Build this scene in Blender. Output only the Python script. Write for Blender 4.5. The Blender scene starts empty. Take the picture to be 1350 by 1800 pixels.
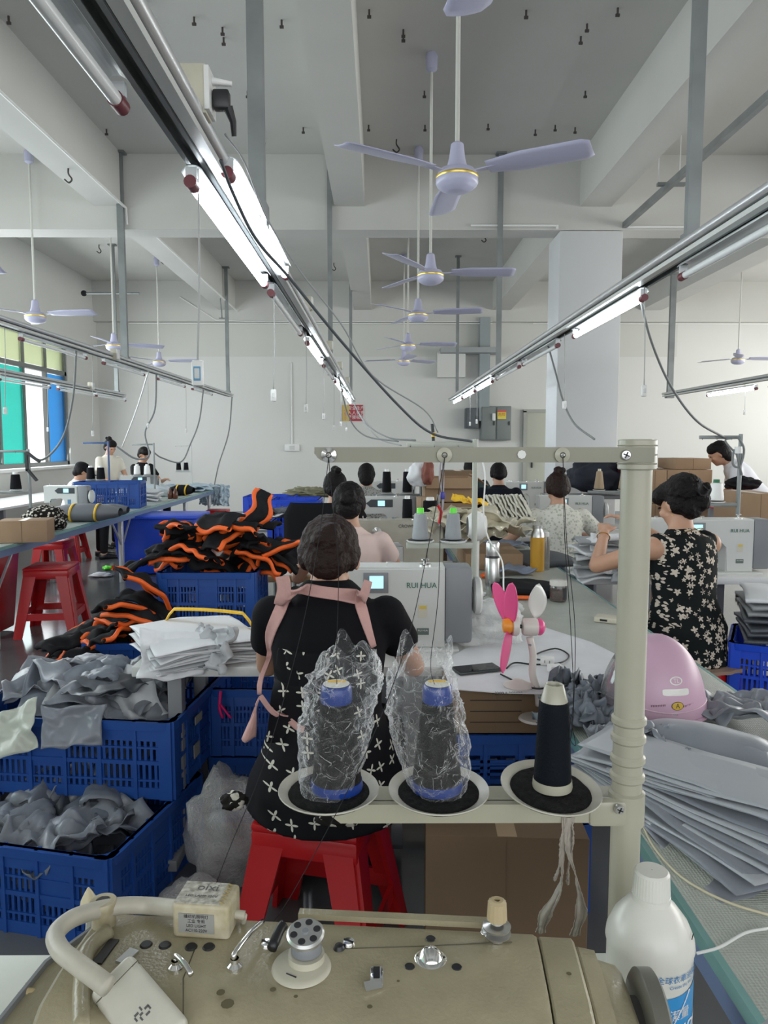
import bpy, bmesh, math, random
from mathutils import Vector, Matrix, Euler, noise
from math import sin, cos, pi, radians, sqrt, atan
rnd = random.Random(7)
S = bpy.context.scene
COL = S.collection

# ---------------- camera, world, light, exposure ----------------
FPX = 1300.0
TH = atan(120 / FPX)
YAW = atan(7 / FPX * cos(TH))
CZ = 1.5
cam = bpy.data.cameras.new('camera'); cam.sensor_fit = 'VERTICAL'; cam.sensor_height = 36
cam.lens = 36 * FPX / 1800; cam.clip_start = .02; cam.clip_end = 100
co = bpy.data.objects.new('camera', cam); COL.objects.link(co); S.camera = co
co.location = (0, 0, CZ)
co.rotation_euler = Euler((pi / 2 - TH, 0, -YAW), 'XYZ')
S.view_settings.view_transform = 'Standard'; S.view_settings.look = 'None'
S.view_settings.gamma = 1; S.view_settings.use_curve_mapping = False
S.view_settings.exposure = 0.72
W = bpy.data.worlds.new('daylight'); S.world = W; W.use_nodes = True
W.node_tree.nodes['Background'].inputs[0].default_value = (.93, .97, 1, 1)
W.node_tree.nodes['Background'].inputs[1].default_value = 1.2

def area(name, loc, rot, sx, sy, power, col=(1, 1, 1)):
    l = bpy.data.lights.new(name, 'AREA'); l.shape = 'RECTANGLE'; l.size = sx; l.size_y = sy
    l.energy = power; l.color = col
    o = bpy.data.objects.new(name, l); COL.objects.link(o); o.location = loc; o.rotation_euler = rot
    return o
# daylight through the window bands: behind the camera, along the right side, and the left wall
area('window_daylight', (1.5, -3.9, 2.6), (radians(80), 0, 0), 10, 2.2, 60, (.95, .98, 1))
area('window_daylight', (9.4, 8, 2.4), (0, radians(82), 0), 2.2, 12, 260, (1, .99, .93))
area('window_daylight', (-5.45, 7.5, 2.3), (0, radians(-80), 0), 2.2, 12, 200, (.92, .97, 1))

def ray(px, py):
    u = (px - 675) / FPX; v = (900 - py) / FPX
    x, y, z = u, cos(TH) + v * sin(TH), -sin(TH) + v * cos(TH)
    return (x * cos(YAW) + y * sin(YAW), -x * sin(YAW) + y * cos(YAW), z)
def at(px, py, Y):
    r = ray(px, py); t = Y / r[1]; return Vector((r[0] * t, Y, CZ + r[2] * t))
def atx(px, py, X):
    r = ray(px, py); t = X / r[0]; return Vector((X, r[1] * t, CZ + r[2] * t))
def onz(px, py, z):
    r = ray(px, py); t = (z - CZ) / r[2]; return Vector((r[0] * t, r[1] * t, z))

# ---------------- materials ----------------
MATS = {}
def mat(name, col, rough=.5, metal=0, var=0, vscale=8, bump=0, bscale=60, spec=None, emis=None, es=1, alpha=None, trans=0, coat=0, col2=None, sheen=0):
    if name in MATS: return MATS[name]
    m = bpy.data.materials.new(name); MATS[name] = m; m.use_nodes = True
    nt = m.node_tree; b = nt.nodes['Principled BSDF']
    b.inputs['Base Color'].default_value = (*col, 1); b.inputs['Roughness'].default_value = rough
    b.inputs['Metallic'].default_value = metal
    if spec is None and max(col) < .03 and rough >= .65: spec = .12
    if spec is not None: b.inputs['Specular IOR Level'].default_value = spec
    if trans: b.inputs['Transmission Weight'].default_value = trans
    if alpha is not None: b.inputs['Alpha'].default_value = alpha
    if coat: b.inputs['Coat Weight'].default_value = coat
    if sheen: b.inputs['Sheen Weight'].default_value = sheen
    if emis: b.inputs['Emission Color'].default_value = (*emis, 1); b.inputs['Emission Strength'].default_value = es
    if var or bump:
        tc = nt.nodes.new('ShaderNodeTexCoord')
    if var:
        n = nt.nodes.new('ShaderNodeTexNoise'); n.inputs['Scale'].default_value = vscale; n.inputs['Detail'].default_value = 5
        nt.links.new(tc.outputs['Object'], n.inputs['Vector'])
        r = nt.nodes.new('ShaderNodeValToRGB')
        r.color_ramp.elements[0].position = .3; r.color_ramp.elements[1].position = .7
        c2 = col2 if col2 else tuple(c * (1 - var) for c in col)
        r.color_ramp.elements[0].color = (*c2, 1); r.color_ramp.elements[1].color = (*col, 1)
        nt.links.new(n.outputs['Fac'], r.inputs['Fac']); nt.links.new(r.outputs['Color'], b.inputs['Base Color'])
    if bump:
        n = nt.nodes.new('ShaderNodeTexNoise'); n.inputs['Scale'].default_value = bscale; n.inputs['Detail'].default_value = 3
        nt.links.new(tc.outputs['Object'], n.inputs['Vector'])
        bp = nt.nodes.new('ShaderNodeBump'); bp.inputs['Strength'].default_value = bump; bp.inputs['Distance'].default_value = .01
        nt.links.new(n.outputs['Fac'], bp.inputs['Height']); nt.links.new(bp.outputs['Normal'], b.inputs['Normal'])
    return m
def nodes_of(m): nt = m.node_tree; return nt, nt.nodes['Principled BSDF']
def mth(nt, op, a, b=None, c=None):
    n = nt.nodes.new('ShaderNodeMath'); n.operation = op
    for i, v in enumerate((a, b, c)):
        if v is None: continue
        if isinstance(v, (int, float)): n.inputs[i].default_value = v
        else: nt.links.new(v, n.inputs[i])
    return n.outputs[0]
def cell_print(name, base, ink, scale, kind, rough=.8, ink2=None, axes='XZ', thr=1.0):
    """cloth print: crosses / flowers / spots scattered over the cloth"""
    m = mat(name, base, rough); nt, b = nodes_of(m)
    tc = nt.nodes.new('ShaderNodeTexCoord'); sp = nt.nodes.new('ShaderNodeSeparateXYZ'); nt.links.new(tc.outputs['Object'], sp.inputs[0])
    cb = nt.nodes.new('ShaderNodeCombineXYZ')
    ax = mth(nt, 'MULTIPLY', sp.outputs[0], scale); az = mth(nt, 'MULTIPLY', sp.outputs[2 if axes == 'XZ' else 1], scale)
    ay = mth(nt, 'MULTIPLY', sp.outputs[1 if axes == 'XZ' else 2], scale)
    if kind == 'cross': ax = mth(nt, 'ADD', ax, mth(nt, 'MULTIPLY', ay, .35))
    nt.links.new(ax, cb.inputs[0]); nt.links.new(az, cb.inputs[1])
    if kind != 'cross': nt.links.new(ay, cb.inputs[2])
    vo = nt.nodes.new('ShaderNodeTexVoronoi'); vo.voronoi_dimensions = '2D' if kind == 'cross' else '3D'; vo.inputs['Scale'].default_value = 1
    vo.inputs['Randomness'].default_value = .62 if kind == 'cross' else .9
    nt.links.new(cb.outputs[0], vo.inputs['Vector'])
    ps = nt.nodes.new('ShaderNodeSeparateXYZ'); nt.links.new(vo.outputs['Position'], ps.inputs[0])
    dx = mth(nt, 'SUBTRACT', ax, ps.outputs[0]); dy = mth(nt, 'SUBTRACT', az, ps.outputs[1])
    cs = nt.nodes.new('ShaderNodeSeparateColor'); nt.links.new(vo.outputs['Color'], cs.inputs[0])
    if kind == 'cross':
        a = mth(nt, 'MULTIPLY', mth(nt, 'SUBTRACT', cs.outputs[0], .5), 1.0)
        ca = mth(nt, 'COSINE', a); sa = mth(nt, 'SINE', a)
        x = mth(nt, 'SUBTRACT', mth(nt, 'MULTIPLY', dx, ca), mth(nt, 'MULTIPLY', dy, sa))
        y = mth(nt, 'ADD', mth(nt, 'MULTIPLY', dx, sa), mth(nt, 'MULTIPLY', dy, ca))
        def petals(p, q):
            e1 = mth(nt, 'POWER', mth(nt, 'DIVIDE', mth(nt, 'ABSOLUTE', p), .05), 2)
            e2 = mth(nt, 'POWER', mth(nt, 'DIVIDE', mth(nt, 'SUBTRACT', mth(nt, 'ABSOLUTE', q), .15), .14), 2)
            return mth(nt, 'LESS_THAN', mth(nt, 'ADD', e1, e2), 1)
        mk = mth(nt, 'MAXIMUM', petals(x, y), petals(y, x))
    elif kind == 'flower':
        an = mth(nt, 'ARCTAN2', dx, dy)
        an = mth(nt, 'ADD', an, mth(nt, 'MULTIPLY', cs.outputs[1], 6))
        rr = vo.outputs['Distance']
        lim = mth(nt, 'MULTIPLY', mth(nt, 'ADD', .40, mth(nt, 'MULTIPLY', mth(nt, 'COSINE', mth(nt, 'MULTIPLY', an, 5)), .13)), mth(nt, 'ADD', .55, mth(nt, 'MULTIPLY', cs.outputs[2], .65)))
        mk = mth(nt, 'LESS_THAN', rr, lim)
        ctr = mth(nt, 'LESS_THAN', rr, .07)
        mk = mth(nt, 'SUBTRACT', mk, mth(nt, 'MULTIPLY', ctr, .6))
    else:
        mk = mth(nt, 'LESS_THAN', vo.outputs['Distance'], .36)
        if kind == 'leopard': mk = mth(nt, 'LESS_THAN', mth(nt, 'ABSOLUTE', mth(nt, 'SUBTRACT', vo.outputs['Distance'], .2)), .19)
    mx = nt.nodes.new('ShaderNodeMix'); mx.data_type = 'RGBA'
    nt.links.new(mk, mx.inputs[0]); mx.inputs[6].default_value = (*base, 1); mx.inputs[7].default_value = (*ink, 1)
    nt.links.new(mx.outputs[2], b.inputs['Base Color'])
    return m

def film(name, tint=(.9, .95, 1), base=.10, edge=.75, rough=.12, crease=0):
    """thin clear plastic film: mostly see-through, glossy, whiter where it turns away"""
    m = bpy.data.materials.new(name); MATS[name] = m; m.use_nodes = True; nt = m.node_tree
    nt.nodes.clear(); out = nt.nodes.new('ShaderNodeOutputMaterial')
    tr = nt.nodes.new('ShaderNodeBsdfTransparent'); b = nt.nodes.new('ShaderNodeBsdfPrincipled')
    b.inputs['Base Color'].default_value = (*tint, 1); b.inputs['Roughness'].default_value = rough
    b.inputs['Specular IOR Level'].default_value = 1
    tc = nt.nodes.new('ShaderNodeTexCoord'); n = nt.nodes.new('ShaderNodeTexNoise'); n.inputs['Scale'].default_value = 55
    n.inputs['Detail'].default_value = 4; n.inputs['Distortion'].default_value = 1.5
    nt.links.new(tc.outputs['Object'], n.inputs['Vector'])
    bp = nt.nodes.new('ShaderNodeBump'); bp.inputs['Strength'].default_value = .7; bp.inputs['Distance'].default_value = .01
    nt.links.new(n.outputs['Fac'], bp.inputs['Height']); nt.links.new(bp.outputs['Normal'], b.inputs['Normal'])
    lw = nt.nodes.new('ShaderNodeLayerWeight'); lw.inputs['Blend'].default_value = .35; nt.links.new(bp.outputs['Normal'], lw.inputs['Normal'])
    f = mth(nt, 'ADD', mth(nt, 'MULTIPLY', mth(nt, 'POWER', lw.outputs['Facing'], 2.2), edge), base)
    if crease:
        vo = nt.nodes.new('ShaderNodeTexVoronoi'); vo.feature = 'DISTANCE_TO_EDGE'; vo.inputs['Scale'].default_value = 38
        n2 = nt.nodes.new('ShaderNodeTexNoise'); n2.inputs['Scale'].default_value = 9; nt.links.new(tc.outputs['Object'], n2.inputs['Vector'])
        va = nt.nodes.new('ShaderNodeVectorMath'); va.operation = 'MULTIPLY_ADD'; nt.links.new(n2.outputs['Color'], va.inputs[0]); va.inputs[1].default_value = (.10, .10, .22); nt.links.new(tc.outputs['Object'], va.inputs[2])
        nt.links.new(va.outputs[0], vo.inputs['Vector'])
        ln = mth(nt, 'MULTIPLY', mth(nt, 'LESS_THAN', vo.outputs['Distance'], .009), mth(nt, 'GREATER_THAN', n.outputs['Fac'], .52))
        f = mth(nt, 'ADD', f, mth(nt, 'MULTIPLY', ln, crease))
    mx = nt.nodes.new('ShaderNodeMixShader'); nt.links.new(f, mx.inputs[0]); nt.links.new(tr.outputs[0], mx.inputs[1]); nt.links.new(b.outputs[0], mx.inputs[2])
    nt.links.new(mx.outputs[0], out.inputs[0]); return m

PLASTER = mat('plaster', (.59, .585, .555), .85, var=.06, vscale=1.2, bump=.05, bscale=30)
WALLM = mat('wall_paint', (.69, .69, .66), .6, var=.04, vscale=.8)
BEIGE = mat('beige_enamel', (.42, .40, .33), .38, var=.18, vscale=9, bump=.05, bscale=250)
DBEIGE = mat('machine_enamel', (.41, .365, .24), .3, var=.25, vscale=14, bump=.12, bscale=260)
CREAM = mat('cream_plastic', (.58, .55, .44), .4, var=.12, vscale=20)
WHITEP = mat('white_plastic', (.78, .78, .76), .35)
OFFW = mat('offwhite_metal', (.62, .63, .61), .35)
GALV = mat('galvanised_steel', (.28, .30, .30), .45, .5, var=.25, vscale=5)
ALU = mat('aluminium', (.68, .69, .70), .3, .6)
CHROME = mat('chrome', (.85, .85, .84), .12, 1)
STEEL = mat('steel', (.6, .6, .59), .28, .9)
BLACKP = mat('black_plastic', (.015, .015, .017), .4)
RUBBER = mat('black_rubber', (.02, .02, .022), .7)
GREYP = mat('grey_plastic', (.22, .23, .245), .45)
FANM = mat('lilac_enamel', (.50, .50, .66), .35)
BLUEC = mat('blue_crate_plastic', (.016, .080, .34), .38, var=.15, vscale=4)
BLUE2 = mat('bright_blue_plastic', (.012, .07, .62), .35)
REDP = mat('red_plastic', (.52, .008, .012), .28, var=.12, vscale=6)
CARD = mat('cardboard', (.36, .235, .14), .8, var=.12, vscale=6)
CARD2 = mat('dark_cardboard', (.20, .13, .075), .85, var=.15, vscale=3)
SKIN = mat('skin', (.52, .29, .19), .5, var=.07, vscale=12)
HAIR = mat('black_hair', (.007, .005, .005), .6, bump=.8, bscale=70, spec=.2)
HAIRB = mat('brown_hair', (.018, .008, .006), .6, bump=.8, bscale=70, spec=.22)
GREYF = mat('grey_fabric', (.225, .245, .28), .34, var=.12, vscale=10, sheen=.2, bump=.08, bscale=25)
GREYD = mat('dark_grey_fabric', (.10, .112, .13), .38, var=.15, vscale=10)
GREYL = mat('pale_grey_fabric', (.50, .52, .54), .4, var=.1, vscale=10)
WHITEF = mat('white_fabric', (.74, .75, .77), .6, var=.06, vscale=6)
BLACKF = mat('black_fabric', (.016, .016, .018), .75, var=.2, vscale=20)
ORANGE = mat('orange_tape', (.85, .13, .015), .6)
YELLOW = mat('yellow_band', (.85, .52, .03), .5)
PAPER = mat('table_paper', (.72, .72, .74), .7, var=.10, vscale=9)
TABLETOP = mat('table_laminate', (.62, .65, .58), .3, var=.05, vscale=30)
FELT = mat('black_felt', (.022, .022, .022), .95, var=.5, vscale=120, bump=.5, bscale=300)
THREAD = mat('thread_black', (.008, .008, .01), .7)
GLASS = mat('teal_edge', (.22, .42, .40), .15, var=.3, vscale=3)
LIT = mat('lit_tube', (1, 1, 1), .4, emis=(.86, .94, 1), es=16)
UNLIT = mat('unlit_tube', (.80, .82, .82), .15)
CLEARPL = mat('clear_trough', (.72, .75, .76), .2)
SCREEN = mat('lcd_screen', (.2, .5, .6), .3, emis=(.35, .75, .9), es=.9)
INK = mat('black_ink', (.02, .02, .02), .6)
INKG = mat('green_ink', (.03, .14, .10), .6)

# ---------------- object helpers ----------------
def wmat(o):
    m = Matrix.Identity(4)
    while o: m = o.matrix_basis @ m; o = o.parent
    return m
def tag(o, label=None, cat=None, group=None, kind=None):
    if label: o['label'] = label
    if cat: o['category'] = cat
    if group: o['group'] = group
    if kind: o['kind'] = kind
    return o
def T(name, label, cat, loc=(0, 0, 0), rz=0, group=None):
    o = bpy.data.objects.new(name, None); COL.objects.link(o); o.empty_display_size = .05
    o.location = loc; o.rotation_euler = (0, 0, radians(rz)); return tag(o, label, cat, group)
def copy_tree(o, parent=None, label=None, group=None):
    c = o.copy(); COL.objects.link(c); c.parent = parent
    if label: c['label'] = label
    if group: c['group'] = group
    for ch in list(o.children): copy_tree(ch, c)
    return c
def place(o, loc, rz=0, s=1):
    o.location = loc; o.rotation_euler = (0, 0, radians(rz)); o.scale = (s, s, s); return o

class MB:
    def __init__(s): s.bm = bmesh.new(); s.mi = 0
    def _f(s, vs):
        try: f = s.bm.faces.new(vs); f.material_index = s.mi; return f
        except ValueError: return None
    def box(s, c, d, rot=None, bev=0, seg=2, taper=None):
        b = bmesh.new(); bmesh.ops.create_cube(b, size=1)
        for v in b.verts:
            v.co = Vector((v.co.x * d[0], v.co.y * d[1], v.co.z * d[2]))
            if taper and v.co.z < 0: v.co.x *= taper; v.co.y *= taper
        if bev: bmesh.ops.bevel(b, geom=b.edges[:] , offset=bev, segments=seg, affect='EDGES', profile=.5)
        M = Matrix.Translation(c) @ (rot.to_matrix().to_4x4() if isinstance(rot, Euler) else (rot if rot else Matrix.Identity(4)))
        mp = {v: s.bm.verts.new(M @ v.co) for v in b.verts}
        for f in b.faces: s._f([mp[v] for v in f.verts])
        b.free(); return s
    def frame(s, d):
        d = Vector(d).normalized(); a = Vector((0, 0, 1)) if abs(d.z) < .95 else Vector((1, 0, 0))
        x = a.cross(d).normalized(); return x, d.cross(x)
    def cyl(s, p0, p1, r0, r1=None, seg=16, cap=True):
        return s.tube([p0, p1], [r0, r0 if r1 is None else r1], seg, cap)
    def bar(s, p0, p1, w, h, up=(0, 0, 1)):
        p0, p1 = Vector(p0), Vector(p1); d = (p1 - p0).normalized(); x = d.cross(Vector(up))
        if x.length < 1e-4: x = Vector((1, 0, 0))
        x.normalize(); y = x.cross(d)
        vs = [[s.bm.verts.new(p + x * a * w / 2 + y * b * h / 2) for a, b in ((-1, -1), (1, -1), (1, 1), (-1, 1))] for p in (p0, p1)]
        for i in range(4): s._f([vs[0][i], vs[0][(i + 1) % 4], vs[1][(i + 1) % 4], vs[1][i]])
        s._f(vs[0][::-1]); s._f(vs[1]); return s
    def tube(s, pts, r, seg=8, cap=True, closed=False, sx=1, smooth_n=0):
        pts = [Vector(p) for p in pts]
        if smooth_n: pts = spline(pts, smooth_n)
        n = len(pts); rs = r if isinstance(r, (list, tuple)) else [r] * n
        if len(rs) != n: rs = [rs[0] + (rs[-1] - rs[0]) * i / (n - 1) for i in range(n)]
        rings = []; x = None
        for i, p in enumerate(pts):
            a = pts[(i - 1) % n] if (i or closed) else p; b = pts[(i + 1) % n] if (i < n - 1 or closed) else p
            d = (b - a)
            if d.length < 1e-9: d = Vector((0, 0, 1))
            d.normalize()
            if x is None: x, y = s.frame(d)
            else:
                x = (x - d * x.dot(d))
                if x.length < 1e-6: x, y = s.frame(d)
                x.normalize()
            y = d.cross(x)
            rings.append([s.bm.verts.new(p + (x * cos(2 * pi * k / seg) * sx + y * sin(2 * pi * k / seg)) * rs[i]) for k in range(seg)])
        for i in range(n - 1 + (1 if closed else 0)):
            A, B = rings[i], rings[(i + 1) % n]
            for k in range(seg): s._f([A[k], A[(k + 1) % seg], B[(k + 1) % seg], B[k]])
        if cap and not closed: s._f(rings[0][::-1]); s._f(rings[-1])
        return s
    def lathe(s, prof, seg=32, c=(0, 0, 0), M=None, wob=0, cap=True):
        M = (M or Matrix.Identity(4)); c = Vector(c); rings = []
        for r, z in prof:
            rings.append([s.bm.verts.new(c + (M @ Vector((r * cos(2 * pi * k / seg), r * sin(2 * pi * k / seg), z)))) for k in range(seg)])
        for A, B in zip(rings, rings[1:]):
            for k in range(seg): s._f([A[k], A[(k + 1) % seg], B[(k + 1) % seg], B[k]])
        if cap: s._f(rings[0][::-1]); s._f(rings[-1])
        return s
    def prism(s, pts, t, M=None):
        """outline in local XY, thickness t along +Z"""
        M = M or Matrix.Identity(4)
        a = [s.bm.verts.new(M @ Vector((x, y, 0))) for x, y in pts]; b = [s.bm.verts.new(M @ Vector((x, y, t))) for x, y in pts]
        s._f(a[::-1]); s._f(b); n = len(pts)
        for i in range(n): s._f([a[i], a[(i + 1) % n], b[(i + 1) % n], b[i]])
        return s
    def ball(s, c, r, seg=16, M=None):
        if isinstance(r, (int, float)): r = (r, r, r)
        c = Vector(c); M = M or Matrix.Identity(3); n = seg // 2
        top = s.bm.verts.new(c + M @ Vector((0, 0, r[2]))); bot = s.bm.verts.new(c + M @ Vector((0, 0, -r[2]))); rings = []
        for i in range(1, n):
            a = pi * i / n
            rings.append([s.bm.verts.new(c + M @ Vector((r[0] * sin(a) * cos(2 * pi * k / seg), r[1] * sin(a) * sin(2 * pi * k / seg), r[2] * cos(a)))) for k in range(seg)])
        for k in range(seg):
            s._f([top, rings[0][k], rings[0][(k + 1) % seg]]); s._f([bot, rings[-1][(k + 1) % seg], rings[-1][k]])
        for A, B in zip(rings, rings[1:]):
            for k in range(seg): s._f([A[k], B[k], B[(k + 1) % seg], A[(k + 1) % seg]])
        return s
    def grid(s, f, nu, nv, cu=False):
        g = [[s.bm.verts.new(f(i / (nu if cu else nu), j / nv)) for j in range(nv + 1)] for i in range(nu if cu else nu + 1)]
        for i in range(nu):
            for j in range(nv):
                A = g[i]; B = g[(i + 1) % len(g)]; s._f([A[j], B[j], B[j + 1], A[j + 1]])
        return s
    def build(s, name, mats, parent=None, ang=40, solid=0, sub=0, mods=(), world=True):
        me = bpy.data.meshes.new(name); bmesh.ops.recalc_face_normals(s.bm, faces=s.bm.faces[:]); s.bm.to_mesh(me); s.bm.free()
        for m in (mats if isinstance(mats, (list, tuple)) else [mats]): me.materials.append(m)
        o = bpy.data.objects.new(name, me); COL.objects.link(o)
        if parent:
            o.parent = parent
            if world: me.transform(wmat(parent).inverted())
        for p in me.polygons: p.use_smooth = True
        if ang < 180: me.set_sharp_from_angle(angle=radians(ang))
        if solid: md = o.modifiers.new('solid', 'SOLIDIFY'); md.thickness = solid; md.offset = 0
        if sub: md = o.modifiers.new('sub', 'SUBSURF'); md.levels = sub; md.render_levels = sub
        return o
def spline(pts, n):
    P = [Vector(p) for p in pts]; out = []
    for i in range(len(P) - 1):
        a = P[i - 1] if i else P[i] * 2 - P[i + 1]; b = P[i]; c = P[i + 1]; d = P[i + 2] if i + 2 < len(P) else P[i + 1] * 2 - P[i]
        for k in range(n):
            t = k / n; out.append(.5 * ((2 * b) + (c - a) * t + (2 * a - 5 * b + 4 * c - d) * t * t + (3 * b - a - 3 * c + d) * t ** 3))
    out.append(P[-1]); return out
def box_o(name, c, d, m, parent=None, bev=0, rot=None): return MB().box(c, d, rot, bev).build(name, m, parent)
def struct(name, mb, m, ang=40): return tag(mb.build(name, m, None, ang), kind='structure')
def text_o(name, body, size, M, m, parent, depth=.0005, align='CENTER', label=None, world=True):
    cu = bpy.data.curves.new('t', 'FONT'); cu.body = body; cu.size = size; cu.extrude = depth; cu.align_x = align; cu.align_y = 'CENTER'; cu.resolution_u = 3
    o = bpy.data.objects.new('t', cu); COL.objects.link(o)
    me = bpy.data.meshes.new_from_object(o.evaluated_get(bpy.context.evaluated_depsgraph_get())); bpy.data.objects.remove(o); bpy.data.curves.remove(cu)
    me.materials.clear(); me.materials.append(m); me.transform(M)
    o = bpy.data.objects.new(name, me); COL.objects.link(o)
    if parent:
        o.parent = parent
        if world: me.transform(wmat(parent).inverted())
    if label: o['label'] = label
    return o
# text lying in the XZ plane and read from -Y
def face_front(loc, rz=0): return Matrix.Translation(loc) @ Matrix.Rotation(radians(rz), 4, 'Z') @ Matrix.Rotation(pi / 2, 4, 'X')
# ---------------- the room ----------------
YB, XL, XR, ZC, YF = 14.9, -5.6, 9.6, 4.65, -4.0
FLOORM = mat('floor_paint', (.15, .155, .16), .16, var=.22, vscale=1.3, bump=.03, bscale=4)
struct('floor', MB().box(((XL + XR) / 2, (YB + YF) / 2, -.05), (XR - XL, YB - YF, .1)), FLOORM)
struct('ceiling', MB().box(((XL + XR) / 2, (YB + YF) / 2, ZC + .1), (XR - XL + .4, YB - YF + .4, .2)), PLASTER)
struct('wall_back', MB().box(((XL + XR) / 2, YB + .1, ZC / 2), (XR - XL + .4, .2, ZC)), WALLM)
# left wall with two window openings
def wall_with_holes(name, X, y0, y1, z0, z1, holes, th, m):
    b = MB(); ys = sorted({y0, y1, *[h[0] for h in holes], *[h[1] for h in holes]})
    for a, c in zip(ys, ys[1:]):
        hs = [h for h in holes if h[0] <= a and h[1] >= c]
        if not hs: b.box((X, (a + c) / 2, (z0 + z1) / 2), (th, c - a, z1 - z0))
        else:
            h = hs[0]; b.box((X, (a + c) / 2, (z0 + h[2]) / 2), (th, c - a, h[2] - z0)); b.box((X, (a + c) / 2, (z1 + h[3]) / 2), (th, c - a, z1 - h[3]))
    return struct(name, b, m)
WIN = [(10.3, 13.45, 1.12, 3.3), (5.0, 9.6, 1.12, 3.3), (-.5, 4.2, 1.12, 3.3)]
wall_with_holes('wall_left', XL - .1, YF, YB, 0, ZC, WIN, .2, WALLM)
wall_with_holes('wall_right', XR + .1, YF, YB, 0, ZC, [(-3, 2.5, 1.1, 3.4), (3.2, 8.2, 1.1, 3.4), (8.8, 13.8, 1.1, 3.4)], .2, WALLM)
b = MB()
for x0, x1 in ((XL, -4.6), (6.6, XR)): b.box(((x0 + x1) / 2, YF - .1, ZC / 2), (x1 - x0, .2, ZC))
b.box((1, YF - .1, .5), (11.2, .2, 1.0)); b.box((1, YF - .1, 4.1), (11.2, .2, 1.1))
struct('wall_front', b, WALLM)
struct('trim_1', MB().box(((XL + XR) / 2, 8.57, 4.25), (XR - XL, .32, .8)), PLASTER)      # cross beam
struct('trim_2', MB().box(((XL + XR) / 2, YB - .08, 4.27), (XR - XL, .16, .78)), PLASTER)  # edge beam
i = 3
for x0, x1 in ((-3.14, -2.82), (-.5, -.17), (2.2, 2.55), (5.1, 5.5)):
    for y0, y1 in ((YF, 8.41), (8.73, YB - .16)):
        struct('trim_%d' % i, MB().box(((x0 + x1) / 2, (y0 + y1) / 2, 4.4), (x1 - x0, y1 - y0, .6)), PLASTER); i += 1
struct('trim_%d' % i, MB().box((2.34, 8.68, 1.92), (.70, .54, 3.85), bev=.012), mat('column_paint', (.66, .67, .68), .6, var=.05, vscale=1)); i += 1
struct('trim_%d' % i, MB().box((7.6, 11.2, 4.0), (1.2, .4, 1.3)), PLASTER); i += 1
# thin step lines and paint band on the back wall
struct('trim_%d' % i, MB().box((-1.2, YB - .004, 3.55), (XR - XL - 1, .008, .66)), mat('upper_wall_paint', (.62, .62, .58), .8)); i += 1
struct('baseboard_back', MB().box(((XL + XR) / 2, YB - .012, .07), (XR - XL, .024, .14)), mat('skirting', (.3, .31, .33), .5))
# outside seen through the left window
OUT = mat('outside_building', (.86, .80, .75), .9, var=.25, vscale=1.5)
t = T('building', 'sunlit pale building seen through the open left window', 'building', (-9, 12, -3))
MB().box((-9, 12.5, 1.5), (.3, 9, 9)).build('wall', mat('outside_wall', (.9, .86, .82), .9, emis=(.9, .85, .8), es=.0), t)
for y in (10.8, 12.2, 13.4):
    for z in (1.1, 2.6): MB().box((-8.83, y, z), (.05, .6, .9)).build('window', mat('outside_window', (.55, .38, .33), .6), t)
# window frames, panes and coloured shutters
FR = mat('window_frame_paint', (.20, .21, .20), .5)
GRN = mat('green_glass', (.03, .75, .62), .3, trans=.8)
BLU = mat('blue_glass', (.02, .38, .92), .3, trans=.75)
YEL = mat('yellowed_glass', (.86, .95, .60), .35, trans=.85)
for wi, (y0, y1, z0, z1) in enumerate(WIN):
    b = MB(); X = XL - .06; zt = 2.74; f = .07
    for z in (z0 + f / 2, zt, z1 - f / 2): b.box((X, (y0 + y1) / 2, z), (.08, y1 - y0, f))
    for y in (y0 + f / 2, y1 - f / 2): b.box((X, y, (z0 + z1) / 2), (.08, f, z1 - z0))
    n = 4; w = (y1 - y0) / n
    for k in range(1, n): b.box((X, y0 + k * w, (z0 + z1) / 2), (.07, .05, z1 - z0))
    fo = tag(b.build('window_%d' % (wi + 1), FR), kind='structure')
    for k in range(n):
        a = y0 + k * w + .03; c = a + w - .06
        MB().box((X, (a + c) / 2, (zt + z1) / 2), (.012, c - a, z1 - zt - .1)).build('pane', YEL, fo)
        if k == 2: continue
        m = (GRN, GRN, None, BLU)[k]
        p = MB().box((X, (a + c) / 2, (z0 + zt) / 2), (.012, c - a, zt - z0 - .1)).build('pane', m, fo)
        p['label'] = 'teal window pane' if m is GRN else 'blue window pane'
    struct('trim_%d' % (i + wi), MB().box((XL + .05, (y0 + y1) / 2, z0 - .02), (.22, y1 - y0 + .1, .05), bev=.008), WHITEP)
i += 3
# door in the back wall beside the column
DM = mat('door_paint', (.50, .51, .43), .45)
c0 = at(925, 725, YB - .03); c1 = at(985, 725, YB - .03)
d = tag(MB().box(((c0.x + c1.x) / 2, YB - .03, c0.z / 2), (c1.x - c0.x, .05, c0.z), bev=.004).build('door_1', DM), kind='structure')
b = MB()
for x in (c0.x - .03, c1.x + .03): b.box((x, YB - .04, c0.z / 2), (.06, .08, c0.z + .06))
b.box(((c0.x + c1.x) / 2, YB - .04, c0.z + .03), (c1.x - c0.x + .12, .08, .06)); b.build('door_frame', mat('frame_grey', (.38, .39, .36), .5), d)
MB().box((c0.x + .12, YB - .07, 1.1), (.03, .04, .16)).build('door_handle', BLACKP, d)
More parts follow.
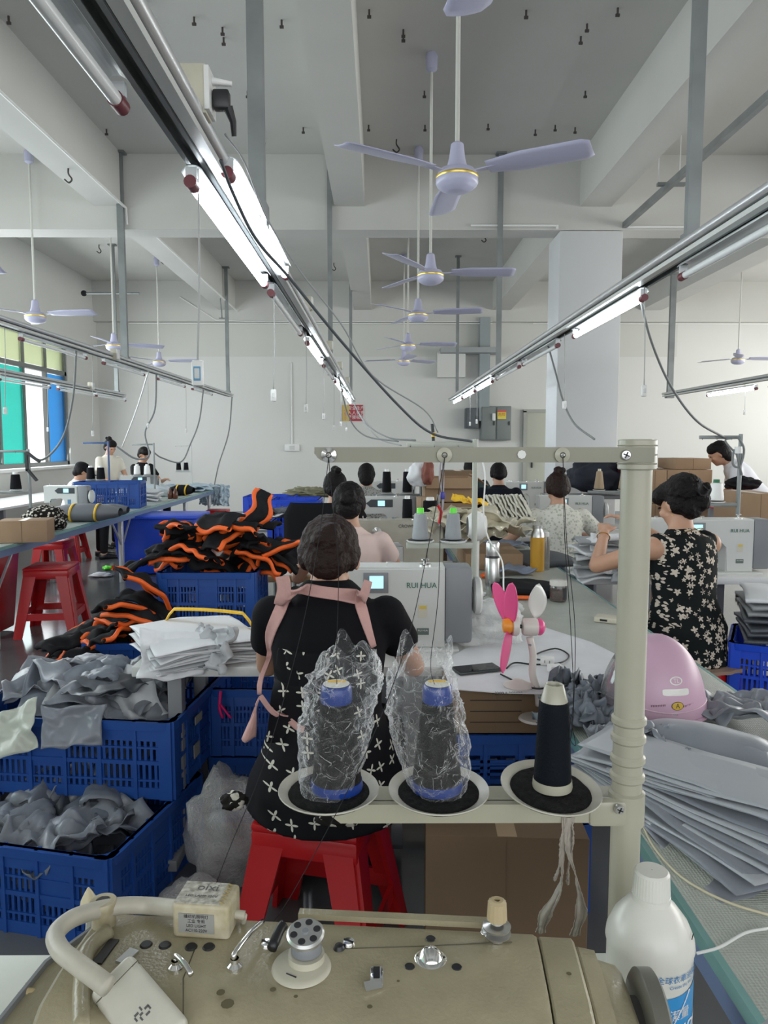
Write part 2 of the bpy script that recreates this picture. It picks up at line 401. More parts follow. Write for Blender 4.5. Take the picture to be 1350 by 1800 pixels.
# wall conduits
def wire(name, label, cat, pts, r, m, n=6, seg=8, group=None, parent=None):
    o = MB().tube(pts, r, seg, smooth_n=n).build(name, m, parent, 180)
    return tag(o, label, cat, group) if not parent else o
def pipe(label, pts, r=.012, m=None):
    o = MB(); 
    for a, c in zip(pts, pts[1:]): o.cyl(a, c, r, seg=8)
    for p in pts[1:-1]: o.ball(p, r * 1.15, 8)
    return tag(o.build('conduit', m or WHITEP, None, 60), label, 'pipe')
y = YB - .17
pipe('long white conduit running across the back wall under the beam', [(-4.9, y, 3.84), (2.2, y, 3.84)])
pipe('white conduit on the back wall to the right of the column', [(3.0, y, 3.84), (9, y, 3.84)])
pipe('thin white conduit running down the left back corner of the room', [(-3.9, y, 4.35), (-3.2, y, 3.9), (-2.6, y, 3.88), (2.2, y, 3.88)], .01)
pipe('vertical white conduit dropping to a socket on the back wall', [(-1.76, YB - .02, 3.1), (-1.76, YB - .02, 1.5)], .014)
t = T('wall_socket', 'small white socket at the foot of the vertical wall conduit', 'socket', (-1.76, YB - .02, 1.42))
MB().box((-1.76, YB - .025, 1.42), (.3, .045, .14), bev=.01).build('box', WHITEP, t); MB().box((-1.76, YB - .05, 1.42), (.1, .01, .08)).build('face_plate', OFFW, t)
pipe('white conduit along the underside of the left ceiling beam', [(-2.78, -1, 4.07), (-2.78, 8.38, 4.07), (-2.78, 8.4, 3.9)], .014)
pipe('white conduit along the left ceiling beam behind the cross beam', [(-2.78, 8.75, 4.07), (-2.78, 14.7, 4.07)], .014)
pipe('white conduit running under the right part of the cross beam', [(2.72, 8.39, 3.88), (9, 8.39, 3.88)], .014)
pipe('white conduit bracket fixed to the cross beam left of the column', [(1.0, 8.38, 3.89), (1.95, 8.38, 3.89), (1.95, 8.38, 3.85)], .014)
# ceiling hooks and stubs of old fixings (small dark anchors)
for (px, py) in ((15, 28), (257, 3), (341, 30), (391, 48), (393, 66), (495, 35), (649, 17), (648, 220), (533, 224), (435, 160), (464, 243), (463, 232), (187, 227), (709, 52), (709, 60), (925, 18), (1086, 14), (1032, 42), (1021, 64), (746, 160), (747, 220), (858, 218), (976, 220), (941, 228), (1011, 224), (1029, 160)):
    p = onz(px, py, ZC)
    o = MB().cyl((p.x, p.y, ZC + .01), (p.x, p.y, ZC - .05), .008, seg=6); o.box((p.x, p.y, ZC - .05), (.03, .014, .018))
    tag(o.build('ceiling_anchor', mat('rusty_metal', (.07, .06, .055), .8)), 'small dark anchor bolt sticking out of the grey ceiling', 'bolt', 'anchor bolts in the ceiling')
for px, py, Y, lab in ((697, 245, 8.0, 'in front of the cross beam beside the fan rods'), (587, 462, 10.5, 'high in the back bay beside the centre beam'), (287, 450, 12.0, 'near the far left fan rod'), (120, 296, 7.6, 'on the left beam'), (174, 430, 12.5, 'in the back left bay'), (851, 410, 9.2, 'just behind the cross beam')):
    p = onz(px, py, ZC if px not in (120,) else 4.1)
    pts = [p, p + Vector((0, 0, -.05)), p + Vector((.03, 0, -.1)), p + Vector((0, 0, -.13)), p + Vector((-.04, 0, -.1))]
    tag(MB().tube(pts, .008, 6, smooth_n=5).build('ceiling_hook', MATS['rusty_metal'], None, 180), 'bent dark iron fan hook ' + lab, 'hook')

# wall sign, electrical cabinets
c = at(620, 726, YB - .01)
t = T('wall_sign', 'red and yellow notice sign on the back wall under the lamp rail', 'sign', c)
k = YB / 1300 * 1.0
MB().box(c, (36 * k, .02, 28 * k)).build('panel', mat('sign_red', (.42, .04, .06), .5), t)
MB().box((c.x - 12 * k, c.y - .006, c.z), (11 * k, .02, 28 * k)).build('yellow_panel', mat('sign_yellow', (.62, .48, .08), .5), t)
for r_, s_ in enumerate(('安全生产', '人人有责', '严禁吸烟')):
    text_o('lettering', s_, .085, face_front((c.x + 6 * k, c.y - .013, c.z + .09 - r_ * .09)), WHITEP, t)
for r_, s_ in enumerate('安全警示'): text_o('lettering', s_, .075, face_front((c.x - 12 * k, c.y - .018, c.z + .11 - r_ * .073)), mat('sign_mark', (.55, .2, .25), .5), t)
def cabinet(x0, y0, x1, y1, lab, m, doors=1, dep=.25):
    a = at(x0, y0, YB - dep); c = at(x1, y1, YB - dep); w = c.x - a.x; h = a.z - c.z
    t = T('electrical_cabinet', lab, 'electrical cabinet', ((a.x + c.x) / 2, YB - dep / 2, c.z))
    MB().box(((a.x + c.x) / 2, YB - dep / 2, (a.z + c.z) / 2), (w, dep, h), bev=.01).build('body', m, t)
    for k in range(doors):
        dw = w / doors; d = MB().box((a.x + dw * (k + .5), YB - dep - .012, (a.z + c.z) / 2), (dw - .03, .02, h - .04), bev=.005).build('door', m, t)
        MB().box((a.x + dw * (k + .5) + (dw * .35), YB - dep - .03, (a.z + c.z) / 2), (.02, .02, .08)).build('handle', BLACKP, d)
    return t
cabinet(819, 717, 841, 753, 'small dark grey electrical box left of the larger cabinet', mat('cabinet_dark', (.10, .115, .125), .5))
t = cabinet(846, 714, 898, 774, 'grey two-door electrical cabinet with a yellow warning sticker', mat('cabinet_grey', (.20, .225, .22), .5), 2)
c = at(882, 729, YB - .29); MB().box(c, (.17, .006, .17)).build('warning_sticker', mat('warn_yellow', (.75, .62, .08), .5), t)
MB().box(c + Vector((0, -.004, .07)), (.17, .006, .04)).build('sticker_header', mat('warn_red', (.6, .1, .08), .5), t)
text_o('lettering', '危险', .07, face_front(c + Vector((0, -.005, 0))), mat('warn_ink', (.5, .1, .05), .5), t)
c = at(868, 733, YB - .3); MB().box(c, (.06, .05, .14), bev=.01).build('switch_lever', WHITEP, t)
# cable duct up the wall beside the cabinets
struct('trim_%d' % i, MB().box((2.05, YB - .14, 2.95), (.2, .22, 2.0)), mat('duct_grey', (.30, .34, .35), .5)); i += 1
struct('trim_%d' % i, MB().box((1.75, YB - .25, 3.3), (1.15, .45, .10)), mat('duct_grey2', (.34, .36, .37), .5)); i += 1
struct('trim_%d' % i, MB().box((1.4, YB - .12, 3.05), (.55, .2, .5)), WALLM); i += 1

# ---------------- ceiling fans ----------------
GOLD = mat('gold_ring', (.75, .55, .15), .3, .8)
def make_fan():
    t = T('ceiling_fan', '', 'ceiling fan')
    MB().cyl((0, 0, .08), (0, 0, 1.68), .012, seg=10).build('rod', mat('fan_rod', (.62, .62, .58), .4), t)
    MB().lathe([(.012, 1.60), (.045, 1.62), (.05, 1.72), (.035, 1.75)], 20).build('canopy', FANM, t)
    h = MB().lathe([(.02, .17), (.033, .16), (.042, .09), (.055, .04), (.09, .03), (.109, .0), (.112, -.035), (.105, -.05), (.09, -.062), (.085, -.067), (.055, -.08), (.045, -.082), (.0, -.087)], 36, cap=False).build('motor_housing', FANM, t)
    MB().lathe([(.1095, .0), (.1130, -.004), (.1130, -.012), (.1115, -.016)], 36, cap=False).build('gold_trim', GOLD, h)
    for k in range(3):
        a = 2 * pi * k / 3; R = Matrix.Rotation(a, 4, 'Z')
        def f(u, v):
            x = .17 + .53 * u; w = .05 + .03 * min(1, u * 3) - (.02 * max(0, u - .93) / .07)
            y = (v - .5) * 2 * w; z = .02 + -y * .22 - .006 * (1 - (2 * v - 1) ** 2)
            return R @ Vector((x, y, z))
        bl = MB().grid(f, 14, 6).build('blade', FANM, t, 180, solid=.004)
        b = MB(); b.bar(R @ Vector((.09, 0, .01)), R @ Vector((.24, 0, .02)), .035, .006); b.build('blade_bracket', FANM, bl)
    return t
fan = make_fan()
fans = [(.40, 1.9, 'nearest ceiling fan, only one blade tip showing at the top edge', 100), (.405, 4.03, 'large lilac ceiling fan nearest the camera, fully in view', -28),
        (.42, 6.3, 'second lilac fan in the centre row, below the cross beam', 0), (.415, 8.21, 'third fan in the centre row, at the cross beam', -12),
        (.40, 10.73, 'fourth fan in the centre row, small in the back bay', 5), (.405, 12.7, 'farthest fan in the centre row near the back wall', 40),
        (-3.78, 6.2, 'left row fan with only a blade tip inside the left edge', 2), (-3.78, 8.3, 'left row fan above the window rail, nearest fully visible', -8),
        (-3.8, 10.76, 'second left row fan with a tilted blade', 150), (-3.79, 12.9, 'farthest fan of the left row before the back wall', 0),
        (5.98, 12.5, 'fan at the right of the photo above the far lamp rail', 5), (6.4, 9.8, 'fan at the right edge, only a blade end showing', 0)]
for k, (x, y, lab, rz) in enumerate(fans):
    o = fan if k == 0 else copy_tree(fan, label=lab)
    o['label'] = lab; o['group'] = 'lilac ceiling fans'; place(o, (x, y, 2.9), rz)

# ---------------- lamp rails, posts, tube lamps ----------------
def rail(label, X, z, y0, y1, flip=1, w=.05):
    t = T('lamp_rail', label, 'lamp rail', (X, y0, z))
    L = y1 - y0; yc = (y0 + y1) / 2
    b = MB(); b.box((X, yc, z + .045), (w, L, .004)); b.box((X - w / 2, yc, z + .025), (.004, L, .045)); b.box((X + w / 2, yc, z + .025), (.004, L, .045))
    b.box((X - w / 2 + .006, yc, z + .003), (.012, L, .004)); b.box((X + w / 2 - .006, yc, z + .003), (.012, L, .004)); b.build('channel', GALV, t)
    MB().cyl((X + flip * .055, y0, z + .045), (X + flip * .055, y1, z + .045), .018, seg=12).build('conduit', ALU, t)
    MB().box((X + flip * .045, yc, z + .01), (.03, L, .018)).build('trunking', OFFW, t)
    return t
def post(x, y, z0, z1, label, m=None, w=.055, brace=None):
    t = MB().box((x, y, (z0 + z1) / 2), (w, w * .7, z1 - z0)); t.box((x, y, z1 - .01), (w * 2, w * 1.6, .02)); t.box((x, y, z0 + .02), (w * 1.3, w * 1.3, .08))
    if brace: t.bar((x + brace, y, z1), (x + brace * .6, y, z1 - .9), .02, .02); t.bar((x + brace, y, z1 - .9), (x, y, z1 - .9), .02, .02)
    return tag(t.build('rail_post', m or GALV), label, 'post')
rail('lamp rail hanging over the centre left, nearest to the camera', -.49, 2.24, -.6, 13.2)
rail('lamp rail over the right sewing bench, running to the back', 1.25, 2.24, -.6, 13.0, -1, .06)
rail('lamp rail over the long left bench in front of the window', -2.75, 2.35, 2, 13.7)
rail('short lamp rail crossing the window at far left', -4.2, 2.26, 4, 12.2)
rail('far right lamp rail with lit tubes', 4.3, 2.2, 3, 11.2, -1)
PL = 'galvanised post hanging from the ceiling '
p = at(452, 300, 2.7); post(p.x, 2.7, 2.28, ZC, PL + 'beside the brightest lamp')
post(-.55, 8.36, 2.28, ZC, PL + 'at the cross beam on the centre left rail', w=.05)
post(-.5, 12.9, 2.28, ZC, PL + 'at the far end of the centre left rail', w=.05)
post(1.25, 3.05, 2.28, ZC, PL + 'at the top right, nearest the camera', w=.05)
post(1.32, 8.36, 2.28, ZC, PL + 'at the cross beam on the right rail', w=.055)
post(1.32, 12.8, 2.28, ZC, PL + 'near the door on the right rail end', w=.05)
post(-2.83, 8.35, 2.4, ZC, PL + 'at the left beam over the long left bench', w=.07)
post(-2.76, 13.6, 2.4, ZC, PL + 'at the far end of the long left rail', w=.06, brace=-.14)
post(-4.25, 12.1, 2.3, ZC, PL + 'at the end of the short window rail', w=.06)
post(4.33, 11.15, 2.2, 4.0, PL + 'at the corner of the far right rail', w=.08)
t = T('cable_tray', 'galvanised cable tray hanging under the ceiling at upper right', 'cable tray', (2.7, 6, 3.9))
MB().box((2.7, 4.4, 3.9), (.05, 8.0, .06)).build('tray', GALV, t)
for y in (7.2, 3.2):
    for x in (2.62, 2.82): MB().cyl((x, y, 3.93), (x, y, ZC), .006, seg=6).build('hanger_rod', ALU, t)
    MB().box((2.74, y, 3.93), (.26, .04, .03)).build('cross_bracket', GALV, t)
t = T('ceiling_brace', 'horizontal steel tube brace high on the left wall near the far fan', 'brace', (-4.9, 12.6, 3.8))
MB().cyl((-4.9, 12.6, 3.99), (-4.0, 12.6, 3.99), .02, seg=10).build('tube', GALV, t); MB().ball((-4.92, 12.6, 3.99), .05, 10).build('end_plate', RUBBER, t)

CAPM = mat('maroon_cap', (.16, .03, .04), .4)
def make_lamp(lit):
    t = T('tube_lamp', '', 'tube lamp')
    tr = MB()
    def f(u, v): a = pi * (.12 + .76 * v); return Vector((.032 * cos(a), (u - .5) * 1.22, .03 - .0 + .03 * sin(a) - .02))
    tr.grid(f, 2, 8); tr.build('reflector', CLEARPL, t, 180, solid=.002)
    MB().cyl((0, -.595, -.012), (0, .595, -.012), .0145, seg=14).build('tube', LIT if lit else UNLIT, t)
    for s in (-1, 1):
        e = MB().cyl((0, s * .595, -.012), (0, s * .64, -.012), .017, seg=14).build('end_cap', CAPM, t)
        MB().box((0, s * .62, .015), (.03, .012, .03)).build('clip', CLEARPL, e)
    return t
lit0 = make_lamp(True); un0 = make_lamp(False); used = {True: 0, False: 0}
def lamp(x, y, z, lit, label):
    src = lit0 if lit else un0
    o = src if not used[lit] else copy_tree(src); used[lit] = 1
    o['label'] = label; o['group'] = 'lit tube lamps' if lit else 'unlit tube lamps'; place(o, (x, y, z)); return o
zc = 2.2
lamp(-.5, 2.66, zc, True, 'brightest lit fluorescent tube, under the centre left rail')
lamp(-.42, 2.75, zc + .055, True, 'glowing tube added in place of the reflection on the conduit, right of the rail')  # no lamp hangs here; lit tube added to show the conduit's bright reflection
lamp(-.545, 1.0, zc + .02, False, 'unlit tube with a maroon end cap at upper left')
lamp(-.5, 4.1, zc, False, 'unlit tube just beyond the brightest lamp')
lamp(-.5, 5.8, zc, True, 'lit tube on the centre left rail, second along')
for y in (7.3, 9.0): lamp(-.5, y, zc, y == 9, 'tube on the centre left rail, %s' % ('unlit, beyond the second lit one' if y < 8 else 'lit, over the red wall sign'))
lamp(-.5, 10.5, zc, True, 'lit tube over the red wall sign, next one back')
lamp(-.5, 12.0, zc, True, 'farthest lit tube on the centre left rail')
lamp(1.25, 4.2, zc, True, 'lit tube under the right rail in front of the column')
lamp(1.25, 2.5, zc, False, 'unlit tube with a dark end cap under the right rail')
lamp(1.25, 5.9, zc, False, 'unlit tube on the right rail beyond the lit one')
lamp(1.25, 7.35, zc, False, 'unlit tube on the right rail level with the column')
lamp(1.25, 8.95, zc, True, 'lit tube on the right rail above the electrical cabinet')
lamp(1.25, 10.5, zc, True, 'middle lit tube of the three at the right rail end')
lamp(1.25, 12.0, zc, True, 'last lit tube at the far end of the right rail')
for k, y in enumerate((6.4, 8.1, 9.9, 11.6)): lamp(-2.75, y, 2.31, False, 'unlit tube on the long left rail, number %s from the left edge' % ('one', 'two', 'three', 'four')[k])
lamp(-4.2, 8.9, 2.22, False, 'unlit tube across the teal window pane'); lamp(-4.2, 10.4, 2.22, False, 'unlit tube in front of the blue window pane'); lamp(-4.2, 11.7, 2.22, False, 'unlit tube at the end of the short window rail')
lamp(4.3, 9.15, 2.14, True, 'lit tube on the far right rail'); lamp(4.3, 7.6, 2.14, True, 'lit tube at the right edge of the photo on the far right rail')
lamp(4.3, 5.9, 2.14, True, 'lit tube on the far right rail outside the photo')
# socket boxes on rails
def sockbox(p, lab, s=1, plugs=True):
    t = T('socket_box', lab, 'socket', p)
    MB().box(p, (.055 * s, .05 * s, .09 * s), bev=.003).build('box', CREAM, t); MB().box(p + Vector((.03 * s, 0, 0)), (.01 * s, .06 * s, .08 * s), bev=.002).build('face_plate', WHITEP, t)
    return t
pb = Vector((-.445, 1.86, 2.335)); t = sockbox(pb, 'cream socket box on the near lamp rail with two plugs', 1.25)
q = tag(MB().cyl(pb + Vector((.03, 0, .03)), pb + Vector((.09, .005, .025)), .011, .006, 10).build('plug', WHITEP), 'white plug in the near rail socket box', 'plug')
o = MB(); o.box(pb + Vector((.065, .0, -.015)), (.04, .03, .045), bev=.006); o.tube([pb + Vector((.08, 0, -.03)), pb + Vector((.09, .01, -.06)), pb + Vector((.09, .02, -.09))], [.012, .008, .006], 8)
tag(o.build('plug', BLACKP), 'black angled plug in the near rail socket box', 'plug')
for y, nm in ((4.5, 'second'), (6.4, 'third'), (8.0, 'fourth'), (9.8, 'fifth')): sockbox(Vector((-.43, y, 2.33)), nm + ' cream socket box along the centre left rail', .9)
for y, nm in ((7.6, 'nearest'), (11.2, 'farther')): sockbox(Vector((-2.68, y, 2.40)), nm + ' cream socket box on the long left rail', 1.2)
sockbox(Vector((-4.13, 10.7, 2.32)), 'cream socket box on the short window rail', 1.2)

# pull switches hanging on cords
def pswitch(px, y0, y1, Y, lab, blue=False, z0=2.2, x0=None):
    rx, rz_ = ((-.49, 2.24) if 330 < px < 660 else (1.25, 2.24) if 660 < px < 1200 else (4.3, 2.2) if px > 1200 else (-4.2, 2.26) if px == 84 else (-2.75, 2.35))
    Y = atx(px, y0, rx).y
    a = Vector((rx, Y, rz_)); c = at(px, y1, Y); w = .032 if blue else .026; h = .07 if blue else .055
    t = T('pull_switch', lab, 'switch', c, 0, 'hanging cord switches')
    MB().tube([a, (a + c) / 2 + Vector((.004, 0, 0)), c + Vector((0, 0, h / 2))], .0028, 6, smooth_n=4).build('cord', mat('cord_white', (.42, .43, .42), .6), t, 180)
    b = MB().box(c, (w, .02, h), bev=.005).build('switch_body', WHITEP, t)
    if blue:
        MB().box(c + Vector((0, -.010, -.002)), (w * .62, .004, h * .55), bev=.001).build('blue_ring', mat('switch_blue', (.12, .33, .55), .4), b)
        MB().box(c + Vector((0, -.013, -.002)), (w * .42, .004, h * .40), bev=.001).build('rocker', OFFW, b)
    else: MB().box(c + Vector((0, -.011, 0)), (w * .5, .004, h * .4), bev=.001).build('rocker', OFFW, b)
pswitch(348, 305, 656, 2.0, 'nearest hanging switch with a blue ring, on a grey cord', True, x0=339)
pswitch(481, 515, 695, 3.6, 'white cord switch hanging left of the big fans cables', x0=480)
for px, y0, y1, Y, nm in ((538, 605, 718, 5.2, 'beside the second lit tube, pale blue front'), (569, 640, 732, 6.3, 'right of the pale blue switch'), (587, 670, 752, 8.6, 'left of the red wall sign'), (609, 700, 755, 10.2, 'in front of the red wall sign'), (599, 690, 745, 9.4, 'tiny one at the left edge of the red sign'),
        (992, 600, 712, 5.4, 'in front of the column'), (1132, 520, 687, 3.5, 'right of the lit tube near the column'), (826, 690, 745, 10.6, 'left one above the dark electrical box'), (838, 685, 741, 9.7, 'right one above the dark electrical box'),
        (9, 595, 722, 6.9, 'over the teal window pane'), (163, 650, 762, 9.2, 'over the standing woman'), (260, 665, 748, 11.0, 'on the long left rail above the dark-haired worker'), (84, 690, 755, 9.2, 'in front of the blue window pane'), (327, 690, 757, 12.6, 'near the end of the long left rail'), (1309, 690, 725, 9.0, 'under the far right lit tube')):
    pswitch(px, y0, y1, Y, 'small white switch on a cord ' + nm)

# power cables
def cable(label, pts, r=.006, m=None, n=8):
    P = [at(*p) for p in pts]; rx = -.46 if 430 < pts[0][0] < 660 else 1.27 if pts[0][0] > 660 else -2.73
    if len(pts) < 8: q = atx(pts[0][0], pts[0][1], rx); P[0] = Vector((rx, q.y, max(q.z, 2.245 if rx > -2 else 2.36))); 
    if len(pts) < 8:
        for k in range(1, len(P) - 1): P[k] = at(pts[k][0], pts[k][1], P[0].y + (P[-1].y - P[0].y) * k / (len(P) - 1))
    return tag(MB().tube(P, r, 8, smooth_n=n).build('power_cable', m or mat('grey_cable', (.07, .08, .09), .5), None, 180), label, 'cable')
cable('thick dark cable swooping from the near socket box to the centre', [(388, 282, 1.95), (410, 340, 2.05), (450, 420, 2.2), (510, 490, 2.35), (600, 600, 2.5), (700, 712, 2.7), (760, 762, 2.85), (830, 776, 2.9)], .0048)
cable('thin grey cable running beside the thick dark one', [(396, 236, 1.93), (430, 285, 2.05), (470, 385, 2.25), (530, 480, 2.4), (600, 570, 2.55), (655, 660, 2.7), (745, 720, 2.85), (770, 760, 2.9)], .0028, mat('light_cable', (.33, .34, .34), .5))
GC = mat('midgrey_cable', (.2, .21, .21), .5)
cable('grey cable dropping from the centre left rail past the wall sign', [(610, 700, 6.8), (640, 740, 6.5), (680, 768, 6.2), (730, 774, 6)], .008, GC)
cable('second grey cable dropping beside the red sign', [(596, 690, 7), (612, 730, 6.8), (640, 765, 6.5), (700, 776, 6.1)], .007, GC)
cable('third pale cable dropping toward the second thread stand', [(615, 705, 6.5), (635, 735, 6.3), (665, 770, 6.1), (705, 783, 6)], .006, MATS['light_cable'])
cable('grey cable looping down past the column to the right workers', [(963, 612, 4.8), (978, 660, 4.8), (990, 705, 4.8), (1010, 745, 4.8), (1045, 772, 4.8)], .007, GC)
cable('cable from the right lit tube to the right thread stand', [(1122, 535, 4.0), (1145, 600, 4.1), (1180, 680, 4.3), (1225, 740, 4.5), (1275, 770, 4.6)], .007, GC)
cable('dark cable hanging in front of the blue window pane', [(135, 628, 7.6), (128, 700, 7.5), (110, 770, 7.3), (75, 808, 7.2), (48, 795, 7.0)], .01, GC)
cable('cable hanging above the dark-haired worker on the left', [(275, 665, 10.0), (272, 720, 10), (255, 760, 10), (262, 800, 10), (238, 806, 9.5), (205, 785, 9)], .011, GC)
cable('wavy cable hanging between the left thread stands', [(358, 690, 12), (350, 740, 11.8), (335, 780, 11.5), (318, 812, 11.3), (285, 805, 11), (270, 795, 10.8)], .011, GC)
cable('curved cable from the long left rail end down to the bench', [(408, 705, 13), (402, 760, 12.6), (385, 815, 12.3), (376, 856, 12.3)], .011, GC)
cable('pair of white wires slanting down behind the standing woman', [(262, 670, 12), (240, 720, 12), (215, 785, 12)], .01, WHITEP)
# ---------------- builders: crates, stools, machines, stands ----------------
def crate(name, label, loc, rz, L, D, H, m=BLUEC, group=None, nx=5, solid=(2,), horiz=False, hpanel=True):
    """L along x, D along y; lattice walls"""
    t = T(name, label, 'crate', loc, rz, group); b = MB(); th = .012
    def wall(x0, y0, x1, y1, n, sol):
        p0, p1 = Vector((x0, y0, 0)), Vector((x1, y1, 0)); d = (p1 - p0); ln = d.length; d.normalize(); nrm = Vector((d.y, -d.x, 0))
        def bx(u, z, w, h, t_=th, off=0):
            c = p0 + d * u + Vector((0, 0, z)) + nrm * off
            b.box(c, (w if abs(d.x) > .5 else t_, t_ if abs(d.x) > .5 else w, h))
        bx(ln / 2, H - .035, ln, .07); bx(ln / 2, .02, ln, .04); bx(ln / 2, H * .47, ln, .014, .018)
        bx(ln / 2, H * .24, ln, .007, .014); bx(ln / 2, H * .66, ln, .007, .014)
        w = ln / n
        for k in range(n + 1): bx(max(.02, min(ln - .02, k * w)), H / 2, .012 if 0 < k < n else .045, H, .024)
        for k in range(n):
            if k in sol: bx((k + .5) * w, H * .62 if not horiz else H * .5, w, H * .5, .008); rng = ((.04, H * .47),)
            else: rng = ((.04, H * .47), (H * .47, H - .07))
            for z0, z1 in rng:
                if horiz:
                    nn = 3
                    for j in range(nn): bx((k + .5) * w, z0 + (z1 - z0) * (j + 1) / (nn + 1), w, (z1 - z0) / (nn + 1) * .42, .006)
                    bx(k * w + w * .08, (z0 + z1) / 2, w * .12, z1 - z0, .006); bx(k * w + w * .92, (z0 + z1) / 2, w * .12, z1 - z0, .006)
                else:
                    nn = 6
                    for j in range(nn): bx(k * w + w * (j + .5) / nn + (.003 if (z0 > .05) else -.004), (z0 + z1) / 2, w / nn * .48, z1 - z0, .006)
    sy = max(3, round(nx * D / L))
    wall(-L / 2, -D / 2, L / 2, -D / 2, nx, solid); wall(L / 2, -D / 2, L / 2, D / 2, sy, (sy // 2,) if solid else ())
    wall(L / 2, D / 2, -L / 2, D / 2, nx, solid); wall(-L / 2, D / 2, -L / 2, -D / 2, sy, (sy // 2,) if solid else ())
    b.build('basket', m, t, world=False)
    MB().box((0, 0, .012), (L - .01, D - .01, .012)).build('floor_panel', m, t, world=False)
    r = MB(); rw = .036
    pts = []
    cr = .05
    for cx, cy, a0 in ((L / 2 - cr + .012, D / 2 - cr + .012, 0), (-L / 2 + cr - .012, D / 2 - cr + .012, 90), (-L / 2 + cr - .012, -D / 2 + cr - .012, 180), (L / 2 - cr + .012, -D / 2 + cr - .012, 270)):
        for k in range(6): a = radians(a0 + 18 * k); pts.append((cx + cr * cos(a), cy + cr * sin(a)))
    n = len(pts); prof = ((-.010, -.03), (.004, -.03), (.006, 0), (-.018, 0), (-.016, -.012))
    rings = []
    for x, y in pts:
        v = Vector((x, y)); o_ = v.normalized()
        rings.append([r.bm.verts.new((x * (1 + p[0] * 2 / L), y * (1 + p[0] * 2 / D), H + p[1])) for p in prof])
    for i in range(n):
        A, B_ = rings[i], rings[(i + 1) % n]
        for k in range(len(prof)): r._f([A[k], A[(k + 1) % len(prof)], B_[(k + 1) % len(prof)], B_[k]])
    r.build('rim', m, t, world=False)
    return t

def stool(label, loc, rz, w=.30, h=.45, splay=.07, m=REDP, group='red plastic stools'):
    t = T('plastic_stool', label, 'stool', loc, rz, group)
    s = MB(); s.box((0, 0, h - .012), (w, w, .024), bev=.01); s.box((0, 0, h - .055), (w * 1.0, w * 1.0, .07), bev=.012)
    s.build('seat', m, t, world=False)
    r = MB(); r.box((0, 0, h - .001), (w * .7, .04, .004)); r.cyl((0, 0, h - .002), (0, 0, h + .0015), .05, seg=20); r.build('seat_relief', m, t, world=False)
    def P(sx, sy, z): q = w / 2 - .022 + splay * (1 - z / h); return Vector((sx * q, sy * q, z))
    for sx, sy in ((-1, -1), (1, -1), (1, 1), (-1, 1)):
        b = MB(); lw = .075
        for dx, dy in ((-sx, 0), (0, -sy)):
            a, c = P(sx, sy, h - .05), P(sx, sy, 0)
            d = Vector((dx, dy, 0)); n = Vector((0, sy, 0)) if dx else Vector((sx, 0, 0))
            vs = []
            for p, ww in ((a, lw * 1.15), (c, lw * .75)):
                vs.append([b.bm.verts.new(q) for q in (p + n * .012, p + d * ww + n * .012, p + d * ww - n * .004, p - n * .004)])
            for k in range(4): b._f([vs[0][k], vs[0][(k + 1) % 4], vs[1][(k + 1) % 4], vs[1][k]])
            b._f(vs[0]); b._f(vs[1][::-1])
        b.build('leg', m, t, world=False)
    b = MB()
    zr = h * .30
    for (a, c) in (((-1, -1), (1, -1)), ((1, -1), (1, 1)), ((1, 1), (-1, 1)), ((-1, 1), (-1, -1))): b.bar(P(*a, zr), P(*c, zr), .012, .055)
    b.build('rung', m, t, world=False)
    return t

